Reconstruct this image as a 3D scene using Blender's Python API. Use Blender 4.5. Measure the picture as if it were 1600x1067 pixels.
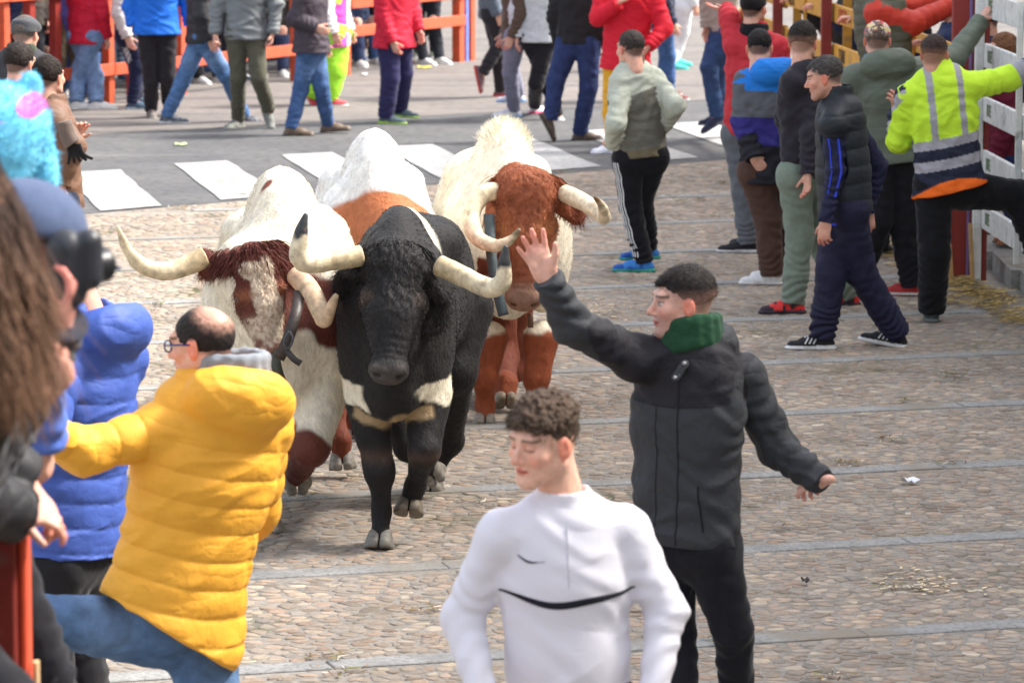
import bpy, math, random
import numpy as np
from mathutils import Vector

# ------------------------------------------------------------------ camera, world, sun
SC = bpy.context.scene
for o_ in list(bpy.data.objects):
    bpy.data.objects.remove(o_)
FPX, HCAM, PITCH = 6550.0, 3.45, math.radians(7.785)
cam_data = bpy.data.cameras.new('camera')
cam_data.sensor_width = 36.0
cam_data.lens = FPX / 1600 * 36
cam_data.clip_start = 0.5
cam_data.clip_end = 600
cam_data.dof.use_dof = True
cam_data.dof.focus_distance = 19.3
cam_data.dof.aperture_fstop = 6.3
cam = bpy.data.objects.new('camera', cam_data)
cam.location = (0, 0, HCAM)
cam.rotation_euler = (math.pi / 2 - PITCH, 0, 0)
SC.collection.objects.link(cam)
SC.camera = cam

SUN_EL, SUN_AZ = math.radians(48), math.radians(78)     # azimuth from +Y towards +X
world = bpy.data.worlds.new('World')
SC.world = world
world.use_nodes = True
wn = world.node_tree
sky = wn.nodes.new('ShaderNodeTexSky')
sky.sky_type = 'NISHITA'
sky.sun_disc = False
sky.sun_elevation = SUN_EL
sky.sun_rotation = SUN_AZ
sky.dust_density = 4.0
sky.air_density = 1.0
sky.ozone_density = 0.6
hs_ = wn.nodes.new('ShaderNodeHueSaturation')      # milky hazy sky
hs_.inputs['Saturation'].default_value = 0.45
wn.links.new(sky.outputs[0], hs_.inputs['Color'])
wn.links.new(hs_.outputs[0], wn.nodes['Background'].inputs[0])
wn.nodes['Background'].inputs[1].default_value = 0.15
sun_data = bpy.data.lights.new('sun', 'SUN')
sun_data.energy = 2.2
sun_data.angle = math.radians(9.0)
sun_data.color = (1.0, 0.95, 0.88)
sun = bpy.data.objects.new('sun', sun_data)
sd = Vector((math.sin(SUN_AZ) * math.cos(SUN_EL), math.cos(SUN_AZ) * math.cos(SUN_EL), math.sin(SUN_EL)))
sun.rotation_euler = sd.to_track_quat('Z', 'Y').to_euler()
sun.location = (10, 30, 30)
SC.collection.objects.link(sun)
SC.view_settings.view_transform = 'Standard'
SC.view_settings.look = 'None'
SC.view_settings.exposure = 1.68
SC.view_settings.gamma = 1
SC.view_settings.use_curve_mapping = False
SC.cycles.use_denoising = True
SC.cycles.max_bounces = 6
SC.cycles.use_adaptive_sampling = True

COL = SC.collection
RS = np.random.RandomState(7)
random.seed(7)
CT, ST = math.cos(PITCH), math.sin(PITCH)


# ------------------------------------------------------------------ geometry helpers
def A(*v):
    return np.array(v, dtype=np.float64)


def nrm(v):
    v = np.asarray(v, dtype=np.float64)
    return v / (np.linalg.norm(v) + 1e-12)


def ray(px, py):
    u = (px - 800.0) / FPX
    v = (533.5 - py) / FPX
    return A(u, CT + v * ST, -ST + v * CT)


def ground(px, py, z=0.0):
    d = ray(px, py)
    t = (z - HCAM) / d[2]
    return A(0, 0, HCAM) + d * t


def at(px, py, Y):
    d = ray(px, py)
    return A(0, 0, HCAM) + d * (Y / d[1])


def rot(axis, ang):
    axis = nrm(axis)
    K = np.array([[0, -axis[2], axis[1]], [axis[2], 0, -axis[0]], [-axis[1], axis[0], 0]])
    return np.eye(3) + math.sin(ang) * K + (1 - math.cos(ang)) * K @ K


def lin(c):
    c = np.asarray(c, dtype=np.float64) / 255.0
    return np.where(c <= 0.04045, c / 12.92, ((c + 0.055) / 1.055) ** 2.4)


def vnoise(P, freq, seed=0, octaves=1):
    """value noise on points, range about -1..1"""
    out = np.zeros(len(P))
    amp, tot = 1.0, 0.0
    for o in range(octaves):
        rs = np.random.RandomState(seed * 31 + o + 5)
        T = rs.rand(32, 32, 32) * 2 - 1
        q = P * freq + 100.0 + seed * 3.7
        i = np.floor(q).astype(np.int64)
        f = q - i
        f = f * f * (3 - 2 * f)
        i0 = i & 31
        i1 = (i + 1) & 31
        x0, y0, z0 = i0.T
        x1, y1, z1 = i1.T
        fx, fy, fz = f.T
        c = (T[x0, y0, z0] * (1 - fx) + T[x1, y0, z0] * fx) * (1 - fy) + (T[x0, y1, z0] * (1 - fx) + T[x1, y1, z0] * fx) * fy
        d = (T[x0, y0, z1] * (1 - fx) + T[x1, y0, z1] * fx) * (1 - fy) + (T[x0, y1, z1] * (1 - fx) + T[x1, y1, z1] * fx) * fy
        out += amp * (c * (1 - fz) + d * fz)
        tot += amp
        amp *= 0.5
        freq = freq * 2.03
    return out / tot


def sst(x, a, b):
    t = np.clip((x - a) / (b - a), 0, 1)
    return t * t * (3 - 2 * t)


class Field:
    """implicit body: tapered capsules and ellipsoids blended together, meshed with surface nets"""

    def __init__(self, h, k=0.03):
        self.h, self.k, self.prims = h, k, []

    def cone(self, a, b, ra, rb=None, sq=None, k=None, col=0, op='add', quilt=None, flat=None):
        self.prims.append(('c', A(*a), A(*b), ra, ra if rb is None else rb, sq, self.k if k is None else k, col, op, quilt, flat))
        return self

    def ell(self, c, r, M=None, k=None, col=0, op='add'):
        self.prims.append(('e', A(*c), np.asarray(r, float), np.eye(3) if M is None else np.asarray(M, float), None, None,
                           self.k if k is None else k, col, op, None, None))
        return self

    def plane(self, p, n, k=0.0):
        """cuts away the side the normal points to"""
        self.prims.append(('p', A(*p), nrm(n), None, None, None, k, 0, 'cut', None, None))
        return self

    def mesh(self):
        h = self.h
        lo, hi = np.full(3, 1e9), np.full(3, -1e9)
        boxes = []
        for p in self.prims:
            if p[0] == 'c':
                m = max(p[3], p[4]) + (p[9][0] if p[9] else 0)
                l, u = np.minimum(p[1], p[2]) - m, np.maximum(p[1], p[2]) + m
            elif p[0] == 'e':
                e = np.sqrt(((p[3] * p[2][None, :]) ** 2).sum(1))
                l, u = p[1] - e, p[1] + e
            else:
                boxes.append(None)
                continue
            boxes.append((l, u))
            if p[8] == 'add':
                lo, hi = np.minimum(lo, l), np.maximum(hi, u)
        lo, hi = lo - 3 * h, hi + 3 * h
        n = np.maximum(np.ceil((hi - lo) / h).astype(int) + 1, 4)
        F = np.full(n, 0.5, np.float32)
        C = np.zeros(n, np.int16)
        ax = [lo[i] + h * np.arange(n[i]) for i in range(3)]
        for p, bx in zip(self.prims, boxes):
            if bx is None:
                i0, i1 = np.zeros(3, int), n
            else:
                pad = p[6] + 2.5 * h
                i0 = np.maximum(np.floor((bx[0] - pad - lo) / h).astype(int), 0)
                i1 = np.minimum(np.ceil((bx[1] + pad - lo) / h).astype(int) + 1, n)
                if np.any(i1 <= i0):
                    continue
            X = ax[0][i0[0]:i1[0], None, None].astype(np.float32)
            Y = ax[1][None, i0[1]:i1[1], None].astype(np.float32)
            Z = ax[2][None, None, i0[2]:i1[2]].astype(np.float32)
            sl = (slice(i0[0], i1[0]), slice(i0[1], i1[1]), slice(i0[2], i1[2]))
            if p[0] == 'p':
                d = (X - p[1][0]) * p[2][0] + (Y - p[1][1]) * p[2][1] + (Z - p[1][2]) * p[2][2]
            elif p[0] == 'c':
                a, b, ra, rb, sq = p[1], p[2], p[3], p[4], p[5]
                ba = b - a
                L2 = float(ba @ ba)
                X0, Y0, Z0 = X - a[0], Y - a[1], Z - a[2]
                if L2 < 1e-10:
                    t = np.zeros((1, 1, 1), np.float32)
                else:
                    t = np.clip((X0 * ba[0] + Y0 * ba[1] + Z0 * ba[2]) / L2, 0, 1)
                qx, qy, qz = X0 - t * ba[0], Y0 - t * ba[1], Z0 - t * ba[2]
                if sq is not None:
                    u = A(*sq[0])
                    if L2 > 1e-10:
                        bn = ba / math.sqrt(L2)
                        u = u - (u @ bn) * bn
                    u = nrm(u)
                    cc = (qx * u[0] + qy * u[1] + qz * u[2]) * (1.0 / sq[1] - 1)
                    qx, qy, qz = qx + cc * u[0], qy + cc * u[1], qz + cc * u[2]
                r = ra + (rb - ra) * t
                if p[9] is not None:        # quilting or folds along an axis: (amp, period, origin, axis, mode)
                    amp, per, org, qa, mode = p[9]
                    s = ((X - org[0]) * qa[0] + (Y - org[1]) * qa[1] + (Z - org[2]) * qa[2]) / per
                    if mode == 'puff':
                        s = s + .05 * np.sin(X * 9 + Y * 7)
                        r = r + amp * (np.abs(np.sin(np.pi * s)) ** .45 - 1.0)
                    else:
                        s2 = s + 0.35 * np.sin(X * 23 + Z * 17) + 0.3 * np.sin(Y * 31 - Z * 11)
                        r = r + amp * np.sin(2 * np.pi * s2)
                d = np.sqrt(qx * qx + qy * qy + qz * qz) - r
                if sq is not None and sq[1] < 1:
                    d = d * (0.5 + 0.5 * sq[1])
            else:
                c, rr, M = p[1], p[2], p[3]
                X0, Y0, Z0 = X - c[0], Y - c[1], Z - c[2]
                k1 = k2 = 0
                for j in range(3):
                    q = (X0 * M[0, j] + Y0 * M[1, j] + Z0 * M[2, j])
                    k1 = k1 + (q / rr[j]) ** 2
                    k2 = k2 + (q / rr[j] ** 2) ** 2
                k1, k2 = np.sqrt(k1), np.sqrt(k2) + 1e-6
                d = k1 * (k1 - 1) / k2
            cur = F[sl]
            k, op = p[6], p[8]
            if op == 'add':
                nearer = d < cur
                C[sl] = np.where(nearer, p[7], C[sl])
                if k > 0:
                    hh = np.maximum(k - np.abs(cur - d), 0) / k
                    F[sl] = np.minimum(cur, d) - hh * hh * k * 0.25
                else:
                    F[sl] = np.minimum(cur, d)
            else:
                dd = -d if op == 'sub' else d
                if k > 0:
                    hh = np.maximum(k - np.abs(cur - dd), 0) / k
                    F[sl] = np.maximum(cur, dd) + hh * hh * k * 0.25
                else:
                    F[sl] = np.maximum(cur, dd)
        return nets(F, C, lo, h)


def nets(F, C, lo, h):
    F[0], F[-1], F[:, 0], F[:, -1], F[:, :, 0], F[:, :, -1] = (0.5,) * 6
    ins = F < 0
    n = np.array(F.shape)
    cnt = np.zeros(n - 1, np.uint8)
    corners = [(i, j, k) for i in (0, 1) for j in (0, 1) for k in (0, 1)]
    for (i, j, k) in corners:
        cnt += ins[i:n[0] - 1 + i, j:n[1] - 1 + j, k:n[2] - 1 + k]
    act = np.argwhere((cnt > 0) & (cnt < 8))
    if len(act) == 0:
        return np.zeros((0, 3)), np.zeros((0, 4), int), np.zeros(0, int)
    x, y, z = act.T
    vals = {c: F[x + c[0], y + c[1], z + c[2]].astype(np.float64) for c in corners}
    S = np.zeros((len(act), 3))
    N = np.zeros(len(act))
    for c in corners:
        for d in range(3):
            if c[d] == 0:
                e = list(c)
                e[d] = 1
                e = tuple(e)
                va, vb = vals[c], vals[e]
                m = (va < 0) != (vb < 0)
                t = np.where(m, va / np.where(m, va - vb, 1), 0)
                p = np.tile(np.array(c, float), (len(act), 1))
                p[:, d] = t
                S += p * m[:, None]
                N += m
    V = lo + (act + S / N[:, None]) * h
    cidx = C[x, y, z].astype(int)
    best = np.abs(vals[(0, 0, 0)])
    for c in corners[1:]:
        a = np.abs(vals[c])
        b = a < best
        cidx = np.where(b, C[x + c[0], y + c[1], z + c[2]], cidx)
        best = np.where(b, a, best)
    ids = np.full(n - 1, -1, np.int32)
    ids[x, y, z] = np.arange(len(act))
    quads = []
    for d in range(3):
        e = [0, 0, 0]
        e[d] = 1
        A0 = ins[tuple(slice(1, n[i] - 1) for i in range(3))]
        A1 = ins[tuple(slice(1 + e[i], n[i] - 1 + e[i]) for i in range(3))]
        for flip, m in ((False, A0 & ~A1), (True, ~A0 & A1)):
            g = np.argwhere(m) + 1
            if len(g) == 0:
                continue
            u, v = (d + 1) % 3, (d + 2) % 3
            du = np.zeros(3, int)
            du[u] = 1
            dv = np.zeros(3, int)
            dv[v] = 1
            q = [ids[tuple((g - du - dv).T)], ids[tuple((g - dv).T)], ids[tuple(g.T)], ids[tuple((g - du).T)]]
            q = np.stack(q[::-1] if flip else q, 1)
            quads.append(q)
    Q = np.concatenate(quads)
    Q = Q[(Q >= 0).all(1)]
    return V, Q, cidx


def vnormals(V, Q):
    nq = np.cross(V[Q[:, 2]] - V[Q[:, 0]], V[Q[:, 3]] - V[Q[:, 1]])
    N = np.zeros_like(V)
    for j in range(4):
        for a in range(3):
            N[:, a] += np.bincount(Q[:, j], nq[:, a], len(V))
    return N / (np.linalg.norm(N, axis=1, keepdims=True) + 1e-12)


def smooth(V, Q, it=1, f=0.5):
    for _ in range(it):
        S = np.zeros_like(V)
        c = np.zeros(len(V))
        for a, b in ((0, 1), (1, 2), (2, 3), (3, 0)):
            for i, j in ((a, b), (b, a)):
                for x in range(3):
                    S[:, x] += np.bincount(Q[:, i], V[Q[:, j], x], len(V))
                c += np.bincount(Q[:, i], minlength=len(V))
        V = V + f * (S / np.maximum(c, 1)[:, None] - V)
    return V


def join(parts):
    """parts: (V, faces, colours) with quads or triangles as int arrays"""
    Vs, Fs, Cs, o = [], [], [], 0
    for V, Fa, Co in parts:
        if len(V) == 0:
            continue
        Vs.append(V)
        Cs.append(np.broadcast_to(Co, (len(V), 3)))
        Fs.append(np.asarray(Fa) + o)
        o += len(V)
    return np.concatenate(Vs), Fs, np.concatenate(Cs)


def link(o, parent=None):
    COL.objects.link(o)
    if parent is not None:
        o.parent = parent
    return o


def mesh_obj(name, V, faces, mat, col=None, parent=None, smooth_sh=True, origin=None):
    """faces: one int array (n,3|4) or a list of such arrays"""
    if isinstance(faces, np.ndarray):
        faces = [faces]
    faces = [f for f in faces if len(f)]
    V = np.asarray(V, float)
    if origin is None and parent is not None:
        base = np.array(getattr(parent, 'location'))
        if parent.parent is not None:
            base = base + np.array(parent.parent.location)
    elif origin is not None:
        base = np.asarray(origin, float)
    else:
        base = np.zeros(3)
    me = bpy.data.meshes.new(name)
    nl = sum(f.size for f in faces)
    npoly = sum(len(f) for f in faces)
    me.vertices.add(len(V))
    me.vertices.foreach_set('co', (V - base).astype(np.float32).ravel())
    me.loops.add(nl)
    me.loops.foreach_set('vertex_index', np.concatenate([f.ravel() for f in faces]).astype(np.int32))
    me.polygons.add(npoly)
    tot = np.concatenate([np.full(len(f), f.shape[1]) for f in faces])
    st = np.concatenate([[0], np.cumsum(tot)[:-1]])
    me.polygons.foreach_set('loop_start', st.astype(np.int32))
    me.polygons.foreach_set('use_smooth', np.full(npoly, smooth_sh))
    me.update(calc_edges=True)
    if col is not None:
        ca = me.color_attributes.new('Col', 'FLOAT_COLOR', 'POINT')
        c4 = np.ones((len(V), 4), np.float32)
        c4[:, :3] = np.broadcast_to(col, (len(V), 3))
        ca.data.foreach_set('color', c4.ravel())
    me.materials.append(mat)
    o = bpy.data.objects.new(name, me)
    if origin is not None:
        o.location = base
    link(o, parent)
    return o


def thing(name, label, cat, loc, group=None):
    o = bpy.data.objects.new(name, None)
    o.empty_display_size = 0.2
    o.location = tuple(loc)
    link(o)
    o['label'] = label
    o['category'] = cat
    if group:
        o['group'] = group
    return o


def tag(o, label=None, cat=None, group=None, kind=None):
    for k, v in (('label', label), ('category', cat), ('group', group), ('kind', kind)):
        if v:
            o[k] = v
    return o


def tube(pts, rad, seg=10, sub=6, cols=None):
    """smooth swept tube through points; returns V, faces, colours"""
    pts = np.asarray(pts, float)
    rad = np.asarray(rad, float)
    n = len(pts)
    P, R, T = [], [], []
    for i in range(n - 1):
        p0, p1, p2, p3 = pts[max(i - 1, 0)], pts[i], pts[i + 1], pts[min(i + 2, n - 1)]
        for s in range(sub if i < n - 2 else sub + 1):
            t = s / sub
            P.append(0.5 * ((2 * p1) + (-p0 + p2) * t + (2 * p0 - 5 * p1 + 4 * p2 - p3) * t * t + (-p0 + 3 * p1 - 3 * p2 + p3) * t ** 3))
            R.append(rad[i] * (1 - t) + rad[i + 1] * t)
            T.append((i + t) / (n - 1))
    P, R, T = np.array(P), np.array(R), np.array(T)
    D = np.gradient(P, axis=0)
    D /= np.linalg.norm(D, axis=1, keepdims=True) + 1e-12
    u = nrm(np.cross(D[0], A(0.3, 0.2, 1)))
    V = []
    for i in range(len(P)):
        u = nrm(u - (u @ D[i]) * D[i])
        w = np.cross(D[i], u)
        a = np.arange(seg) / seg * 2 * np.pi
        V.append(P[i] + R[i] * (np.cos(a)[:, None] * u + np.sin(a)[:, None] * w))
    V = np.concatenate(V + [P[:1], P[-1:]])
    m = len(P)
    i = np.arange(m - 1)[:, None] * seg
    j = np.arange(seg)[None, :]
    j2 = (j + 1) % seg
    Q = np.stack([i + j, i + j2, i + seg + j2, i + seg + j], -1).reshape(-1, 4)
    jj = np.arange(seg)
    T0 = np.stack([np.full(seg, m * seg), (jj + 1) % seg, jj], 1)
    T1 = np.stack([np.full(seg, m * seg + 1), (m - 1) * seg + jj, (m - 1) * seg + (jj + 1) % seg], 1)
    tv = np.concatenate([np.repeat(T, seg), [0, 1]])
    return V, [Q, np.concatenate([T0, T1])], tv


def tube_obj(name, pts, rad, mat, col, parent, seg=8, sub=4):
    V, F_, t = tube(pts, rad, seg, sub)
    return mesh_obj(name, V, F_, mat, col, parent)


def boxes(blist, bevel=0.0):
    """blist of (centre, half sizes, 3x3 axes) -> V, quads"""
    Vs, Qs = [], []
    s = np.array([[x, y, z] for x in (-1, 1) for y in (-1, 1) for z in (-1, 1)], float)
    q = np.array([[0, 1, 3, 2], [4, 6, 7, 5], [0, 4, 5, 1], [2, 3, 7, 6], [0, 2, 6, 4], [1, 5, 7, 3]])
    for i, (c, hs, M) in enumerate(blist):
        Vs.append(np.asarray(c) + (s * np.asarray(hs)) @ np.asarray(M).T)
        Qs.append(q + 8 * i)
    return np.concatenate(Vs), np.concatenate(Qs)


def beam(name, a, b, w, hgt, mat, parent, up=(0, 0, 1), col=None, bev=0.006):
    """a squared timber from a to b, chamfered edges"""
    a, b = A(*a), A(*b)
    d = nrm(b - a)
    side = nrm(np.cross(d, A(*up)))
    u = np.cross(side, d)
    L = np.linalg.norm(b - a)
    e = min(bev, w * 0.3, hgt * 0.3)
    prof = [(-w / 2 + e, -hgt / 2), (w / 2 - e, -hgt / 2), (w / 2, -hgt / 2 + e), (w / 2, hgt / 2 - e),
            (w / 2 - e, hgt / 2), (-w / 2 + e, hgt / 2), (-w / 2, hgt / 2 - e), (-w / 2, -hgt / 2 + e)]
    V = []
    for s, f in ((0, 0.0), (L, 1.0)):
        for x, y in prof:
            V.append(a + d * s + side * x + u * y)
    V = np.array(V)
    Q = np.array([[i, i + 8, (i + 1) % 8 + 8, (i + 1) % 8] for i in range(8)])
    caps0 = np.array([[0, 1, 2, 3], [0, 3, 4, 7], [4, 5, 6, 7]])
    capsb = np.array([[8, 15, 12, 11], [8, 11, 10, 9], [12, 15, 14, 13]])
    return mesh_obj(name, V, [Q, caps0, capsb], mat, col, parent, smooth_sh=False)


# ------------------------------------------------------------------ materials
MATS = {}


def mat_base(name, rough=0.8, spec=0.3, sheen=0.0, sss=0.0, bump=(60, 0.3, 0.01), var=(8, 0.15), coat=0.0, stretch=(1, 1, 1), const=None,
             bump2=None, crease=None, dirt=None, metallic=0.0):
    if name in MATS:
        return MATS[name]
    m = bpy.data.materials.new(name)
    m.use_nodes = True
    nt = m.node_tree
    N, L = nt.nodes, nt.links
    b = N['Principled BSDF']
    b.inputs['Roughness'].default_value = rough
    b.inputs['Specular IOR Level'].default_value = spec
    b.inputs['Metallic'].default_value = metallic
    if sheen:
        b.inputs['Sheen Weight'].default_value = sheen
        b.inputs['Sheen Roughness'].default_value = 0.4
    if coat:
        b.inputs['Coat Weight'].default_value = coat
        b.inputs['Coat Roughness'].default_value = 0.25
    if sss:
        b.inputs['Subsurface Weight'].default_value = sss
        b.inputs['Subsurface Radius'].default_value = (1.0, 0.35, 0.2)
        b.inputs['Subsurface Scale'].default_value = 0.008
    tc = N.new('ShaderNodeTexCoord')
    mp = N.new('ShaderNodeMapping')
    mp.inputs['Scale'].default_value = stretch
    L.new(tc.outputs['Object'], mp.inputs['Vector'])
    if const is None:
        src = N.new('ShaderNodeAttribute')
        src.attribute_name = 'Col'
        colout = src.outputs['Color']
    else:
        src = N.new('ShaderNodeRGB')
        src.outputs[0].default_value = (*const, 1)
        colout = src.outputs[0]
    n1 = N.new('ShaderNodeTexNoise')
    n1.inputs['Scale'].default_value = var[0]
    n1.inputs['Detail'].default_value = 6
    n1.inputs['Roughness'].default_value = 0.65
    L.new(mp.outputs[0], n1.inputs['Vector'])
    mr = N.new('ShaderNodeMapRange')
    mr.inputs[1].default_value = 0.3
    mr.inputs[2].default_value = 0.7
    mr.inputs[3].default_value = 1 - var[1]
    mr.inputs[4].default_value = 1 + var[1]
    L.new(n1.outputs['Fac'], mr.inputs[0])
    mx = N.new('ShaderNodeMix')
    mx.data_type = 'RGBA'
    mx.blend_type = 'MULTIPLY'
    mx.inputs[0].default_value = 1
    L.new(colout, mx.inputs[6])
    L.new(mr.outputs[0], mx.inputs[7])
    out = mx.outputs[2]
    if dirt:
        nd = N.new('ShaderNodeTexNoise')
        nd.inputs['Scale'].default_value = dirt[0]
        nd.inputs['Detail'].default_value = 8
        L.new(tc.outputs['Object'], nd.inputs['Vector'])
        rp = N.new('ShaderNodeMapRange')
        rp.inputs[1].default_value = dirt[1]
        rp.inputs[2].default_value = dirt[1] + 0.12
        rp.inputs[3].default_value = 0
        rp.inputs[4].default_value = dirt[2]
        L.new(nd.outputs['Fac'], rp.inputs[0])
        md = N.new('ShaderNodeMix')
        md.data_type = 'RGBA'
        L.new(rp.outputs[0], md.inputs[0])
        L.new(out, md.inputs[6])
        md.inputs[7].default_value = (*dirt[3], 1)
        out = md.outputs[2]
    L.new(out, b.inputs['Base Color'])
    if bump:
        n2 = N.new('ShaderNodeTexNoise')
        n2.inputs['Scale'].default_value = bump[0]
        n2.inputs['Detail'].default_value = 4
        L.new(mp.outputs[0], n2.inputs['Vector'])
        bp = N.new('ShaderNodeBump')
        bp.inputs['Strength'].default_value = bump[1]
        bp.inputs['Distance'].default_value = bump[2]
        L.new(n2.outputs['Fac'], bp.inputs['Height'])
        last = bp
        if crease:
            n4 = N.new('ShaderNodeTexNoise')
            n4.inputs['Scale'].default_value = crease[0]
            n4.inputs['Detail'].default_value = 1.6
            n4.inputs['Roughness'].default_value = 0.45
            n4.inputs['Distortion'].default_value = 0.35
            mp4 = N.new('ShaderNodeMapping')
            mp4.inputs['Scale'].default_value = (1.0, 1.0, 2.4)
            mp4.inputs['Rotation'].default_value = (0.3, 0.5, 0)
            L.new(tc.outputs['Object'], mp4.inputs[0])
            L.new(mp4.outputs[0], n4.inputs['Vector'])
            m1 = N.new('ShaderNodeMath')
            m1.operation = 'SUBTRACT'
            m1.inputs[1].default_value = 0.5
            L.new(n4.outputs['Fac'], m1.inputs[0])
            m2 = N.new('ShaderNodeMath')
            m2.operation = 'ABSOLUTE'
            L.new(m1.outputs[0], m2.inputs[0])
            m3 = N.new('ShaderNodeMath')
            m3.operation = 'POWER'
            m3.inputs[1].default_value = 0.85
            L.new(m2.outputs[0], m3.inputs[0])
            b4 = N.new('ShaderNodeBump')
            b4.inputs['Strength'].default_value = crease[1]
            b4.inputs['Distance'].default_value = crease[2]
            L.new(m3.outputs[0], b4.inputs['Height'])
            L.new(bp.outputs[0], b4.inputs['Normal'])
            last = b4
        if bump2:
            n3 = N.new('ShaderNodeTexNoise')
            n3.inputs['Scale'].default_value = bump2[0]
            n3.inputs['Detail'].default_value = 3
            n3.inputs['Distortion'].default_value = 1.2
            L.new(tc.outputs['Object'], n3.inputs['Vector'])
            b2 = N.new('ShaderNodeBump')
            b2.inputs['Strength'].default_value = bump2[1]
            b2.inputs['Distance'].default_value = bump2[2]
            L.new(n3.outputs['Fac'], b2.inputs['Height'])
            L.new(last.outputs[0], b2.inputs['Normal'])
            last = b2
        L.new(last.outputs[0], b.inputs['Normal'])
    MATS[name] = m
    return m


M_SKIN = mat_base('skin', rough=0.5, spec=0.35, sss=0.2, bump=(260, 0.3, 0.002), var=(45, 0.14))
M_CLOTH = mat_base('cloth', rough=0.9, spec=0.15, sheen=0.15, bump=(420, 0.25, 0.002), var=(30, 0.1), crease=(3.2, 0.3, 0.03), bump2=(14, 0.2, 0.02))
M_JERSEY = mat_base('jersey', rough=0.8, spec=0.2, bump=(300, 0.12, 0.001), var=(4, 0.02), crease=(2.6, 0.35, 0.03), bump2=(9, 0.2, 0.015))
M_NYLON = mat_base('nylon', rough=0.72, spec=0.22, bump=(45, 0.35, 0.008), var=(12, 0.06), crease=(3.6, 0.42, 0.04), bump2=(16, 0.25, 0.02))
M_PUFF = mat_base('puffer_nylon', rough=0.6, spec=0.3, bump=(38, 0.3, 0.006), var=(10, 0.06), crease=(5, 0.4, 0.03), bump2=(13, 0.2, 0.02))
M_DENIM = mat_base('denim', rough=0.88, spec=0.15, bump=(300, 0.4, 0.002), var=(14, 0.3), crease=(4, 0.4, 0.04), bump2=(12, 0.2, 0.02))
M_HAIR = mat_base('human_hair', rough=0.65, spec=0.18, bump=(220, 0.8, 0.006), var=(90, 0.35))
M_LEATHER = mat_base('leather', rough=0.5, spec=0.4, bump=(80, 0.4, 0.004), var=(30, 0.25))
M_SHOE = mat_base('shoe_textile', rough=0.7, spec=0.3, bump=(200, 0.4, 0.003), var=(40, 0.18))
M_HIDE = mat_base('cattle_hide', rough=0.7, spec=0.2, sheen=0.03, bump=(70, 0.6, 0.01), var=(28, 0.22), stretch=(1, 1, 0.5))
M_FUR = mat_base('cattle_fur', rough=0.7, spec=0.12, bump=None, var=(60, 0.25))
M_HORN = mat_base('horn', rough=0.5, spec=0.35, bump=(40, 0.5, 0.005), var=(22, 0.34), dirt=(16, 0.55, 0.55, (0.22, 0.16, 0.09)))
M_HOOF = mat_base('hoof_horn', rough=0.55, spec=0.35, bump=(60, 0.5, 0.004), var=(40, 0.25))
M_WET = mat_base('eye_gloss', rough=0.08, spec=0.6, bump=None, var=(60, 0.1))
M_PAINT = mat_base('painted_wood', rough=0.6, spec=0.3, bump=(25, 0.35, 0.004), var=(12, 0.16), stretch=(1, 1, 1), dirt=(9, 0.6, 0.5, (0.12, 0.09, 0.07)))
M_METAL = mat_base('painted_metal', rough=0.45, spec=0.4, bump=(30, 0.2, 0.002), var=(14, 0.15), dirt=(14, 0.62, 0.6, (0.10, 0.06, 0.04)))
M_PLASTIC = mat_base('plastic', rough=0.4, spec=0.4, bump=(60, 0.1, 0.002), var=(30, 0.08))

# ------------------------------------------------------------------ people
def srgb(r, g, b, k=0.9):
    return tuple(lin([r, g, b]) * k)


SKIN = srgb(222, 170, 148)
SKIN2 = srgb(205, 150, 125)
BLACK = srgb(36, 36, 40)


def frame(yaw_deg, U=None):
    y = math.radians(yaw_deg)
    L = A(math.cos(y), math.sin(y), 0)
    U = A(0, 0, 1) if U is None else nrm(U)
    L = nrm(L - (L @ U) * U)
    Fw = np.cross(L, U)
    return L, Fw, U


def hand_mesh(W, D, Nn, Th, curl=0.35, spread=0.12, s=1.0, h=0.0045, skin=SKIN, thumb_out=0.75):
    D = nrm(D)
    Nn = nrm(Nn - (Nn @ D) * D)
    X = np.cross(D, Nn)
    if X @ Th < 0:
        X = -X
    f = Field(h, 0.012)
    f.cone((0, -.05, 0), (0, .015, 0), .027, .028, sq=((0, 0, 1), .72))
    f.cone((0.004, .025, 0), (0.002, .078, 0), .034, .04, sq=((0, 0, 1), .36), k=.02)
    f.ell((.02, .035, .008), (.018, .03, .014), k=.012)
    f.ell((-.024, .04, .006), (.013, .032, .012), k=.012)
    for i, (x, ln) in enumerate(zip((.031, .0105, -.0105, -.03), (.07, .079, .073, .057))):
        ang = spread * (1.5 - i) * 0.75
        p = A(x, .085 - abs(x - .008) * .25, 0)
        b = curl * (0.7 + 0.22 * i)
        r = .0088 if i < 3 else .0078
        a0 = b * .55
        for fr, rr0, rr1 in ((.45, r * 1.05, r), (.31, r, r * .95), (.24, r * .95, r * .82)):
            d = A(math.sin(ang) * math.cos(a0), math.cos(ang) * math.cos(a0), math.sin(a0))
            q = p + d * ln * fr
            f.cone(p, q, rr0, rr1, k=.004, col=1 if fr < .3 else 0)
            p = q
            a0 += b * 0.9
    p = A(.026, .028, .008)
    d = nrm(A(thumb_out, .7, .18 + curl * .3))
    q = p + d * .046
    f.cone(p, q, .0145, .0105, k=.008)
    d2 = nrm(d + A(-.25, .2, .15 * curl))
    f.cone(q, q + d2 * .032, .0105, .0082, k=.003, col=1)
    V, Q, ci = f.mesh()
    V = smooth(V, Q, 1, .4)
    c = np.tile(np.array(skin), (len(V), 1))
    red = np.array(skin) * A(1.12, .62, .6)
    tip = sst(V[:, 1], .07, .15)[:, None]
    c = c * (1 - tip * .6) + red * tip * .6
    M = np.stack([X, D, Nn], 1)
    if np.linalg.det(M) < 0:
        Q = Q[:, ::-1]
    return np.asarray(W) + (V * s) @ M.T, Q, c


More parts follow.
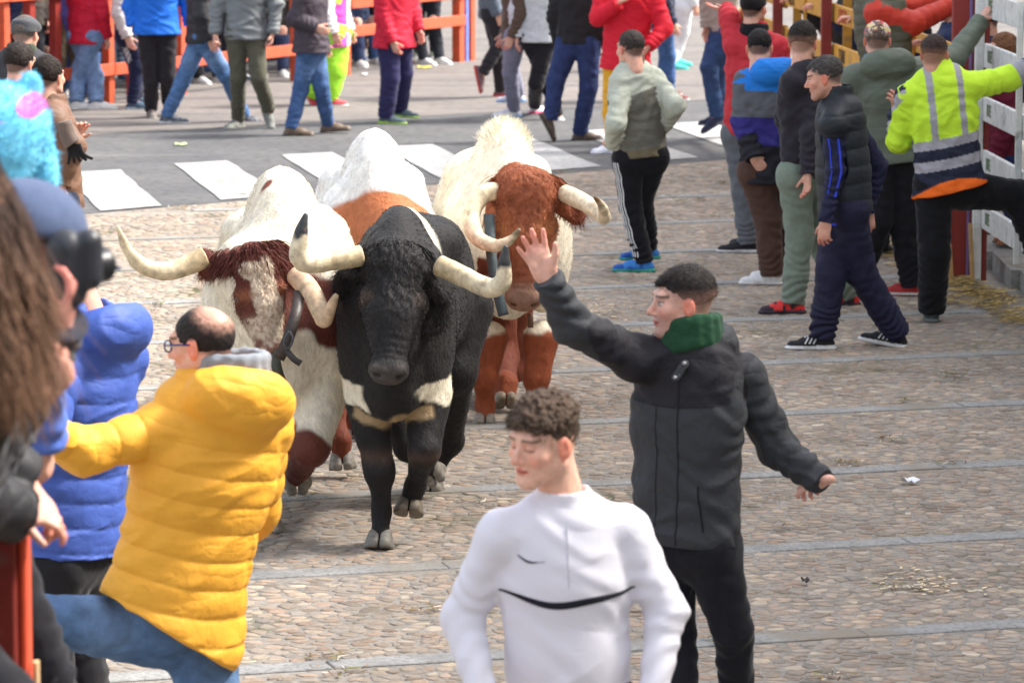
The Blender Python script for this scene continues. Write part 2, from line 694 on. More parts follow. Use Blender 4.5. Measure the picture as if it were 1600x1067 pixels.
def head_meshes(Cn, M, s, h, skin, hair, face=None, rs=None):
    """Cn world centre, M columns (left, forward, up). returns skin mesh, hair mesh list"""
    face = face or {}
    f = Field(h, .02)
    f.ell((0, -.012, .03), (.077, .098, .088))
    f.ell((0, .035, -.035), (.060, .062, .078), k=.03)
    f.cone((-.052, .0, -.05), (-.018, .072, -.094), .022, .018, k=.03)
    f.cone((.052, .0, -.05), (.018, .072, -.094), .022, .018, k=.03)
    f.ell((0, .082, -.098), (.02, .017, .017), k=.02)
    f.cone((-.036, .078, .032), (.036, .078, .032), .015, .015, k=.018)
    f.ell((.042, .062, -.018), (.024, .024, .022), k=.02)
    f.ell((-.042, .062, -.018), (.024, .024, .022), k=.02)
    for sx in (-1, 1):
        f.ell((sx * .032, .103, .008), (.017, .016, .012), k=.016, op='sub')
        f.ell((sx * .032, .0765, .008), (.0145, .0145, .0125), k=.002)
    f.cone((0, .088, .018), (0, .112, -.022), .0075, .0115, k=.008)
    f.ell((0, .114, -.024), (.012, .011, .0095), k=.008)
    f.ell((.0125, .1, -.03), (.008, .011, .0075), k=.006)
    f.ell((-.0125, .1, -.03), (.008, .011, .0075), k=.006)
    f.ell((0, .093, -.053), (.021, .011, .0055), k=.004)
    f.ell((0, .0915, -.064), (.018, .011, .0065), k=.004)
    f.ell((0, .106, -.0585), (.02, .008, .0013), k=.002, op='sub')
    for sx in (-1, 1):
        f.ell((sx * .079, -.004, -.006), (.009, .021, .033), M=rot((0, 0, 1), sx * .3), k=.006)
        f.ell((sx * .088, .004, -.004), (.007, .011, .019), k=.003, op='sub')
    f.cone((0, -.028, -.05), (0, -.045, -.15), .056, .06, k=.03)
    V, Q, ci = f.mesh()
    V = smooth(V, Q, 1, .3)
    n = len(V)
    c = np.tile(np.array(skin), (n, 1))
    x, y, z = V.T
    ax = np.abs(x)

    def mixc(w, col):
        nonlocal c
        c = c * (1 - w[:, None]) + np.asarray(col) * w[:, None]
    sk = np.array(skin)
    mixc(.55 * np.exp(-((ax - .045) / .022) ** 2 - ((z + .025) / .022) ** 2) * (y > .03), sk * A(1.08, .68, .62) * face.get('blush', 1))
    mixc(.6 * np.exp(-(x / .014) ** 2 - ((z + .025) / .014) ** 2) * (y > .1), sk * A(1.05, .72, .66))
    mixc(.75 * ((ax > .074) & (np.abs(z + .006) < .04) & (np.abs(y) < .035)), sk * A(1.1, .58, .5))
    lip = (np.abs(z + .0585) < .0125 - ax * .32) & (y > .088) & (ax < .024)
    mixc(.85 * lip, sk * A(.8, .38, .36))
    mixc(.9 * ((np.abs(z + .0583) < .0022) & (y > .085) & (ax < .021)), sk * A(.25, .12, .1))
    hc = np.array(hair.get('col', BLACK)) * .72
    br = np.exp(-((z - .0305 - .1 * (.03 - np.abs(ax - .034))) / .0042) ** 2) * (ax > .012) * (ax < .056) * (y > .05)
    mixc(.85 * np.clip(br * 1.3, 0, 1), hc * .8)
    if face.get('eyes', 'open') == 'open':
        mixc(1.0 * ((ax > .017) & (ax < .047) & (np.abs(z - .008) < .0062 - .18 * np.abs(ax - .032)) & (y > .07)), A(.55, .52, .5))
        mixc(1.0 * ((np.abs(ax - .032) < .006) & (np.abs(z - .008) < .006) & (y > .07)), A(.03, .018, .012))
        mixc(.9 * ((ax > .015) & (ax < .049) & (np.abs(z - .0145 + .1 * np.abs(ax - .032)) < .0022) & (y > .065)), A(.03, .02, .015))
    else:
        mixc(.85 * ((ax > .016) & (ax < .048) & (np.abs(z - .0025 - 6 * (ax - .032) ** 2) < .0022) & (y > .065)), A(.03, .02, .015))
        mixc(.3 * ((ax > .014) & (ax < .05) & (np.abs(z - .009) < .009) & (y > .06)), sk * A(.75, .5, .5))
    mixc(.4 * np.exp(-((z + .034) / .004) ** 2) * (np.abs(ax - .008) < .005) * (y > .1), sk * .15)
    if face.get('stubble', 0):
        w = face['stubble'] * sst(-z, .03, .05) * sst(y, -.01, .02) * sst(z, -.14, -.11)
        mixc(w * (1 - lip), sk * A(.35, .35, .4))
    style = hair.get('style', 'short')
    if style in ('short', 'buzz', 'fade', 'bald'):     # scalp shade of cropped hair
        line = y * .6 - z * .75
        w = sst(-line, -.012, .02) * sst(z, -.075, -.045 if style != 'bald' else -.04) * (1 - ((ax > .07) & (np.abs(y) < .035) & (z < .02)))
        if style == 'bald':
            w = w * (.28 + .62 * sst(np.sqrt((x - .012) ** 2 + (y + .072) ** 2 + (z - .1) ** 2), .03, .07))
        mixc(w * (.8 if style != 'fade' else .45), hc * (1 if style != 'fade' else 1.8))
    out = [(V, Q, c)]
    hm = []
    if style not in ('none',):
        t = hair.get('t', .012)
        g = Field(h * 1.1, .01)
        if style in ('short', 'fade', 'buzz'):
            zc = .005 if style == 'fade' else -.012
            g.ell((0, -.022, .042), (.0765 + t * .5, .0945 + t * .7, .0815 + t), k=0)
            g.plane((0, .086, .07), (0, .8, -.3), k=.02)
            g.cone((0, .045, .085 + t * .3), (0, .072, .074 + t * .4), .034, .018 + t * .4, sq=((0, 0, 1), .55), k=.02)
            g.plane((0, 0, zc - .028), (0, -.32, -.95), k=.02)
            g.plane((0, .042, .0), (0, .95, -.32), k=.012) if False else None
            for sx in (-1, 1):
                g.ell((sx * .09, .012, -.016), (.02, .03, .036), k=.012, op='sub')
        elif style == 'curly':
            r2 = np.random.RandomState(3)
            g.ell((0, -.016, .04), (.08, .096, .088), k=0)
            g.plane((0, .085, .05), (0, .75, -.6), k=.01)
            g.plane((0, -.02, -.04), (0, -.3, -.95), k=.01)
            for i in range(520):
                th, ph = r2.rand() * 2 * np.pi, r2.rand() ** .8 * 1.35
                d = A(math.sin(ph) * math.cos(th), math.sin(ph) * math.sin(th), math.cos(ph))
                if d[1] > .8 and d[2] < .25:
                    continue
                p = A(0, -.008, .045) + d * A(.078, .1, .083)
                e = nrm(r2.randn(3)) * .011
                p = p + d * r2.rand() * .008
                g.cone(p - e, p + e, .0045 + r2.rand() * .0045, k=.003)
            for sx in (-1, 1):
                g.ell((sx * .088, .008, -.012), (.024, .034, .038), k=.006, op='sub')
        elif style == 'bald':
            g.ell((0, -.014, .03), (.0795, .1005, .0895), k=0)
            g.plane((0, .062, .03), (0, .85, -.4), k=.015)
            g.plane((0, 0, -.05), (0, -.2, -1), k=.01)
            g.ell((.012, -.072, .112), (.05, .052, .05), k=.015, op='sub')
            for sx in (-1, 1):
                g.ell((sx * .088, .006, -.01), (.02, .03, .036), k=.008, op='sub')
        elif style == 'long':
            g.ell((0, -.02, .035), (.098, .112, .1), k=0)
            for i in range(14):
                a = -2.6 + i * .4 + (np.pi / 2 if False else 0)
                p = A(math.sin(a) * .08, -math.cos(a) * .085 - .02, .02)
                if p[1] > .05:
                    continue
                g.cone(p, p + A(p[0] * .4, -.02 + p[1] * .1, -.14), .034, .034, k=.03)
                g.cone(p + A(p[0] * .4, -.02, -.14), p + A(p[0] * .6, -.0, -.24), .034, .02, k=.03)
            g.ell((0, .115, -.02), (.062, .07, .085), k=.02, op='sub')
        Vh, Qh, _ = g.mesh() if g.prims else (np.zeros((0, 3)), None, None)
        if len(Vh):
            Nh = vnormals(Vh, Qh)
            am = hair.get('rough', .003)
            Vh = Vh + Nh * (am * vnoise(Vh * A(1, .5, .7), 140, 3)[:, None] + am * .8 * vnoise(Vh, 60, 4)[:, None])
            hcv = hc * (1 + .35 * vnoise(Vh * A(1, .35, .6), 130, 9)[:, None])
            if style == 'fade':
                w = (1 - sst(Vh[:, 2], .0, .065))[:, None]
                hcv = hcv * (1 - w) + (sk * .42 + hc * .5) * w
            if style == 'bald':
                dd_ = np.sqrt((Vh[:, 0] - .012) ** 2 + (Vh[:, 1] + .072) ** 2 + (Vh[:, 2] - .1) ** 2) + .008 * vnoise(Vh, 90, 3)
                w = (1 - sst(dd_, .05, .095))[:, None] * .75
                hcv = hcv * (1 - w) + sk * .75 * w
            if 'hl' in hair:
                w = (sst(vnoise(Vh * A(1.5, 1, .5), 60, 12), .0, .6) * .8)[:, None]
                hcv = hcv * (1 - w) + np.array(hair['hl']) * w
            hm.append((Vh, Qh, np.clip(hcv, 0, 1)))
            if style in ('short', 'curly', 'long', 'fade') and hair.get('strands', 260):
                hm.append(blades(Vh, Nh, hcv, hair.get('strands', 260) * 3, hair.get('sl', .011), .0013, lean=A(0, .5, -.4), seed=5))
    T = lambda P_: np.asarray(Cn) + (P_ * s) @ M.T
    sm = [(T(a), b, cc) for a, b, cc in out]
    hh = [(T(a), b, cc) for a, b, cc in hm]
    return sm, hh


def blades(V, N, C, count, length, width, lean=(0, 0, 0), seed=0, jit=.5, wgt=None, stand=.55):
    """thin bent hairs: two-triangle blades standing on points of a surface"""
    rs = np.random.RandomState(seed)
    n = len(V)
    if wgt is not None:
        idx = rs.choice(n, count, p=wgt / wgt.sum())
    else:
        idx = rs.randint(0, n, count)
    P, Nn = V[idx], N[idx]
    P = P + rs.randn(count, 3) * width * 1.5
    ln = length if np.isscalar(length) else length[idx]
    D = Nn * stand + (np.asarray(lean) if np.ndim(lean) == 1 else np.asarray(lean)[idx]) + rs.randn(count, 3) * jit * .5
    D /= np.linalg.norm(D, axis=1, keepdims=True)
    l = (ln * (.5 + rs.rand(count)))[:, None]
    S = np.cross(D, rs.randn(count, 3))
    S /= np.linalg.norm(S, axis=1, keepdims=True)
    w = width * (.7 + .6 * rs.rand(count))[:, None]
    D2 = D + (np.asarray(lean) if np.ndim(lean) == 1 else np.asarray(lean)[idx]) * .7 + A(0, 0, -.15)
    D2 /= np.linalg.norm(D2, axis=1, keepdims=True)
    a, b = P - S * w * .5 - Nn * width, P + S * w * .5 - Nn * width
    c, d = P + D * l * .55 + S * w * .35, P + D * l * .55 - S * w * .35
    e = P + D * l * .55 + D2 * l * .45
    VV = np.stack([a, b, c, d, e], 1).reshape(-1, 3)
    o = np.arange(count)[:, None] * 5
    Tn = np.concatenate([o + [0, 1, 2], o + [0, 2, 3], o + [3, 2, 4]])
    cc = np.repeat(C[idx] * (1 + .3 * rs.randn(count, 1)).clip(.5, 1.6), 5, 0)
    return VV, Tn, np.clip(cc, 0, 1)




def person(label, Y, yaw=0, foot=None, pelvis=None, neck=None, head=None, hyaw=None, hpitch=0, hroll=0,
           armL=None, armR=None, legL=None, legR=None, top=None, bottom=None, shoes=None, hair=None, skin=SKIN,
           face=None, res=1.0, fat=1.0, sc=1.0, group=None, extra=None, name='person', cat='person', hres=None):
    top, bottom, hair = top or {}, bottom or {}, hair or {'col': BLACK}
    L, Fw, Z = frame(yaw)
    if foot is not None:
        g0 = at(foot[0], foot[1], Y)
        g0 = A(g0[0], Y, 0)
    elif pelvis is not None:
        p = at(pelvis[0], pelvis[1], Y)
        g0 = A(p[0], Y, 0)
    else:
        p = at(head[0], head[1], Y)
        g0 = A(p[0], Y, 0)

    def J(t, default=None):
        if t is None:
            return default
        if isinstance(t, np.ndarray):
            return t
        return at(t[0], t[1], Y + (t[2] if len(t) > 2 else 0))
    pel = J(pelvis, g0 + Z * .93 * sc)
    nk = J(neck, pel + Z * .53 * sc)
    U = nrm(nk - pel)
    L, Fw, U = frame(yaw, U)
    TL = np.linalg.norm(nk - pel)
    hy = yaw if hyaw is None else hyaw
    hL, hF, hU = frame(hy)
    R = rot(hL, math.radians(hpitch)) if hpitch else np.eye(3)
    hF, hU = R @ hF, R @ hU
    if hroll:
        R = rot(hF, math.radians(hroll))
        hL, hU = R @ hL, R @ hU
    HM = np.stack([hL, hF, hU], 1)
    hd = J(head, nk + A(0, 0, .205 * sc) + hF * .02)
    root = thing(name, label, cat, g0, group)
    t = top.get('t', .015)
    fat_t = fat
    # ---- limbs
    arms, legs = [], []
    for sgn, a in ((1, armL), (-1, armR)):
        a = dict(a or {})
        sh = J(a.get('sh'), nk + L * sgn * .172 * sc * (1 + (fat - 1) * .5) - U * .055)
        el = J(a.get('el'), sh + L * sgn * .05 - Z * .29 * sc - Fw * .02)
        wr = J(a.get('wr'), el + Fw * .09 - Z * .235 * sc - L * sgn * .01)
        arms.append((sgn, sh, el, wr, a))
    for sgn, l in ((1, legL), (-1, legR)):
        l = dict(l or {})
        hp = J(l.get('hip'), pel + L * sgn * .09 * sc - U * .05)
        ht = l.get('heel')
        if l.get('heel3') is not None:
            hl = l['heel3']
        elif ht is None:
            hl = A(g0[0], g0[1], 0) + L * sgn * .11
        elif len(ht) > 2 and ht[2] == 'g':
            hl = ground(ht[0], ht[1])
        else:
            hl = at(ht[0], ht[1], Y + (ht[2] if len(ht) > 2 else 0))
        fy = l.get('yaw', yaw)
        fL, fF, fU = frame(fy)
        pt = math.radians(l.get('pitch', 0))       # positive: toe down
        Rr = rot(fL, pt)
        fF2, fU2 = Rr @ fF, Rr @ fU
        an = hl + fU2 * .09 + fF2 * .02
        kn = J(l.get('kn'), (hp + an) / 2 + Fw * .045)
        legs.append((sgn, hp, kn, an, hl, fF2, fU2, l))
    # ---- skin body, one mesh
    b = Field(.016 * max(res, .8), .03)
    b.cone(pel, pel + U * TL * .45, .115, .11, sq=(Fw, .7))
    b.cone(pel + U * TL * .45, nk - U * .12, .11, .13, sq=(Fw, .65))
    b.cone(arms[0][1], arms[1][1], .05)
    b.cone(nk - U * .05, hd - hU * .06 - hF * .03, .062, .056)
    for sgn, sh, el, wr, a in arms:
        b.cone(sh, el, .048, .038)
        b.cone(el, wr, .038, .026)
    for sgn, hp, kn, an, hl, fF2, fU2, l in legs:
        b.cone(hp, kn, .075, .052, k=.02)
        b.cone(kn, an, .05, .036, k=.02)
        b.cone(an, hl + fU2 * .045 + fF2 * .12, .034, .025, k=.02)
    Vb, Qb, _ = b.mesh()
    parts = [(Vb, Qb, np.array(skin))]
    hh = hres or max(.0034, .0042 * res)
    sm, hm = head_meshes(hd, HM, sc * 1.02, hh, skin, hair, face)
    parts += sm
    for sgn, sh, el, wr, a in arms:
        hnd = a.get('hand', {})
        if hnd is None:
            continue
        D = J(hnd.get('to')) - wr if hnd.get('to') is not None else (A(*hnd['dir']) if 'dir' in hnd else nrm(wr - el))
        Nn = A(*hnd['n']) if 'n' in hnd else -L * sgn
        Th = A(*hnd['th']) if 'th' in hnd else Fw
        parts.append(hand_mesh(wr, D, Nn, Th, hnd.get('curl', .5), hnd.get('spread', .1), sc * hnd.get('s', 1.0), .0045 * max(res, .8), hnd.get('skin', skin), hnd.get('tho', .75)))
    V_, F_, C_ = join(parts)
    mesh_obj('body', V_, F_, M_SKIN, C_, root)
    if hm:
        V_, F_, C_ = join(hm)
        mesh_obj('hair', V_, F_, M_HAIR, C_, root)
    # ---- top garment
    h = .0085 * res * top.get('fine', 1)
    f = Field(h, .035)
    q = top.get('quilt')            # (amp, period)
    mode = 'puff'

    def Q3(org, axv, per=None):
        if q:
            return (q[0], q[1] if per is None else per, org, nrm(axv), 'puff')
        return (.0035, .06, org, nrm(nrm(axv) + A(.2, .15, .25)), 'fold')
    hem = top.get('hem', .12)
    ft = 1 + (fat - 1)
    hw = top.get('hemw', 0)
    qt = Q3(pel, U) if q else (top.get('fold', .004), .11, pel, nrm(U + L * .35), 'fold')
    f.cone(pel - U * (hem + .02), pel + U * TL * .2, (.158 + t + hw) * ft, (.15 + t) * ft, sq=(Fw, .74), quilt=qt, col=0)
    f.cone(pel + U * TL * .2, pel + U * TL * .62, (.15 + t) * ft, (.165 + t) * ft, sq=(Fw, .7), quilt=qt, col=0)
    f.cone(pel + U * TL * .62, nk - U * .115, (.165 + t) * ft, (.158 + t) * ft, sq=(Fw, .68), quilt=qt, col=0)
    sl, sr = arms[0][1], arms[1][1]
    f.cone(sl, sr, .05 + t * .8, sq=(Fw, 1.05), col=0, quilt=qt if q else None)
    for s_ in (sl, sr):
        f.cone(nk - U * .03, s_, .056 + t * .3, .05 + t * .6, col=0)
    if top.get('collar', .05):
        f.cone(nk - U * .03, nk + U * top.get('collar', .05) + Fw * .01, .072 + t * .5, .07 + t * .4, col=3, k=.015)
    hood = top.get('hood')
    if hood:
        hs_ = hood if not isinstance(hood, bool) else 1.0
        Mh = np.stack([L, Fw, U], 1)
        f.ell(nk - Fw * .085 * hs_ + U * .005, A(.15, .085, .095) * hs_, M=Mh @ rot((1, 0, 0), .25), k=.025, col=4)
        f.cone(nk + L * .09 + Fw * .035, nk - Fw * .05 + L * .1 + U * .02, .034, .045, k=.02, col=4)
        f.cone(nk - L * .09 + Fw * .035, nk - Fw * .05 - L * .1 + U * .02, .034, .045, k=.02, col=4)
        f.ell(nk - Fw * .055 * hs_ + U * .1, A(.09, .055, .09) * hs_, M=Mh, k=.02, op='sub')
    f.cone(nk + U * top.get('open', .03), nk + U * .2 + Fw * .03, .06, .085, op='sub', k=.01)
    f.plane(pel - U * hem, -U + Fw * top.get('hemtilt', 0) + L * top.get('hemroll', 0), k=.006)
    for sgn, sh, el, wr, a in arms:
        if top.get('sleeves', True):
            d1, d2 = nrm(el - sh), nrm(wr - el)
            fa = top.get('afold', .004)
            q1 = (q[0] * .8, q[1], sh, d1, 'puff') if q else (fa, .085, sh, nrm(d1 + A(.3, .2, .1)), 'fold')
            q2 = (q[0] * .8, q[1], el, d2, 'puff') if q else (fa * 1.2, .06, el, nrm(d2 + A(.3, .1, .2)), 'fold')
            ra = top.get('arm', 1.0)
            f.cone(sh, el, (.053 + t) * ra, (.043 + t) * ra, quilt=q1, col=1 if sgn > 0 else 2)
            f.cone(el, wr + d2 * .0, (.043 + t) * ra, (.033 + t * .8) * ra, quilt=q2, col=1 if sgn > 0 else 2, k=.025)
            f.plane_at = None
    V, Q, ci = f.mesh()
    tVQ = None
    # cuffs: flatten the rounded sleeve ends
    for sgn, sh, el, wr, a in arms:
        if top.get('sleeves', True):
            d2 = nrm(wr - el)
            near = (np.linalg.norm(V - wr, axis=1) < .075)
            s_ = (V - wr) @ d2
            m = near & (s_ > .004)
            V[m] -= (s_[m] - .004)[:, None] * d2 * .92
    Nn = vnormals(V, Q)
    wa = top.get('wrinkle', .005)
    loc = (V - pel) @ np.stack([L, Fw, U], 1)
    wr_n = 1 - np.abs(vnoise(loc * A(1, 1, 1.7) + .35 * vnoise(loc, 4, 8)[:, None], 5.0, 21, 1)) * 2.4
    V = V + Nn * (wa * .75 * wr_n + wa * .25 * vnoise(loc, 14, 5))[:, None]
    tVQ = (V, Q)
    base = np.array(top.get('col', (.5, .5, .5)))
    c = np.tile(base, (len(V), 1))
    if top.get('fn'):
        c = top['fn'](loc, ci, c, dict(TL=TL, V=V, arms=arms, nk=nk, pel=pel, hem=hem))
    mesh_obj(top.get('name', 'jacket'), V, Q, top.get('mat', M_NYLON), c, root)
    # ---- trousers
    t2 = bottom.get('t', .012)
    fat = min(fat, 1.1)
    ft = fat
    shoe_vq = []
    f = Field(.0095 * res, .03)
    f.cone(pel - U * .02, pel + U * .12, (.135 + t2) * ft, (.13 + t2) * ft, sq=(Fw, .74))
    f.cone(legs[0][1], legs[1][1], (.105 + t2) * bottom.get('seat', 1.0))
    bag = bottom.get('bag', 1.0)
    for sgn, hp, kn, an, hl, fF2, fU2, l in legs:
        d1, d2 = nrm(kn - hp), nrm(an - kn)
        f.cone(hp, kn, (.09 + t2) * fat, .062 + t2 * bag, k=.028, quilt=(.003, .1, hp, nrm(d1 + A(.2, .2, .3)), 'fold'), col=1 if sgn > 0 else 2)
        mid = kn + (an - kn) * .6
        f.cone(kn, mid, .062 + t2 * bag, .052 + t2 * bag, k=.02, quilt=(.003, .08, kn, nrm(d2 + A(.1, .2, .1)), 'fold'), col=1 if sgn > 0 else 2)
        ee = an - d2 * bottom.get('short', 0.0)
        f.cone(mid, ee, .052 + t2 * bag, bottom.get('cuff', .046) + t2 * bag, k=.02, quilt=(bottom.get('stack', .006), .045, kn, nrm(d2 + A(.25, .1, .1)), 'fold'), col=1 if sgn > 0 else 2)
    f.plane(pel + U * .115, U)
    V, Q, ci = f.mesh()
    for sgn, hp, kn, an, hl, fF2, fU2, l in legs:
        d2 = nrm(an - kn)
        ee = an - d2 * bottom.get('short', 0.0)
        s_ = (V - ee) @ d2
        m = (np.linalg.norm(V - ee, axis=1) < .09) & (s_ > .02)
        V[m] -= (s_[m] - .02)[:, None] * d2 * .9
    Nn = vnormals(V, Q)
    loc = (V - pel) @ np.stack([L, Fw, U], 1)
    V = V + Nn * (.005 * (1 - np.abs(vnoise(loc * A(1, 1, .8), 9, 33, 2)) * 2) + .0015 * vnoise(loc, 30, 2))[:, None]
    bVQ = (V, Q)
    c = np.tile(np.array(bottom.get('col', (.03, .03, .04))), (len(V), 1))
    if bottom.get('fade') is not None:
        w = np.zeros(len(V))
        for sgn, hp, kn, an, hl, fF2, fU2, l in legs:
            dd = np.linalg.norm(V - (hp + kn) / 2, axis=1)
            w = np.maximum(w, sst(-dd, -.2, -.05))
        c = c * (1 - w[:, None] * .6) + np.array(bottom['fade']) * w[:, None] * .6
    if bottom.get('fn'):
        c = bottom['fn'](loc, ci, c, dict(V=V, legs=legs, L=L, Fw=Fw, U=U))
    mesh_obj('trousers', V, Q, bottom.get('mat', M_CLOTH), c, root)
    # ---- shoes
    shoes = shoes or {}
    for sgn, hp, kn, an, hl, fF2, fU2, l in legs:
        if l.get('noshoe'):
            continue
        f = Field(.006 * max(res, .8), .02)
        S = np.cross(fF2, fU2)
        sc_s = shoes.get('s', 1.0)
        f.cone(hl + fU2 * .035 - fF2 * .015, hl + fU2 * .035 + fF2 * .1, .041, .044, sq=(fU2, .9))
        f.cone(hl + fU2 * .03 + fF2 * .1, hl + fU2 * .026 + fF2 * .195 * sc_s, .047, .038, sq=(fU2, .72))
        f.cone(hl + fU2 * .055 + fF2 * .01, hl + fU2 * .1 + fF2 * .01, .043, .044)
        f.cone(hl + fU2 * .06 + fF2 * .05, hl + fU2 * .045 + fF2 * .13, .036, .03)
        st = shoes.get('sole_t', .026)
        f.cone(hl + fU2 * .012 - fF2 * .02, hl + fU2 * .012 + fF2 * .2 * sc_s, .048, .046, sq=(fU2, .35), col=1, k=.004)
        f.plane(hl + fU2 * .001, -fU2)
        V, Q, ci = f.mesh()
        zz = (V - hl) @ fU2
        xx = (V - hl) @ fF2
        up = np.array(shoes.get('col', (.05, .05, .05)))
        c = np.tile(up, (len(V), 1))
        tr = shoes.get('trim')
        if tr is not None:
            m = (vnoise(V, 38, 3) > .15) | (xx > .17)
            c[m] = tr
        lc = shoes.get('lace')
        if lc is not None:
            yy = np.abs((V - hl) @ S)
            m = (xx > .05) & (xx < .13) & (yy < .02) & (zz > .06) & (np.sin(xx * 420) > -.1)
            c[m] = lc
        c[zz < st + xx * -.02] = shoes.get('sole', (.6, .6, .6))
        if shoes.get('under') is not None:
            c[zz < .008] = shoes['under']
        mesh_obj('shoe', V, Q, shoes.get('mat', M_SHOE), c, root)
        shoe_vq.append((V, Q))
    info = dict(root=root, L=L, Fw=Fw, U=U, pel=pel, nk=nk, hd=hd, HM=HM, arms=arms, legs=legs, TL=TL, top=tVQ, bot=bVQ, shoes=shoe_vq)
    for i_, x_ in enumerate(shoe_vq):
        info['shoe%d' % i_] = x_
    if extra:
        extra(info)
    return info


def scarf(info, col, r=.085, hgt=.09, mat=None, name='scarf', up=.03, turns=5, wide=1.0):
    """soft folded rolls round the neck"""
    root, nk, U, Fw, L = info['root'], info['nk'], info['U'], info['Fw'], info['L']
    f = Field(.0055, .014)
    hF = nrm(info['HM'][:, 1] * A(1, 1, 0))
    L = nrm(info['HM'][:, 0] * A(1, 1, 0))
    nk = nk * .6 + (info['hd'] - info['HM'][:, 2] * .19 - hF * .03) * .4
    rs = np.random.RandomState(4)
    for i in range(turns):
        z = -.01 + hgt * i / (turns - 1)
        rr = r * (1.08 - .12 * i / turns) * wide
        tl = .12 * (rs.rand() - .5)
        pts = []
        for a in np.linspace(0, 2 * np.pi, 17):
            d = L * math.cos(a) * rr + hF * math.sin(a) * rr * 1.0
            pts.append(nk + U * (z + up + tl * math.cos(a) * .15 - .015 * max(math.sin(a), 0)) + d)
        for p, q_ in zip(pts[:-1], pts[1:]):
            f.cone(p, q_, .016 + rs.rand() * .004)
    V, Q, _ = f.mesh()
    Nn = vnormals(V, Q)
    V = V + Nn * (.003 * vnoise(V * A(1, 1, 2.2), 30, 6))[:, None]
    return mesh_obj(name, V, Q, mat or M_CLOTH, np.array(col), root)


def cap(info, fn_or_col, kind='baseball', rev=False, name='cap', s=1.0, band=None):
    hd, HM = info['hd'], info['HM']
    f = Field(.005, .012)
    if kind == 'baseball':
        f.ell((0, -.012, .045), (.088, .108, .088), k=0)
        f.plane((0, 0, .035), (0, .12 if not rev else -.12, -1), k=.006)
        sg = -1 if rev else 1
        f.cone((0, sg * .085 - .01, .035), (0, sg * .14 - .01, .022), .06, .05, sq=((0, 0, 1), .12), k=.006)
    elif kind == 'flat':
        f.ell((0, .005, .065), (.102, .13, .052), M=rot((1, 0, 0), -.12), k=0)
        f.cone((0, -.03, .03), (0, -.01, .05), .093, .09, k=.02)
        f.cone((0, .09, .045), (0, .14, .035), .06, .05, sq=((0, 0, 1), .14), k=.01)
        f.plane((0, 0, .02), (0, .1, -1), k=.005)
    elif kind == 'beanie':
        f.ell((0, -.012, .045), (.092, .112, .1), k=0)
        f.plane((0, 0, .02), (0, .25, -1), k=.006)
    elif kind == 'plush':
        f.ell((0, -.03, .06), (.13, .15, .115), k=0)
        f.ell((.1, .03, -.06), (.04, .05, .1), k=.03)
        f.ell((-.1, .03, -.06), (.04, .05, .1), k=.03)
        f.ell((0, .11, .05), (.06, .08, .05), k=.04)
        f.ell((.08, -.02, .16), (.03, .02, .04), k=.02)
        f.ell((-.08, -.02, .16), (.03, .02, .04), k=.02)
        f.cone((0, -.09, -.02), (0, -.13, -.22), .09, .03, k=.05)
        f.ell((0, .12, -.05), (.075, .09, .09), k=.01, op='sub')
    V, Q, _ = f.mesh()
    c = fn_or_col(V) if callable(fn_or_col) else np.tile(np.array(fn_or_col), (len(V), 1))
    W = hd + (V * s) @ HM.T
    return mesh_obj(name, W, Q, M_CLOTH, c, info['root'])


def glasses(info, col=(.03, .03, .12)):
    hd, HM = info['hd'], info['HM']
    T = lambda *p: hd + HM @ A(*p)
    parts = []
    for sx in (-1, 1):
        ring = [T(sx * .034 + .025 * math.cos(a), .106 - .1 * abs(.0) , .008 + .019 * math.sin(a)) for a in np.linspace(0, 2 * np.pi, 15)]
        V, Fa, _ = tube(ring, [.0028] * 15, 6, 1)
        parts.append((V, Fa))
        V, Fa, _ = tube([T(sx * .059, .104, .013), T(sx * .078, .05, .012), T(sx * .083, .0, .008)], [.003] * 3, 6, 2)
        parts.append((V, Fa))
    V, Fa, _ = tube([T(-.011, .107, .012), T(0, .112, .014), T(.011, .107, .012)], [.0025] * 3, 6, 2)
    parts.append((V, Fa))
    Vs, Fs, o = [], [], 0
    for V, Fa in parts:
        Vs.append(V)
        Fs += [x + o for x in Fa]
        o += len(V)
    return mesh_obj('glasses', np.concatenate(Vs), Fs, M_PLASTIC, np.array(col), info['root'])


from mathutils.bvhtree import BVHTree


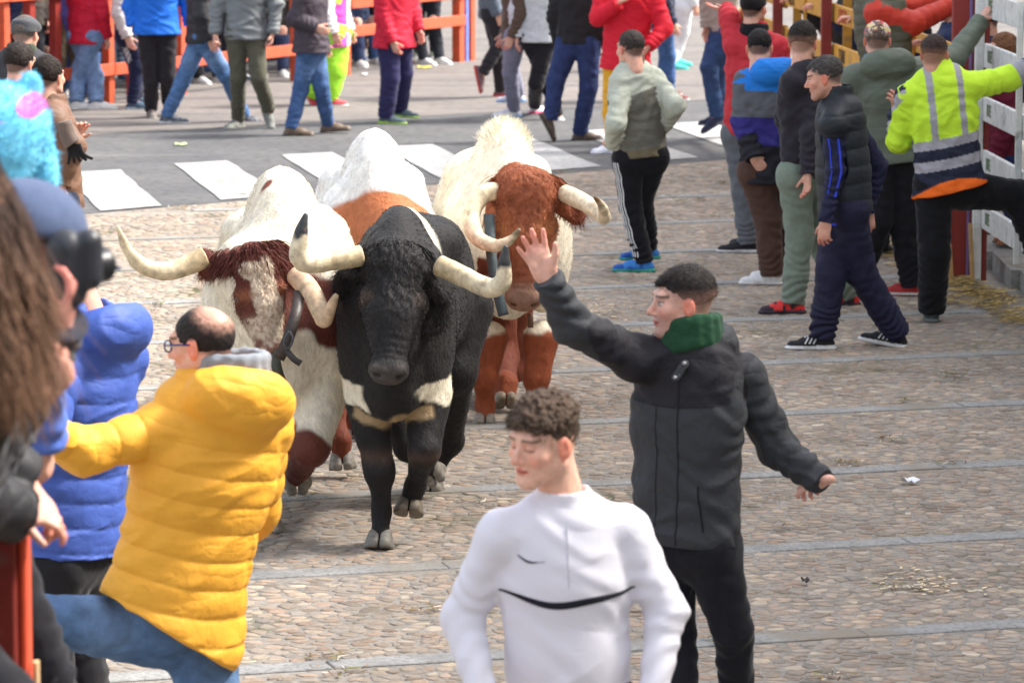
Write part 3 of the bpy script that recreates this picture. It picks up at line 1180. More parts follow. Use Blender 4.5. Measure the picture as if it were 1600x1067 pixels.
def decals(name, info, paths, width, col, mat=None, which='top', off=.0016, frm=None, stuff=False, cam=False):
    """thin ribbons (piping, zips, prints) laid on the surface of a garment. paths: lists of (l, u) torso coordinates, or world points;
    they are pressed on to the cloth along the direction frm"""
    V, Q = info[which]
    bv = BVHTree.FromPolygons(V.tolist(), Q.tolist())
    L, Fw, U, pel = info['L'], info['Fw'], info['U'], info['pel']
    frm = nrm(Fw if frm is None else frm)
    VV, QQ = [], []
    for pa in paths:
        P_ = []
        for q in pa:
            w = width
            if len(q) == 3 and not isinstance(q, np.ndarray):
                w = q[2]
            p = q if isinstance(q, np.ndarray) else pel + L * q[0] + U * q[1]
            hit = bv.ray_cast(Vector(p + frm * .5), Vector(-frm), 1.0)
            if hit[0] is None:
                continue
            P_.append((np.array(hit[0]), np.array(hit[1]), w))
        if len(P_) < 2:
            continue
        pts = np.array([x[0] for x in P_])
        d = np.gradient(pts, axis=0)
        o = len(VV)
        for (p, n_, w), dd in zip(P_, d):
            n_ = nrm(n_ + frm * .5)
            if n_ @ frm < 0:
                n_ = -n_
            s_ = nrm(np.cross(nrm(dd), n_))
            b = p + n_ * off
            VV += [b - s_ * w / 2 - n_ * .0012, b - s_ * w / 2 * .8 + n_ * .0012, b + s_ * w / 2 * .8 + n_ * .0012, b + s_ * w / 2 - n_ * .0012]
        for i in range(len(P_) - 1):
            for j in range(3):
                QQ.append([o + i * 4 + j, o + i * 4 + j + 1, o + i * 4 + 5 + j, o + i * 4 + 4 + j])
    if not VV:
        return None
    ob = mesh_obj(name, np.array(VV), np.array(QQ), mat or M_CLOTH, np.array(col), info['root'])
    if stuff:
        ob['kind'] = 'stuff'
    return ob

# ------------------------------------------------------------------ ground, road, paving
def ground_material(name, c1, c2, scale, rough=.95, bump=(40, .5, .01), patch=None, streak=None, specks=None):
    m = bpy.data.materials.new(name)
    m.use_nodes = True
    nt = m.node_tree
    N, L = nt.nodes, nt.links
    b = N['Principled BSDF']
    b.inputs['Roughness'].default_value = rough
    b.inputs['Specular IOR Level'].default_value = .2
    tc = N.new('ShaderNodeTexCoord')

    def noise(sc_, det=8, stretch=None, dist=0):
        n = N.new('ShaderNodeTexNoise')
        n.inputs['Scale'].default_value = sc_
        n.inputs['Detail'].default_value = det
        n.inputs['Distortion'].default_value = dist
        if stretch:
            mp = N.new('ShaderNodeMapping')
            mp.inputs['Rotation'].default_value = (0, 0, stretch[3] if len(stretch) > 3 else 0)
            mp.inputs['Scale'].default_value = stretch[:3]
            L.new(tc.outputs['Object'], mp.inputs[0])
            L.new(mp.outputs[0], n.inputs['Vector'])
        else:
            L.new(tc.outputs['Object'], n.inputs['Vector'])
        return n

    def mixc(fac, a, bcol):
        x = N.new('ShaderNodeMix')
        x.data_type = 'RGBA'
        L.new(fac, x.inputs[0])
        for i, v in ((6, a), (7, bcol)):
            if isinstance(v, tuple):
                x.inputs[i].default_value = (*v, 1)
            else:
                L.new(v, x.inputs[i])
        return x.outputs[2]

    def ramp(src, a, bb):
        r = N.new('ShaderNodeMapRange')
        r.inputs[1].default_value = a
        r.inputs[2].default_value = bb
        L.new(src, r.inputs[0])
        return r.outputs[0]
    n1 = noise(scale)
    out = mixc(ramp(n1.outputs['Fac'], .35, .65), c1, c2)
    n2 = noise(scale * 9, 4)
    out = mixc(ramp(n2.outputs['Fac'], .45, .8), out, tuple(x * .55 for x in c1))
    if patch:
        n3 = noise(patch[0], 6)
        out = mixc(ramp(n3.outputs['Fac'], patch[1], patch[1] + .1), out, patch[2])
    if streak:
        n4 = noise(streak[0], 5, streak[1])
        out = mixc(ramp(n4.outputs['Fac'], streak[2], streak[2] + .07), out, streak[3])
    if specks:
        v = N.new('ShaderNodeTexVoronoi')
        v.inputs['Scale'].default_value = specks[0]
        L.new(tc.outputs['Object'], v.inputs['Vector'])
        out = mixc(ramp(v.outputs['Distance'], specks[1], specks[1] - .05), out, specks[2])
    L.new(out, b.inputs['Base Color'])
    nb = noise(bump[0], 6)
    bp = N.new('ShaderNodeBump')
    bp.inputs['Strength'].default_value = bump[1]
    bp.inputs['Distance'].default_value = bump[2]
    L.new(nb.outputs['Fac'], bp.inputs['Height'])
    L.new(bp.outputs[0], b.inputs['Normal'])
    return m


def sheet(name, pts, z, mat, kind='structure', parent=None):
    V = np.array([[p[0], p[1], z] for p in pts])
    F_ = np.array([list(range(len(pts)))])
    o = mesh_obj(name, V, F_, mat, None, parent, smooth_sh=False)
    if kind:
        o['kind'] = kind
    return o


M_DIRT = ground_material('joint_dirt', (.235, .21, .18), (.305, .275, .24), 3.0, patch=(1.1, .6, (.085, .085, .035)))
M_ASPH = ground_material('asphalt', (.095, .095, .098), (.125, .124, .122), 1.2, bump=(120, .5, .004),
                         streak=(1.0, (.25, 3.0, 1, .75), .62, (.16, .155, .148)), specks=(150, .12, (.2, .2, .19)))
M_ROAD2 = ground_material('pale_road', (.19, .17, .155), (.15, .137, .128), .9, bump=(100, .5, .004),
                          streak=(1.0, (.12, 2.6, 1, -.6), .56, (.10, .094, .092)), specks=(90, .12, (.27, .25, .24)))
M_PAINTW = ground_material('road_paint', (.36, .355, .345), (.43, .425, .415), 3.0, bump=(90, .3, .002), patch=(14, .6, (.26, .25, .245)),
                           streak=(3.0, (.3, 4, 1, .2), .62, (.38, .37, .36)))
M_GRAN = ground_material('granite', (.25, .245, .235), (.33, .325, .31), 6.0, bump=(60, .5, .003), patch=(1.6, .54, (.235, .205, .165)), specks=(160, .2, (.18, .18, .18)))
M_KERB = ground_material('kerb_stone', (.26, .255, .245), (.33, .32, .30), 4.0, bump=(40, .5, .004), patch=(3.0, .6, (.2, .18, .15)))
M_STONE = mat_base('cobble', rough=.9, spec=.15, bump=(45, .7, .005), var=(22, .22), dirt=(2.2, .56, .55, (.14, .115, .085)))

ed0, eslope = A(-3.347, 32.556), .877            # kerb-less edge between cobbles and asphalt


def edge_y(x):
    return ed0[1] + (x - ed0[0]) * eslope


sheet('ground', [(-150, -40), (150, -40), (150, 400), (-150, 400)], .0, M_DIRT)
XL, XR = -22, 22
sheet('road', [(XL, edge_y(XL)), (XR, edge_y(XR)), (XR, edge_y(XR) + 60), (XL, edge_y(XL) + 60)], .004, M_ASPH)
r2 = lambda x: 42.4 + .70 * x
sheet('pale_road', [(XL, r2(XL)), (XR, r2(XR)), (XR + 20, 190), (XL - 20, 190)], .008, M_ROAD2)  # paler, dark-streaked sheet beyond the asphalt

cw = thing('crosswalk', 'row of white painted zebra crossing bars on the grey asphalt', 'crosswalk', (0, 38, 0))
for i in range(-2, 9):
    p = A(-3.845, 35.84) + i * A(.886, .83)
    w, d = A(.45, .27), A(.62, -3.12)
    q = [p, p + w, p + w + d + A(0, .12), p + d]
    cs = []
    for a_, b_ in zip(q, q[1:] + q[:1]):
        for s_ in np.linspace(0, 1, 7)[:-1]:
            pt = a_ + (b_ - a_) * s_
            cs.append(pt + RS.randn(2) * .008)
    cen = np.mean(cs, 0)
    V = np.array([[c_[0], c_[1], .0125] for c_ in cs])
    o = mesh_obj('painted_bar', V, np.array([list(range(len(V)))]), M_PAINTW, None, cw, smooth_sh=False)

# granite bands across the cobbles
bands = []
paving = bpy.data.objects.new('cobbled_paving', None)
link(paving)
paving['kind'] = 'structure'
for k in range(-1, 11):
    Yb = 18.085 - 1.93 * 2 + 1.93 * k + .0
    bands.append(Yb)
bslope = .285
bd = nrm(A(1, bslope))
bn = A(-bd[1], bd[0])
BW = .15


def band_dist(x, y):
    return np.min([np.abs((x * bn[0] + (y - Yb) * bn[1])) for Yb in bands], axis=0)


for Yb in bands:
    s = -6.5 + RS.rand()
    while s < 7:
        L_ = .85 + RS.rand() * .5
        c = A(0, Yb) + bd * (s + L_ / 2)
        s += L_
        if c[1] > edge_y(c[0]) - .5 or c[1] < 12.5 or abs(c[0]) > .1225 * c[1] + 1.2 or c[0] > 3.05 + (28.4 - c[1]) * .05:
            continue
        hx, hy = L_ / 2 - .004, BW / 2
        j = RS.randn(2) * .003
        prof = [(-hx, -hy), (hx, -hy), (hx, hy), (-hx, hy)]
        V = []
        tz = .006 + RS.rand() * .003
        for zz, ins in ((-.02, 0), (tz - .004, 0), (tz, .005)):
            for x, y in prof:
                x2, y2 = x - np.sign(x) * ins, y - np.sign(y) * ins
                w = c + j + bd * x2 + bn * y2
                V.append((w[0], w[1], zz))
        Q = np.array([[0, 1, 5, 4], [1, 2, 6, 5], [2, 3, 7, 6], [3, 0, 4, 7], [4, 5, 9, 8], [5, 6, 10, 9], [6, 7, 11, 10], [7, 4, 8, 11], [8, 9, 10, 11]])
        mesh_obj('granite_slab', np.array(V), Q, M_GRAN, None, paving, smooth_sh=False)

# cobbles: every stone its own relaxed polygon
sx, sy = .097, .060
gi, gj = np.meshgrid(np.arange(-82, 83), np.arange(0, 460), indexing='ij')
rs = np.random.RandomState(11)
PX = gi * sx + (gj % 2) * sx * .5 + (rs.rand(*gi.shape) - .5) * sx * 1.0
PY = 12.0 + gj * sy + (rs.rand(*gi.shape) - .5) * sy * .95
ct, st_ = bd
WX = PX * ct - (PY - 24) * st_
WY = 24 + PX * st_ + (PY - 24) * ct
okm = (np.abs(WX) < .1225 * WY + .75) & (WY > 14.0) & (WY < edge_y(WX) - .07) & (band_dist(WX, WY) > BW / 2 + .035) & (WX < 3.02 + (28.4 - WY) * .06)
NA = 7
ii, jj = np.argwhere(okm).T
m_ = (ii > 2) & (ii < gi.shape[0] - 3) & (jj > 2) & (jj < gi.shape[1] - 3)
ii, jj = ii[m_], jj[m_]
n = len(ii)
ang = (np.arange(NA) / NA * 2 * np.pi)[None, :] + rs.rand(n, 1) * .6
ux, uy = np.cos(ang), np.sin(ang)
Rr = np.full((n, NA), .11)
for a_ in range(-2, 3):
    for b_ in range(-2, 3):
        if a_ == 0 and b_ == 0:
            continue
        dx = WX[ii + a_, jj + b_] - WX[ii, jj]
        dy = WY[ii + a_, jj + b_] - WY[ii, jj]
        dd = dx * dx + dy * dy
        pr = dx[:, None] * ux + dy[:, None] * uy
        t = np.where(pr > 1e-4, dd[:, None] / (2 * np.maximum(pr, 1e-4)), 9)
        Rr = np.minimum(Rr, t)
gap = .002 + rs.rand(n, 1) * .006
# keep the stones clear of the granite bands
for Yb in bands:
    dist = (WX[ii, jj] * bn[0] + (WY[ii, jj] - Yb) * bn[1])[:, None]
    pr = (ux * bn[0] + uy * bn[1]) * -np.sign(dist)
    lim = np.where(pr > .05, (np.abs(dist) - BW / 2) / np.maximum(pr, .05), 9)
    Rr = np.minimum(Rr, np.maximum(lim, .01))
Rr = np.maximum(Rr - gap, .012)
Rr *= 1 + rs.randn(n, NA) * .04
hgt = .001 + rs.rand(n, 1) * .004
tilt = rs.randn(n, 2) * .03
cols = np.array([srgb(178, 158, 138), srgb(160, 148, 134), srgb(190, 160, 134), srgb(150, 146, 140), srgb(196, 178, 150), srgb(172, 138, 116), srgb(138, 124, 110), srgb(206, 190, 168)]) * .80
wts = np.array([.25, .19, .13, .12, .10, .07, .09, .05])
ccol = cols[rs.choice(len(cols), n, p=wts / wts.sum())]
big = vnoise(np.stack([WX[ii, jj], WY[ii, jj], np.zeros(n)], 1), .8, 4, 2)[:, None]
ccol = ccol * .8 + ccol.mean(1, keepdims=True) * A(1.08, 1.0, .9) * .2
ccol = (ccol * .55 + ccol.mean(0) * .45) * 1.06 * (1 + .10 * rs.randn(n, 1)).clip(.65, 1.4) * (1 + .22 * big)
rings = [(1.0, -.01), (.95, .5), (.62, 1.0)]
cx, cy = WX[ii, jj][:, None], WY[ii, jj][:, None]
VV = []
for fr, fz in rings:
    x = ux * Rr * fr
    y = uy * Rr * fr
    z = (hgt * fz if fz > 0 else -.012) + (x * tilt[:, :1] + y * tilt[:, 1:]) * (fz > 0)
    z = z + rs.randn(n, NA) * .0008
    VV.append(np.stack([cx + x, cy + y, z + 0 * x], -1))
ctr = np.stack([cx[:, 0], cy[:, 0], hgt[:, 0] * 1.05], -1)[:, None, :]
ALL = np.concatenate(VV + [ctr], 1)
nv = ALL.shape[1]
k_ = np.arange(NA)
k2 = (k_ + 1) % NA
ql = np.concatenate([np.stack([k_ + r * NA, k2 + r * NA, k2 + (r + 1) * NA, k_ + (r + 1) * NA], 1) for r in range(2)])
tl = np.stack([k_ + 2 * NA, k2 + 2 * NA, np.full(NA, 3 * NA)], 1)
# the stones that show largest, one object each
s_scr = .2871 * (0 + 1)
pxs = 800 + FPX * cx[:, 0] / (cy[:, 0] * CT + HCAM * ST)
score = cy[:, 0] + np.where((pxs < 420) | ((pxs > 690) & (pxs < 1060)), 3.0, 0)
vis = (pxs > 5) & (pxs < 1595) & (cy[:, 0] > 15.7)
order = np.argsort(np.where(vis, score, 99))[:290]
single = np.zeros(n, bool)
single[order] = True
for q_ in order:
    mesh_obj('cobblestone', ALL[q_], [ql, tl], M_STONE, np.tile(ccol[q_], (nv, 1)), paving)
rest = np.where(~single)[0]
off = (np.arange(len(rest)) * nv)[:, None, None]
o = mesh_obj('cobblestones', ALL[rest].reshape(-1, 3), [(ql[None] + off).reshape(-1, 4), (tl[None] + off).reshape(-1, 3)],
             M_STONE, np.repeat(ccol[rest], nv, 0), paving)
o['kind'] = 'stuff'


def scatter_blades(name, label, pts, count, length, width, col, z=.014, jitz=.01, seed=1, cat=None):
    rs = np.random.RandomState(seed)
    idx = rs.randint(0, len(pts), count)
    P = pts[idx] + rs.randn(count, 2) * .05
    a = rs.rand(count) * np.pi
    l = length * (.4 + rs.rand(count))
    d = np.stack([np.cos(a), np.sin(a)], 1) * l[:, None] / 2
    w = np.stack([-np.sin(a), np.cos(a)], 1) * width / 2
    z0 = z + rs.rand(count) * jitz
    z1 = z + rs.rand(count) * jitz
    V = np.stack([np.c_[P - d - w, z0], np.c_[P - d + w, z0 + .002], np.c_[P + d + w, z1 + .002], np.c_[P + d - w, z1]], 1).reshape(-1, 3)
    Q = np.arange(count * 4).reshape(-1, 4)
    c = np.repeat(np.array(col)[rs.randint(0, len(col), count)] * (.7 + .5 * rs.rand(count, 1)), 4, 0)
    o = mesh_obj(name, V, Q, M_CLOTH, c, None, smooth_sh=False)
    o['kind'] = 'stuff'
    o['label'] = label
    return o


def px_line(pa, pb, n):
    a_, b_ = ground(*pa)[:2], ground(*pb)[:2]
    return a_ + (b_ - a_) * np.linspace(0, 1, n)[:, None]


rs = np.random.RandomState(2)
strawp = np.concatenate([px_line((1480, 430), (1598, 500), 60) + rs.randn(60, 2) * A(.10, .3), px_line((1380, 390), (1490, 432), 30) + rs.randn(30, 2) * A(.08, .2)])
scatter_blades('straw', 'loose yellow straw along the foot of the right fence', strawp, 3200, .07, .005, [srgb(214, 186, 110), srgb(190, 160, 96), srgb(150, 126, 80)])
dp = np.concatenate([np.stack([rs.uniform(-.12, .12, 60) * 24, rs.uniform(15.5, 36, 60)], 1)])
scatter_blades('dry_litter', 'dry bits of grass and leaf scattered over the cobbles', dp, 1500, .045, .006, [srgb(150, 120, 80), srgb(92, 72, 50), srgb(120, 122, 70), srgb(210, 200, 180)], seed=5)

# sunlit patches on the cobbles, imitated with pale scattered chips
for (px, py, rx, ry, sd) in ((1440, 915, .3, .3, 1), (930, 488, .2, .5, 2)):
    g = ground(px, py)
    q = np.random.RandomState(sd).randn(60, 2) * A(rx, ry) * .5 + g[:2]
    scatter_blades('sun_patch_chips', 'pale chips imitating a patch of sunlight on the cobbles', q, 110, .03, .011, [srgb(222, 204, 170), srgb(206, 184, 148)], seed=sd, jitz=.003, z=.009)


def litter(name, label, px, py, sx_, sy_, col, rotz=0):
    g = ground(px, py)
    m = rot((0, 0, 1), rotz)
    n_ = 5
    V = []
    for i in range(n_):
        for j in range(3):
            x, y = (i / (n_ - 1) - .5) * sx_, (j / 2 - .5) * sy_
            V.append(m @ A(x, y, .022 + .008 * math.sin(i * 2.1 + j) + (.01 if j == 1 else 0)))
    V = np.array(V)
    V[:, 2] += .0
    top_ = V + A(g[0], g[1], 0)
    bot = top_ - A(0, 0, .003)
    Q = [[i * 3 + j, (i + 1) * 3 + j, (i + 1) * 3 + j + 1, i * 3 + j + 1] for i in range(n_ - 1) for j in range(2)]
    Q = np.array(Q)
    o = mesh_obj(name, np.concatenate([top_, bot]), np.concatenate([Q, Q[:, ::-1] + len(top_)]), M_CLOTH, np.array(col), None, origin=(g[0], g[1], 0))
    tag(o, label, 'litter')


litter('paper_scrap', 'small crumpled white paper scrap on the cobbles at right', 1422, 757, .07, .07, (.75, .77, .8), .5)
litter('plastic_strip', 'yellow plastic strip lying on the road by the back fence', 663, 108, .16, .12, srgb(240, 210, 60), .1)
litter('paper_strip', 'pale green paper strip on the asphalt beside the zebra crossing', 283, 229, .11, .10, srgb(190, 205, 150), .1)
litter('paper_ball', 'small white paper ball on the road before the back fence', 570, 119, .05, .1, (.8, .8, .8), .1)
litter('stone_chip', 'dark stone chip on the cobbles below the black sleeve', 1258, 914, .03, .05, (.05, .04, .035), .1)

# raised kerb and pavement at right
k0, k1 = A(3.20, 29.3), A(3.33, 22.5)
V, Q = [], []
pav = bpy.data.objects.new('pavement', None)
link(pav)
pav['kind'] = 'structure'
y = 22.3
while y < 29.2:
    L_ = 1.1
    c = A(3.30 + (28.4 - y) * .055, y + L_ / 2)
    V, Q = boxes([((c[0] + .13, c[1], .06), (.13, L_ / 2 - .006, .07), np.eye(3))])
    mesh_obj('kerb_stone', V, Q, M_KERB, None, pav, smooth_sh=False)
    for kx in range(3):
        V, Q = boxes([((c[0] + .27 + .3 + kx * .6, c[1], .05), (.296, L_ / 2 - .006, .074), np.eye(3))])
        mesh_obj('paving_slab', V, Q, M_KERB, None, pav, smooth_sh=False)
    y += L_

# ------------------------------------------------------------------ fences
ORANGE = srgb(206, 90, 58)
RED = srgb(150, 52, 44)
RUST = srgb(128, 44, 38)
YEL = srgb(210, 154, 60)
WHT = srgb(226, 226, 222)
TIMB = srgb(200, 160, 110)

fb = thing('orange_fence', 'long red and orange painted plank fence across the back of the road', 'fence', (-4.64, 42.64, 0))
fd = nrm(A(4.05, 7.04, 0))
f0 = A(-4.64, 42.64, 0)
fnrm = A(fd[1], -fd[0], 0)


def fence_pt(s, z=0, o=0):
    return f0 + fd * s + fnrm * o + A(0, 0, z)


def s_of_px(px):
    # parameter along the fence where its foot stands in column px
    lo_, hi_ = -6, 12
    for _ in range(40):
        mid = (lo_ + hi_) / 2
        p = fence_pt(mid)
        x = 800 + FPX * p[0] / (p[1] * CT + HCAM * ST)
        if x < px:
            lo_ = mid
        else:
            hi_ = mid
    return (lo_ + hi_) / 2


post_px = [-60, 8, 48, 88, 170, 283, 462, 540, 716]
ps = [s_of_px(p) for p in post_px]
for i, (p, s) in enumerate(zip(post_px, ps)):
    if p == 716:
        beam('post', fence_pt(s), fence_pt(s, 1.9), .11, .11, M_PAINT, fb, up=tuple(fnrm), col=np.array(ORANGE))
        beam('post', fence_pt(s + .16), fence_pt(s + .16, 1.9), .07, .07, M_PAINT, fb, up=tuple(fnrm), col=np.array(srgb(110, 130, 200)))
        beam('post', fence_pt(s + .27), fence_pt(s + .27, 1.9), .10, .10, M_PAINT, fb, up=tuple(fnrm), col=np.array(ORANGE))
    else:
        beam('post', fence_pt(s), fence_pt(s, 1.75), .10, .09, M_PAINT, fb, up=tuple(fnrm), col=np.array(RED if p in (88, 48) else ORANGE))
for i, (a_, b_) in enumerate(zip(ps[:-1], ps[1:])):
    hs = [.36, 1.2, 1.6] if i < 6 else [.5, .82, 1.3]
    for z in hs:
        beam('rail', fence_pt(a_ - .02, z, .075), fence_pt(b_ + .02, z, .075), .03, .125, M_PAINT, fb, up=(0, 0, 1), col=np.array(ORANGE) * (.9 + .2 * RS.rand()))
for s in (s_of_px(188), s_of_px(455), s_of_px(20)):
    beam('prop', fence_pt(s, 0, .16), fence_pt(s, .3, .16), .1, .1, M_PAINT, fb, up=tuple(fnrm), col=np.array(RED))

# right fence: metal posts, yellow lettered boards further back, white boards near
fr = thing('yellow_board_fence', 'fence of yellow stencilled boards between dark red metal posts on the right', 'fence', (2.6, 34, 0))
rd = lambda Y: 3.124 + (28.41 - Y) * .0972 + (.0 if Y > 28 else (28.41 - Y) * -.045)
rpt = lambda Y, z=0, o=0: A(rd(Y) + o, Y, z)
LET = {
    'A': [(0, 0, .5, 1), (.5, 1, 1, 0), (.2, .4, .8, .4)], 'Y': [(0, 1, .5, .5), (1, 1, .5, .5), (.5, .5, .5, 0)],
    'T': [(0, 1, 1, 1), (.5, 1, .5, 0)], 'O': [(0, 0, 0, 1), (0, 1, 1, 1), (1, 1, 1, 0), (1, 0, 0, 0)],
    'C': [(1, 1, 0, 1), (0, 1, 0, 0), (0, 0, 1, 0)], 'R': [(0, 0, 0, 1), (0, 1, 1, 1), (1, 1, 1, .5), (1, .5, 0, .5), (.4, .5, 1, 0)],
    'E': [(1, 1, 0, 1), (0, 1, 0, 0), (0, 0, 1, 0), (0, .5, .8, .5)], 'L': [(0, 1, 0, 0), (0, 0, 1, 0)], 'I': [(.5, 0, .5, 1)],
    'S': [(1, 1, 0, 1), (0, 1, 0, .5), (0, .5, 1, .5), (1, .5, 1, 0), (1, 0, 0, 0)], 'N': [(0, 0, 0, 1), (0, 1, 1, 0), (1, 0, 1, 1)],
    'U': [(0, 1, 0, 0), (0, 0, 1, 0), (1, 0, 1, 1)], '2': [(0, 1, 1, 1), (1, 1, 1, .5), (1, .5, 0, .5), (0, .5, 0, 0), (0, 0, 1, 0)]}


def lettering(text, org, along, up, out, size, mat, col, parent, stroke=.016):
    bl = []
    x = 0
    for ch in text:
        for (x0, y0, x1, y1) in LET.get(ch, []):
            a_ = org + along * (x + x0 * size * .55) + up * y0 * size
            b_ = org + along * (x + x1 * size * .55) + up * y1 * size
            d = b_ - a_
            L_ = np.linalg.norm(d)
            d = d / L_
            s_ = np.cross(d, out)
            bl.append(((a_ + b_) / 2 + out * .002, (L_ / 2 + stroke * .4, stroke / 2, .0015), np.stack([d, s_, out], 1)))
        x += size * .8
    V, Q = boxes(bl)
    o = mesh_obj('lettering', V, Q, mat, np.array(col), parent, smooth_sh=False)
    o['kind'] = 'stuff'
    return o


def fence_Y_px(px):
    lo_, hi_ = 22.0, 60.0
    for _ in range(40):
        mid = (lo_ + hi_) / 2
        p = rpt(mid)
        x = 800 + FPX * p[0] / (p[1] * CT + HCAM * ST)
        if x > px:
            lo_ = mid
        else:
            hi_ = mid
    return (lo_ + hi_) / 2


rposts = [1143, 1222, 1298, 1390, 1512]
rY = [fence_Y_px(p) for p in rposts]
for p, Y in zip(rposts, rY):
    w = .085 if p != 1512 else .16
    beam('metal_post', rpt(Y, 0, -.05), rpt(Y, 2.3, -.05), w, .09, M_METAL, fr, up=(0, 1, 0), col=np.array(RUST) * (1.3 if p == 1512 else 1))
    if p != 1512:
        beam('metal_post', rpt(Y, 0, .12), rpt(Y, 2.3, .12), .07, .09, M_PAINT, fr, up=(0, 1, 0), col=np.array(YEL) * .75)
words_ = ['RENTE', 'ESTA', 'TELA', 'OCI', 'COSTA', 'TIRO', 'LINEA', 'UTEN']
wi = 0
for a_, b_ in zip(rY[1:], rY[:-1]):
    m = (a_ + b_) / 2
    for z in (1.48, 1.16, .84, .52):
        zz = z + RS.randn() * .01
        pa, pb = rpt(a_ - .03, zz, .02), rpt(b_ + .03, zz, .02)
        cc_ = np.array(YEL) * (.85 + .25 * RS.rand())
        beam('board', pa, pb, .03, .15, M_PAINT, fr, col=cc_)
        al = nrm(pa - pb)
        outv = nrm(np.cross(al, A(0, 0, 1)))
        if outv[0] > 0:
            outv = -outv
        if z > .9:
            t_ = words_[wi % len(words_)]
            wi += 1
            LL = np.linalg.norm(pa - pb)
            org = pb + al * (LL * .12) - A(0, 0, .045) + outv * .0165
            lettering(t_, org, al, A(0, 0, 1), outv, min(.09, LL * .75 / (len(t_) * .8) * 1.0 if False else .09), M_PAINT,
                      srgb(190, 70, 50) if wi % 3 else srgb(90, 70, 50), fr, .014)
# upright thin stays on the boards
for px in (1257, 1345, 1425):
    Y = fence_Y_px(px)
    beam('stay', rpt(Y, .3, -.01), rpt(Y, 1.62, -.01), .03, .018, M_PAINT, fr, up=(0, 1, 0), col=np.array(YEL))

fw = thing('white_fence', 'white painted board fence with a red metal end post on the right', 'fence', (3.15, 28.3, 0))
Yw = fence_Y_px(1527)
wd = lambda Y, z=0, o=0: A(3.165 + (28.3 - Y) * .05 + o, Y, z)
beam('end_post', wd(28.3, 0, -.01), wd(28.3, 2.0, -.01), .06, .07, M_PAINT, fw, up=(0, 1, 0), col=np.array(WHT))
beam('metal_strip', wd(28.42, 0, -.05), wd(28.42, 2.4, -.05), .02, .03, M_METAL, fw, up=(0, 1, 0), col=np.array(srgb(120, 100, 150)))
beam('metal_post', wd(28.3, 0, .04), wd(28.3, 2.2, .04), .035, .05, M_METAL, fw, up=(0, 1, 0), col=np.array(RUST))
for z in (1.87, 1.53, 1.17, .81, .44):
    pa, pb = wd(28.36, z, .03), wd(22.5, z + .02, .03)
    beam('board', pa, pb, .03, .165, M_PAINT, fw, col=np.array(WHT) * (.92 + .1 * RS.rand()))
    al = nrm(pb - pa)
    outv = A(-1, 0, 0)
    for dd in (.28,):
        org = pa + al * dd - A(0, 0, .03) + outv * .017
        lettering('NTE', org, al, A(0, 0, 1), nrm(np.cross(A(0, 0, 1), al)) if np.cross(A(0, 0, 1), al)[0] < 0 else nrm(np.cross(al, A(0, 0, 1))), .07, M_PAINT, srgb(120, 138, 110), fw, .012)
for Y in (26.7, 24.6):
    beam('stay', wd(Y, .3, -.01), wd(Y, 1.98, -.01), .045, .02, M_PAINT, fw, up=(0, 1, 0), col=np.array(WHT))
for dx, c_ in ((-.02, TIMB), (-.16, TIMB)):
    beam('wedge', wd(28.2, .0, dx - .03), wd(28.2, .42 + dx, dx - .05), .03, .02, M_PAINT, fw, up=(0, 1, 0), col=np.array(c_))
# cable tie / bracket ring on the far post
# near left fence
fl = thing('red_fence', 'dark red timber fence post and boards at the near left edge', 'fence', (-1.25, 10, 0))
pY = 9.9
px0 = at(17, 800, pY)[0]
beam('post', (px0 - .01, pY, 0), (px0 - .01, pY, 1.96), .055, .16, M_PAINT, fl, up=(0, 1, 0), col=np.array(srgb(120, 40, 32)))
beam('post_edge', (px0 + .03, pY + .01, 0), (px0 + .03, pY + .01, 1.99), .02, .1, M_PAINT, fl, up=(0, 1, 0), col=np.array(srgb(208, 82, 52)))
beam('wedge', (px0 + .05, pY, 0), (px0 + .055, pY, 1.32), .014, .03, M_PAINT, fl, up=(0, 1, 0), col=np.array(srgb(222, 186, 140)))
for z in (1.45, 1.0, .55):
    beam('board', (px0 - .03, pY + .1, z), (px0 - 2.2, pY - 2.2, z + .1), .035, .17, M_PAINT, fl, col=np.array(srgb(205, 110, 82)))
beam('top_rail', (px0 - .03, pY, 1.9), (px0 - 2.2, pY - 2.2, 1.95), .06, .1, M_PAINT, fl, col=np.array(srgb(150, 52, 40)))

# ------------------------------------------------------------------ unseen house added at right so its wall and roof shade the street
hb = thing('shade_house', 'cream rendered three storey house added unseen right of the picture to shade the street', 'building', (10, 20, 0))
M_RENDER = mat_base('render_wall', rough=.95, bump=(8, .3, .01), var=(1.5, .12), const=srgb(206, 190, 160))
M_ROOF = mat_base('roof_tiles', rough=.9, bump=(20, .6, .02), var=(3, .3), const=srgb(150, 84, 58))
M_GLASS = mat_base('window_glass', rough=.05, spec=.6, bump=None, var=(3, .1), const=(.03, .035, .04))
HX, HH, HY0, HY1 = 9.2, 10.6, -8.0, 39.5
V, Q = boxes([((HX + 4, (HY0 + HY1) / 2, HH / 2), (4, (HY1 - HY0) / 2, HH / 2), np.eye(3))])
mesh_obj('wall', V, Q, M_RENDER, None, hb, smooth_sh=False)
V = np.array([[HX - .5, HY0 - .3, HH + .003], [HX - .5, HY1 + .3, HH + .003], [HX + 4, HY1 + .3, HH + 1.7], [HX + 4, HY0 - .3, HH + 1.7], [HX + 8.5, HY1 + .3, HH + .003], [HX + 8.5, HY0 - .3, HH + .003]])
mesh_obj('roof', V, [np.array([[0, 3, 2, 1], [3, 5, 4, 2]]), np.array([[0, 5, 3], [1, 2, 4]]), np.array([[0, 1, 4, 5]])], M_ROOF, None, hb, smooth_sh=False)
yy = HY0 + 2
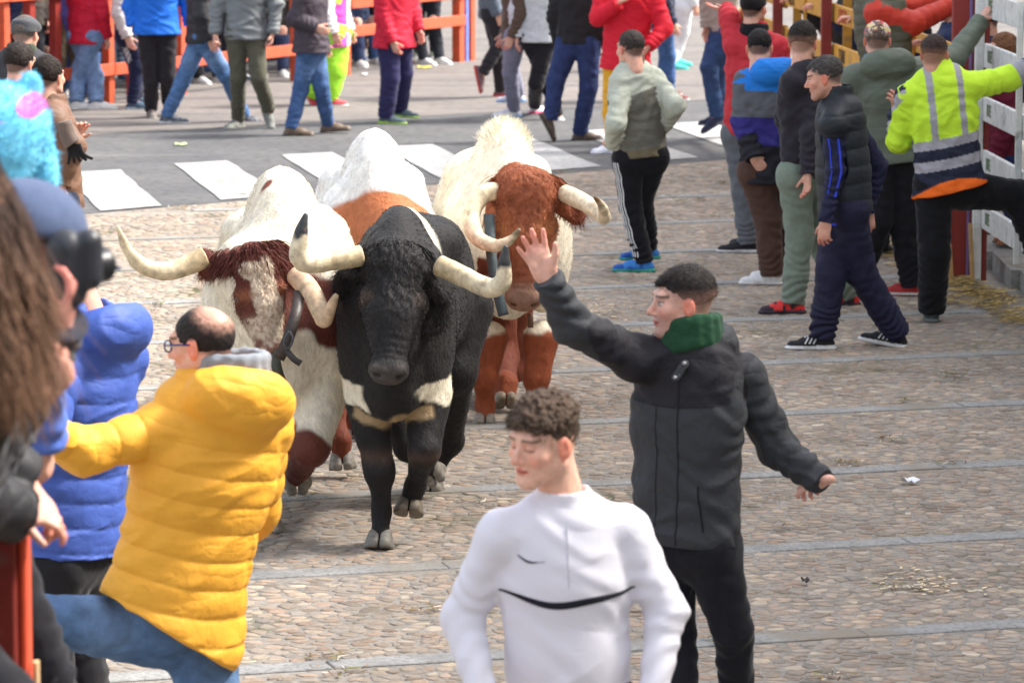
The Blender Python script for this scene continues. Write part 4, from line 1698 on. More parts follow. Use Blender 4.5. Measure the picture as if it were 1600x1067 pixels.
while yy < HY1 - 1:
    for zf in (1.2, 4.4, 7.6):
        V, Q = boxes([((HX - .02, yy, zf + .8), (.04, .55, .85), np.eye(3))])
        w_ = mesh_obj('window', V, Q, M_PAINT, np.array(WHT), hb, smooth_sh=False)
        V, Q = boxes([((HX - .065, yy, zf + .8), (.01, .47, .76), np.eye(3))])
        mesh_obj('pane', V, Q, M_GLASS, None, w_, smooth_sh=False)
    yy += 3.1

# stepped timber stand behind the orange fence
gs = thing('timber_stand', 'dark stepped timber stand behind the spectators at the orange fence', 'grandstand', fence_pt(3, 0, -2.4))
for k_ in range(4):
    o_ = -2.5 - k_ * .75
    for s0 in np.arange(-7, 8.5, 2.6):
        beam('riser', fence_pt(s0, .22 + k_ * .42, o_), fence_pt(s0 + 2.58, .22 + k_ * .42, o_), .03, .40, M_PAINT, gs, col=np.array(srgb(70, 54, 46)) * (.7 + .5 * RS.rand()))
        beam('step', fence_pt(s0, .44 + k_ * .42, o_ - .36), fence_pt(s0 + 2.58, .44 + k_ * .42, o_ - .36), .70, .04, M_PAINT, gs, col=np.array(srgb(110, 88, 70)) * (.7 + .5 * RS.rand()))

# ------------------------------------------------------------------ cattle
def bull(label, Y0, yaw, cx_px, poll, muzzle, legs, horns, coat, headcoat, ears, hair_col, s=1.0, hump=1.0, head_up=None, width=1.0,
         fur_len=.02, fur_n=38000, wither=1.42, forelock=None, neck_drop=0.0, horn_cols=None, name='bull', dewlap=0.0, poll_tuft=1.0,
         hump_fluff=0, peak=.085, face_scale=1.0, belly=0.0, eyes=True, lid_col=(.16, .12, .10)):
    c0 = at(cx_px, 600, Y0)
    base = A(c0[0], Y0, 0)
    L, Fw, U = frame(yaw)
    root = thing(name, label, name, base)
    T = lambda l, f, u: base + (L * l + Fw * f) * s + U * u * s
    P = lambda t: at(t[0], t[1], Y0 + t[2])
    w = width
    f = Field(.0125, .06)
    sqL = (L, .86)
    # trunk
    f.cone(T(0, -.2, .93 - belly), T(0, -1.05, .92 - belly), .37 * s * w, .39 * s * w, sq=sqL, k=.1)
    f.cone(T(0, -1.05, .98), T(0, -1.42, 1.06), .33 * s * w, .25 * s * w, k=.1)
    for sg in (-1, 1):
        f.ell(T(sg * .2 * w, -.03, .93), A(.15 * w, .24, .36) * s, M=np.stack([L, Fw, U], 1), k=.09)
        f.ell(T(sg * .17 * w, -1.25, .98), A(.16, .26, .34) * s, M=np.stack([L, Fw, U], 1), k=.09)
        f.ell(T(sg * .2 * w, -1.0, 1.24), A(.09, .12, .08) * s, k=.08)
    f.cone(T(0, -.42, wither - .22), T(0, -1.38, 1.2), .16 * s, .14 * s, k=.12)
    f.cone(T(0, -.35, wither - .2), T(0, -.02, wither - .24), .2 * s * hump, .22 * s * hump, sq=(L, .62), k=.14)
    f.ell(T(0, -.14, wither - .11), A(peak, .2, .13) * s, M=np.stack([L, Fw, U], 1), k=.15)
    f.cone(T(0, .1, .86), T(0, .14, .72), .24 * s * w, .16 * s * w, sq=sqL, k=.1)
    # neck
    pl, mz = P(poll), P(muzzle)
    D = nrm(mz - pl)
    HL = head_up if head_up is not None else L
    HL = nrm(HL - (HL @ D) * D)
    Nf = np.cross(HL, D)            # face normal
    if Nf @ A(0, -1, .3) < 0:
        Nf = -Nf
    hl = np.linalg.norm(mz - pl)
    nb = pl - Nf * .16 + D * .06
    f.cone(T(0, -.05, 1.12), nb, .27 * s, .175, sq=(L, .82), k=.12)
    f.cone(T(0, .1, .85), nb + D * .12 - Nf * .02, .19 * s, .12, sq=(L, .75), k=.1)
    if dewlap:
        f.cone(T(0, .2, .7 - dewlap), nb + D * .2, .07, .05, k=.1)
    # legs
    hoofs = []
    for lg in legs:
        pts = [P(p) if abs(p[0]) > 3 else T(*p[:3]) for p in lg['p']]
        rr = lg.get('r', [.12, .075, .046, .05, .05])
        kk = .045
        for i in range(len(pts) - 1):
            f.cone(pts[i], pts[i + 1], rr[i] * s, rr[i + 1] * s, k=kk)
        if lg.get('front', True):
            f.ell(pts[1] + Fw * .012, A(.054, .052, .07) * s * (rr[1] / .068 * .9), k=.03)
        else:
            f.cone(pts[1] - Fw * .0, pts[1] - Fw * .07 + U * .04, .04 * s, .03 * s, k=.03)
        hoofs.append((pts[-1], pts[-2], lg))
    f.plane((0, 0, .002), (0, 0, -1))
    V, Q, ci = f.mesh()
    Nn = vnormals(V, Q)
    loc = np.stack([(V - base) @ L, (V - base) @ Fw, (V - base) @ U], 1) / s
    V = V + Nn * (.006 * vnoise(loc * A(1, 1, .5), 9, 3, 2) + .003 * vnoise(loc, 26, 7))[:, None]
    cb = coat(loc, V, P)
    body_parts = [(V, Q, cb)]
    furs = [(V, Nn, cb)]
    # ---- head, finer
    g = Field(.0068, .035)
    H = lambda l, d, n_: pl + HL * l + D * d + Nf * n_
    k = hl / .58
    g.ell(H(0, .03, -.07), A(.15, .11, .12) * k, M=np.stack([HL, D, Nf], 1), k=.05)
    g.cone(H(0, .08 * k, -.04), H(0, .26 * k, -.035), .132 * k * face_scale, .108 * k * face_scale, sq=(Nf, .72), k=.05)
    g.cone(H(0, .26 * k, -.035), H(0, .5 * k, -.045), .105 * k * face_scale, .072 * k * face_scale, sq=(Nf, .8), k=.05)
    g.ell(H(0, .535 * k, -.05), A(.088, .065, .062) * k, M=np.stack([HL, D, Nf], 1), k=.035)
    g.cone(H(0, .12 * k, -.17), H(0, .46 * k, -.12), .09 * k, .05 * k, k=.06)
    for sg in (-1, 1):
        g.cone(H(sg * .095 * k, .2 * k, -.10), H(sg * .045 * k, .4 * k, -.09), .06 * k, .04 * k, k=.04)
        g.ell(H(sg * .112 * k * face_scale, .2 * k, -.035), A(.032, .045, .035) * k, M=np.stack([HL, D, Nf], 1), k=.025)
        g.ell(H(sg * .129 * k * face_scale, .212 * k, -.04), A(.016, .021, .016) * k, M=np.stack([HL, D, Nf], 1), k=.008, op='sub')
        g.ell(H(sg * .05 * k, .565 * k, -.015), A(.022, .016, .02) * k, M=np.stack([HL, D, Nf], 1), k=.012, op='sub')
        g.ell(H(sg * .045 * k, .545 * k, .0), A(.03, .02, .016) * k, M=np.stack([HL, D, Nf], 1), k=.02)
    g.cone(H(-.065 * k, .598 * k, -.075), H(.065 * k, .598 * k, -.075), .006, .006, k=.008, op='sub')
    # ears
    for sg, e in zip((-1, 1), ears):
        if e is None:
            continue
        e0 = P(e[0]) if len(e[0]) == 3 else H(sg * .14, .08, -.1)
        e1 = P(e[1])
        d = nrm(e1 - e0)
        le = np.linalg.norm(e1 - e0)
        ex = nrm(np.cross(d, nrm(Nf + A(0, 0, .2))))
        en = np.cross(d, ex)
        g.cone(H(sg * .12 * k, .07, -.1), e0, .04, .035, k=.03)
        g.ell((e0 + e1) / 2, A(le * .58, .062, .022), M=np.stack([d, ex, en], 1), k=.02, col=5)
        fr = en if en @ A(0, -1, 0) > 0 else -en
        g.ell((e0 + e1) / 2 + fr * .02 + d * .01, A(le * .4, .036, .014), M=np.stack([d, ex, en], 1), k=.012, op='sub')
    V2, Q2, ci2 = g.mesh()
    V2 = smooth(V2, Q2, 1, .3)
    N2 = vnormals(V2, Q2)
    hloc = np.stack([(V2 - pl) @ HL, (V2 - pl) @ D, (V2 - pl) @ Nf], 1) / k
    wv = sst(hloc[:, 2], -.08, 0) * (1 - sst(hloc[:, 1], .2, .34))
    V2 = V2 + N2 * (.009 * vnoise(hloc * A(1.6, .8, 1) + .02 * vnoise(hloc, 20, 3)[:, None], 45, 6, 2) * wv + .002 * vnoise(hloc, 40, 9))[:, None]
    wr_ = np.sin(hloc[:, 1] * 170 + 3 * vnoise(hloc, 12, 4)) * sst(hloc[:, 1], .34, .42) * (1 - sst(hloc[:, 1], .5, .54)) * .0012
    V2 = V2 + N2 * wr_[:, None]
    ch = headcoat(hloc, ci2)
    body_parts.append((V2, Q2, ch))
    Vj, Fj, Cj = join(body_parts)
    mesh_obj('body', Vj, Fj, M_HIDE, Cj, root)
    # ---- fur
    bl = []
    lean = np.stack([np.zeros(len(V)), np.zeros(len(V)), np.full(len(V), -.9)], 1) - Fw * .9
    wgt = np.ones(len(V)) * (loc[:, 2] > .16) * (.3 + (Nn[:, 1] < .3))
    ln = fur_len * (.3 + .4 * sst(loc[:, 2], .7, .9) + .5 * sst(loc[:, 2], 1.2, 1.4))
    bl.append(blades(V, Nn, cb, fur_n, ln, .0022, lean=lean, seed=1, jit=.4, wgt=wgt, stand=.28))
    if hump_fluff:
        hw_ = sst(loc[:, 2], wither - .12, wither - .0) * (np.abs(loc[:, 0]) < .14) * (loc[:, 1] > -.45)
        if hw_.sum() > 0:
            bl.append(blades(V, Nn, cb, 1800, hump_fluff, .0024, lean=A(0, 0, .5), seed=3, jit=.6, wgt=hw_ + 1e-9))
    wh = (np.ones(len(V2)) * (hloc[:, 1] < .5) * (ci2 != 5) + 1.2 * (ci2 == 5)) * (N2[:, 1] < .4)
    lh = .009 + .010 * (1 - sst(hloc[:, 1], .12, .3)) + .02 * (ci2 == 5)
    bl.append(blades(V2, N2, ch, 9000, lh, .0019, lean=D * .7, seed=2, jit=.5, wgt=wh + 1e-9))
    Vf, Ff, Cf = join(bl)
    o = mesh_obj('coat_fur', Vf, Ff, M_FUR, Cf, root, smooth_sh=False)
    o['kind'] = 'stuff'
    # forelock: long hair falling from the poll over the brow
    rs = np.random.RandomState(9)
    fl_ = forelock or {}
    nfl = fl_.get('n', 900)
    lp, la, wd_ = [], [], fl_.get('w', .13)
    for i in range(nfl):
        u_ = (rs.rand() * 2 - 1)
        p0 = H(u_ * wd_, rs.rand() * .09 - .055, -.07 * u_ * u_ * 1.5 - .02 + rs.rand() * .05)
        side = u_ * fl_.get('side', .9) + rs.randn() * .3
        ll = fl_.get('len', .15) * (.5 + rs.rand() * .8)
        d1 = nrm(D * (.5 + rs.rand() * .5) + HL * side + Nf * (.55 + .3 * rs.randn()))
        d2 = nrm(D * 1.0 + HL * side * .8 - Nf * .25)
        w0 = .0042
        q1 = p0 + d1 * ll * .35
        q2 = q1 + d2 * ll * .4
        q3 = q2 + nrm(d2 + rs.randn(3) * .35) * ll * .3
        sd_ = nrm(np.cross(d1, rs.randn(3)))
        o_ = len(lp)
        for q_, ww in ((p0, w0), (q1, w0), (q2, w0 * .7), (q3, w0 * .15)):
            lp += [q_ - sd_ * ww / 2, q_ + sd_ * ww / 2]
        la += [[o_, o_ + 1, o_ + 3, o_ + 2], [o_ + 2, o_ + 3, o_ + 5, o_ + 4], [o_ + 4, o_ + 5, o_ + 7, o_ + 6]]
    hc = np.repeat(np.array(hair_col) * (1 + .3 * rs.randn(nfl, 1)).clip(.5, 1.8), 8, 0)
    o = mesh_obj('forelock', np.array(lp), np.array(la), M_FUR, hc, root, smooth_sh=False)
    o['kind'] = 'stuff'
    # ---- eyes
    if eyes:
        for sg in (-1, 1):
            ring = [H(sg * (.139 * k * face_scale - .006 * abs(math.cos(a))), .212 * k + .021 * math.cos(a), -.036 + .015 * math.sin(a)) for a in np.linspace(0, 2 * np.pi, 13)]
            tube_obj('eyelid', ring, [.0045] * 13, M_HIDE, np.array(lid_col), root, seg=6, sub=2)
            e = Field(.004, 0)
            e.ell(H(sg * .125 * k * face_scale, .212 * k, -.036), A(.02, .021, .02) * k)
            Ve, Qe, _ = e.mesh()
            mesh_obj('eye', Ve, Qe, M_WET, A(.012, .008, .006), root)
    # ---- horns
    for hi, hn in enumerate(horns):
        if hn is None:
            continue
        pts = [P(p) for p in hn['p']]
        n_ = len(pts)
        rr = hn.get('r') or list(np.interp(np.arange(n_) / (n_ - 1), [0, .4, .8, 1], [.046, .042, .03, .007]))
        Vh, Fh, tv = tube(pts, rr, 16, 8)
        Vh = Vh + .0035 * vnoise(Vh, 22, 6, 2)[:, None]
        c1, c2, c3 = hn.get('c', (srgb(198, 178, 140), srgb(214, 200, 170), srgb(58, 60, 62)))
        tt = tv + .06 * vnoise(Vh, 30, 4)
        a1 = sst(tt, .05, .4)[:, None]
        a2 = sst(tt, hn.get('tip', .72), hn.get('tip', .72) + .06)[:, None]
        cc = np.array(c1) * (1 - a1) + np.array(c2) * a1
        cc = cc * (1 - a2) + np.array(c3) * a2
        cc = cc * (1 + .22 * vnoise(Vh * A(1, 1, 1), 36, 8, 2))[:, None]
        mesh_obj('horn', Vh, Fh, M_HORN, np.clip(cc, 0, 1), root)
    # ---- hooves: two claws each
    for pt, up_, lg in hoofs:
        fy = lg.get('fd', Fw)
        fy = nrm(fy)
        ax_ = lg.get('ax')
        dn = nrm(pt - up_) if ax_ is None else nrm(A(*ax_))
        S = nrm(np.cross(fy, dn))
        fy2 = np.cross(dn, S)
        if fy2 @ fy < 0:
            fy2 = -fy2
        for sg in (-1, 1):
            e = Field(.0055, .012)
            tip_ = pt + dn * .068 + fy2 * .055 + S * sg * .024
            e.cone(pt + dn * .0 + S * sg * .023, pt + dn * .058 + fy2 * .012 + S * sg * .029, .031 * s, .041 * s, k=.01)
            e.cone(pt + dn * .01 + fy2 * .02 + S * sg * .022, tip_ - dn * .02, .026 * s, .026 * s, k=.015)
            e.plane(pt + dn * .07, dn)
            e.plane(pt + S * sg * .0035, -S * sg)
            Ve, Qe, _ = e.mesh()
            hcol = np.array(lg.get('hc', srgb(128, 122, 112)))
            zz = (Ve - pt) @ dn
            cc = hcol * (1 + .25 * np.sin(zz * 260) * .4 + .2 * vnoise(Ve, 40, 3))[:, None]
            mesh_obj('hoof', Ve, Qe, M_HOOF, np.clip(cc, 0, 1), root)
    # tail
    t0 = T(0, -1.62, 1.18)
    tube_obj('tail', [t0, T(0, -1.74, 1.05), T(.03, -1.76, .8), T(.05, -1.74, .5)], [.035, .026, .02, .035], M_HIDE, coat(np.array([[0, -1.5, 1.2]]), np.array([t0]), P)[0], root)
    return dict(root=root, H=H, P=P, T=T, D=D, Nf=Nf, HL=HL, k=k, L=L, Fw=Fw)


CREAM = srgb(232, 222, 200)
CREAM2 = srgb(214, 196, 160)
WHITE = srgb(242, 238, 230)
MAROON = srgb(98, 52, 42)
BROWN = srgb(150, 84, 54)
BROWN2 = srgb(112, 56, 38)
BLK = srgb(34, 32, 32)


def blend(c, w, col):
    w = np.clip(w, 0, 1)[:, None]
    return c * (1 - w) + np.array(col) * w


# --- black bull at the front
def coat_black(loc, V, P):
    c = np.tile(np.array(BLK), (len(loc), 1)) * (1 + .25 * vnoise(loc, 5, 2, 2))[:, None]
    l, f_, u = loc.T
    nz = .05 * vnoise(loc, 9, 5, 2)
    band = sst(-np.abs(u - (.70 + .18 * (np.abs(l) - .2)) + nz), -.058, -.046) * sst(np.abs(l) + 1.2 * nz, .11, .135) * (f_ > -.25)
    c = blend(c, band, srgb(232, 222, 198))
    low = sst(-np.abs(u - .56 - .5 * np.abs(l) ** 1.0 * .5 + nz), -.04, -.02) * (1 - sst(np.abs(l) + nz, .15, .18)) * (f_ > -.2)
    c = blend(c, low * .8, srgb(176, 150, 112))
    kn = np.exp(-((u - .42) / .03) ** 2) * (f_ > -.2) * .25
    c = blend(c, kn, srgb(120, 90, 70))
    c = blend(c, sst(u + nz, 1.2, 1.26) * sst(-f_, .25, .3) * sst(f_, -.75, -.62) * (l > .02) * .9, srgb(226, 220, 205))
    return c


def head_black(h, ci):
    c = np.tile(np.array(srgb(42, 40, 40)), (len(h), 1)) * (1 + .4 * vnoise(h, 12, 4, 2))[:, None]
    c = blend(c, sst(h[:, 1], .5, .56) * .8, srgb(78, 72, 68))
    c = blend(c, (ci == 5) * .3, srgb(60, 55, 50))
    c = blend(c, .7 * np.exp(-((np.abs(h[:, 0]) - .12) / .03) ** 2 - ((h[:, 1] - .21) / .03) ** 2), srgb(95, 80, 70))
    return c


YB = 18.55
B1 = bull('black bull with white leg bands trotting at the front between two pale steers', YB, -3, 618, (620, 395, -.35), (607, 588, -.62),
          [dict(p=[(575, 625, -.05), (593, 735, -.12), (596, 798, -.08), (594, 835, -.12)], r=[.105, .062, .038, .042], hc=srgb(120, 116, 108)),
           dict(p=[(668, 620, 0), (662, 705, -.16), (650, 755, .0), (641, 783, .02)], r=[.11, .066, .042, .046], ax=(-.12, -.5, -.8), hc=srgb(112, 102, 88)),
           dict(p=[(-.2, -1.2, .9), (-.17, -1.05, .62), (636, 700, .95), (668, 730, 1.15)], r=[.17, .1, .055, .045], front=False),
           dict(p=[(.2, -1.25, .9), (.19, -1.1, .62), (705, 690, 1.4), (674, 735, 1.42), (674, 752, 1.4)], r=[.17, .1, .055, .045, .045], front=False)],
          [dict(p=[(563, 400, -.35), (515, 408, -.42), (478, 411, -.5), (466, 396, -.54), (471, 362, -.55), (478, 334, -.55)], r=[.047, .045, .044, .040, .03, .008], tip=.74),
           dict(p=[(686, 415, -.35), (728, 434, -.42), (765, 450, -.48), (785, 440, -.52), (788, 412, -.54), (790, 384, -.55)], r=[.047, .045, .043, .040, .03, .008], tip=.76)],
          coat_black, head_black, [((545, 425, -.2), (535, 465, -.12)), ((692, 470, -.2), (668, 522, -.25))], srgb(40, 38, 38),
          head_up=A(1, 0, -.16), forelock=dict(n=1100, len=.085, w=.15, side=1.0), wither=1.47, s=1.0, hump=.85, peak=.07, fur_len=.018, width=.74, face_scale=1.0, dewlap=0.02)

# --- left pale steer with maroon poll
def coat_left(loc, V, P):
    c = np.tile(np.array(CREAM), (len(loc), 1)) * (1 + .10 * vnoise(loc, 4, 2, 2))[:, None]
    l, f_, u = loc.T
    nz = vnoise(loc * A(1, 1, .6), 6, 15, 3)
    c = blend(c, sst(vnoise(loc, 3, 44, 2), .2, .6) * .5, CREAM2)
    c = blend(c, sst(-np.abs(u - 1.02) + .25 * nz, -.16, -.10) * (f_ > .0) * (l > -.05), MAROON)
    c = blend(c, sst(nz, .42, .5) * (u > .95) * (f_ > -.25), BROWN2)
    c = blend(c, sst(-u + .14 * nz, -.50, -.46) * (f_ > -.3), MAROON)
    c = blend(c, sst(-u + .14 * nz, -.40, -.36) * (f_ <= -.3), BROWN2)
    return c


def head_left(h, ci):
    l, d, n_ = h.T
    nz = vnoise(h, 16, 5, 3)
    c = np.tile(np.array(srgb(206, 190, 168)), (len(h), 1)) * (1 + .15 * nz)[:, None]
    c = blend(c, sst(vnoise(h * A(1, 1, 1), 70, 25, 2), -.05, .25) * .6, srgb(140, 110, 92))
    c = blend(c, sst(np.abs(l) + .06 * nz, .085, .10) * sst(-d, -.42, -.3), MAROON)
    c = blend(c, sst(-d + .03 * nz, -.05, -.02), MAROON)
    c = blend(c, np.exp(-((np.abs(l) - .11) / .04) ** 2 - ((d - .21) / .035) ** 2), srgb(140, 86, 60))
    c = blend(c, sst(d + .05 * nz, .42, .5) * sst(nz, -.3, .1), srgb(120, 84, 70))
    c = blend(c, (ci == 5) * .9, BROWN2)
    return c


YLb = 18.9
B2 = bull('cream steer with maroon poll and roan face lowering its head, leftmost of the herd', YLb, 2, 440, (398, 398, -.42), (432, 560, -.5),
          [dict(p=[(395, 640, 0), (408, 745, -.05), (420, 800, 0), (424, 822, -.04)], r=[.105, .062, .038, .042]),
           dict(p=[(500, 610, -.05), (485, 698, -.28), (470, 728, .05), (463, 742, .16)], r=[.13, .08, .052, .05], ax=(0, .8, -.5)),
           dict(p=[(-.2, -1.25, .9), (-.17, -1.1, .62), (440, 700, 1.25), (446, 735, 1.2), (448, 762, 1.18)], r=[.17, .1, .055, .045, .045], front=False),
           dict(p=[(.2, -1.25, .9), (.19, -1.1, .62), (520, 640, 1.5), (532, 690, 1.4), (534, 710, 1.4)], r=[.17, .1, .055, .045, .045], front=False)],
          [dict(p=[(322, 401, -.4), (290, 416, -.42), (255, 424, -.46), (218, 412, -.5), (196, 384, -.52), (184, 353, -.54)], r=[.047, .045, .041, .034, .022, .006], tip=2,
                c=(srgb(200, 176, 136), srgb(214, 196, 162), srgb(190, 172, 140))),
           dict(p=[(462, 430, -.4), (485, 455, -.5), (502, 488, -.62), (508, 498, -.66), (525, 462, -.74)], r=[.047, .045, .041, .037, .012], tip=2,
                c=(srgb(206, 170, 140), srgb(200, 172, 140), srgb(214, 200, 180)))],
          coat_left, head_left, [((322, 402, -.2), (318, 420, -.05)), ((478, 440, -.2), (500, 470, -.05))], srgb(100, 58, 52),
          head_up=A(1, .35, -.12), forelock=dict(n=2300, len=.085, w=.15, side=1.5), wither=1.57, s=1.02, width=1.02, fur_len=.02, hump_fluff=0, face_scale=1.02)

# --- right steer with chestnut head
def coat_right(loc, V, P):
    c = np.tile(np.array(srgb(238, 228, 206)), (len(loc), 1)) * (1 + .08 * vnoise(loc, 4, 2, 2))[:, None]
    l, f_, u = loc.T
    nz = vnoise(loc * A(1, 1, .6), 7, 17, 3)
    c = blend(c, sst(vnoise(loc, 3, 44, 2), .1, .6) * .4, CREAM2)
    c = blend(c, sst(-np.abs(u - .86) + .12 * nz, -.09, -.05) * (f_ > .1) * (np.abs(l + .03) < .14 + .05 * nz), BROWN2)
    c = blend(c, sst(-np.abs(u - 1.25) + .1 * nz, -.2, -.14) * (f_ > .22), BROWN)
    c = blend(c, sst(-u + .04 * nz, -.49, -.46) * (f_ > -.4), srgb(146, 76, 48))
    c = blend(c, sst(-u + .05 * nz, -.7, -.66) * (f_ <= -.4), srgb(120, 62, 44))
    return c


def head_right(h, ci):
    l, d, n_ = h.T
    nz = vnoise(h, 14, 5, 3)
    c = np.tile(np.array(srgb(150, 86, 58)), (len(h), 1)) * (1 + .25 * nz)[:, None]
    c = blend(c, .5 * np.exp(-((np.abs(l) - .11) / .05) ** 2 - ((d - .22) / .06) ** 2), srgb(196, 126, 76))
    c = blend(c, sst(d, .44, .52) * .75, srgb(150, 122, 104))
    c = blend(c, (ci == 5) * .7, BROWN2)
    return c


YR = 22.15
B3 = bull('pale steer with chestnut head and legs coming behind the black bull on the right', YR, 3, 792, (822, 285, -.42), (818, 478, -.6),
          [dict(p=[(765, 530, -.05), (757, 590, -.1), (758, 633, -.04), (757, 652, -.08)], r=[.10, .066, .044, .044], hc=srgb(140, 132, 120)),
           dict(p=[(845, 530, -.05), (838, 590, -.1), (838, 636, 0), (836, 658, 0)], r=[.10, .064, .042, .042], hc=srgb(130, 120, 108)),
           dict(p=[(-.05, -1.0, .85), (784, 560, .9), (790, 600, .35), (790, 618, .3)], r=[.15, .09, .06, .055], front=False, hc=srgb(140, 126, 108)),
           dict(p=[(.1, -1.25, .85), (804, 540, 1.3), (803, 580, 1.25), (803, 594, 1.25)], r=[.15, .09, .055, .05], front=False)],
          [dict(p=[(778, 300, -.4), (755, 304, -.42), (736, 334, -.48), (745, 370, -.58), (772, 384, -.68), (796, 376, -.74), (812, 358, -.78)], r=[.05, .05, .048, .043, .036, .024, .008], tip=.86,
                c=(srgb(226, 208, 172), srgb(232, 216, 184), srgb(140, 128, 100))),
           dict(p=[(882, 303, -.4), (905, 312, -.5), (928, 326, -.62), (944, 340, -.74), (940, 322, -.88), (929, 308, -.95)], r=[.048, .046, .042, .036, .022, .007], tip=.84,
                c=(srgb(224, 206, 172), srgb(230, 214, 184), srgb(130, 100, 70)))],
          coat_right, head_right, [None, ((884, 332, -.25), (912, 338, -.2))], srgb(140, 78, 52),
          head_up=A(1, 0, .02), forelock=dict(n=2000, len=.12, w=.16, side=1.2), wither=1.54, s=1.0, width=1.0, fur_len=.02, hump_fluff=.035, face_scale=1.05)

# --- steer hidden behind the black bull
def coat_mid(loc, V, P):
    c = np.tile(np.array(WHITE), (len(loc), 1)) * (1 + .08 * vnoise(loc, 4, 2, 2))[:, None]
    l, f_, u = loc.T
    nz = vnoise(loc, 8, 19, 2)
    c = blend(c, sst(f_ + .06 * nz - .9 * (u - 1.10), -.02, .03) * (u > .75), srgb(186, 112, 72))
    c = blend(c, sst(-u + .05 * nz, -.6, -.55), BROWN2)
    return c


YM = 21.55
B4 = bull('white steer with an orange brown neck, mostly hidden behind the black bull', YM, 3, 588, (640, 375, -.55), (650, 545, -.75),
          [dict(p=[(545, 570, 0), (548, 630, -.05), (549, 660, 0), (550, 668, 0)], r=[.105, .062, .038, .042], hc=srgb(150, 146, 136)),
           dict(p=[(612, 590, 0), (606, 650, -.1), (603, 676, 0), (602, 690, 0)], r=[.105, .062, .038, .042]),
           dict(p=[(-.2, -1.25, .9), (-.17, -1.1, .62), (-.17, -1.4, .5, 0), (-.17, -1.3, .12, 0)], r=[.17, .1, .055, .045], front=False),
           dict(p=[(.2, -1.25, .9), (.19, -1.1, .62), (.17, -1.4, .5, 0), (.17, -1.3, .12, 0)], r=[.17, .1, .055, .045], front=False)],
          [dict(p=[(598, 400, -.55), (580, 430, -.65), (570, 460, -.7)], r=[.045, .035, .012], tip=2),
           dict(p=[(694, 395, -.6), (698, 430, -.68), (692, 462, -.76), (685, 486, -.82)], r=[.047, .044, .038, .022], tip=2,
                c=(srgb(205, 185, 140), srgb(190, 160, 108), srgb(150, 120, 80)))],
          coat_mid, head_right, [((600, 400, -.4), (570, 440, -.35)), None], srgb(150, 84, 56),
          forelock=dict(n=500, len=.1, w=.12), wither=1.56, s=1.0, width=.96, fur_len=.018, hump_fluff=0, hump=.85, peak=.055)
COWS = {}


def strap(name, parent, pts, w, col, mat=None, th=.004, up=A(0, 0, 1)):
    """flat band through points"""
    pts = np.array(pts)
    P_, T_ = [], []
    n_ = len(pts)
    for i in range(n_ - 1):
        p0, p1, p2, p3 = pts[max(i - 1, 0)], pts[i], pts[i + 1], pts[min(i + 2, n_ - 1)]
        for s_ in range(5 if i < n_ - 2 else 6):
            t = s_ / 5
            P_.append(.5 * ((2 * p1) + (-p0 + p2) * t + (2 * p0 - 5 * p1 + 4 * p2 - p3) * t * t + (-p0 + 3 * p1 - 3 * p2 + p3) * t ** 3))
    P_ = np.array(P_)
    D_ = np.gradient(P_, axis=0)
    V = []
    for p, d in zip(P_, D_):
        s_ = nrm(np.cross(d, A(0, -1, 0)))
        o_ = nrm(np.cross(d, s_)) * th
        V += [p - s_ * w / 2 - o_, p + s_ * w / 2 - o_, p + s_ * w / 2 + o_, p - s_ * w / 2 + o_]
    m = len(P_)
    Q = []
    for i in range(m - 1):
        for j in range(4):
            Q.append([i * 4 + j, i * 4 + (j + 1) % 4, (i + 1) * 4 + (j + 1) % 4, (i + 1) * 4 + j])
    Q.append([0, 3, 2, 1])
    Q.append([4 * m - 4, 4 * m - 3, 4 * m - 2, 4 * m - 1])
    return mesh_obj(name, np.array(V), np.array(Q), mat or M_LEATHER, np.array(col), parent)


P3 = B3['P']
strap('collar', B3['root'], [P3((764, 335, -.5)), P3((768, 400, -.62)), P3((776, 450, -.68)), P3((787, 493, -.72))], .055, srgb(66, 78, 82))
strap('bell_strap', B3['root'], [P3((828, 490, -.45)), P3((829, 500, -.46)), P3((829, 512, -.46))], .03, srgb(96, 66, 50))
P2 = B2['P']
strap('collar', B2['root'], [P2((468, 455, -.5)), P2((462, 490, -.62)), P2((450, 530, -.66)), P2((436, 560, -.62))], .05, srgb(62, 52, 48))
tube_obj('buckle', [P2((452, 518, -.7)), P2((458, 530, -.72)), P2((450, 545, -.72)), P2((444, 532, -.72)), P2((452, 518, -.7))], [.005] * 5, M_METAL, srgb(60, 62, 66), B2['root'])
strap('strap_end', B2['root'], [P2((446, 545, -.7)), P2((458, 560, -.72)), P2((470, 568, -.72))], .028, srgb(44, 40, 40))
strap('rope_collar', B2['root'], [P2((428, 548, -.5)), P2((434, 580, -.55)), P2((446, 612, -.5))], .045, srgb(62, 62, 48))

# ------------------------------------------------------------------ people in the foreground
DK = srgb(46, 47, 52)
DK2 = srgb(58, 60, 64)


def fn_coat_grey(loc, ci, c, d):
    l, f_, u = loc.T
    TL = d['TL']
    yoke = (u > TL * .70 + .06 * np.abs(l)) & (ci != 3) & (ci != 4) & (np.abs(l) < .19)
    c[yoke] = srgb(40, 39, 44)
    return c


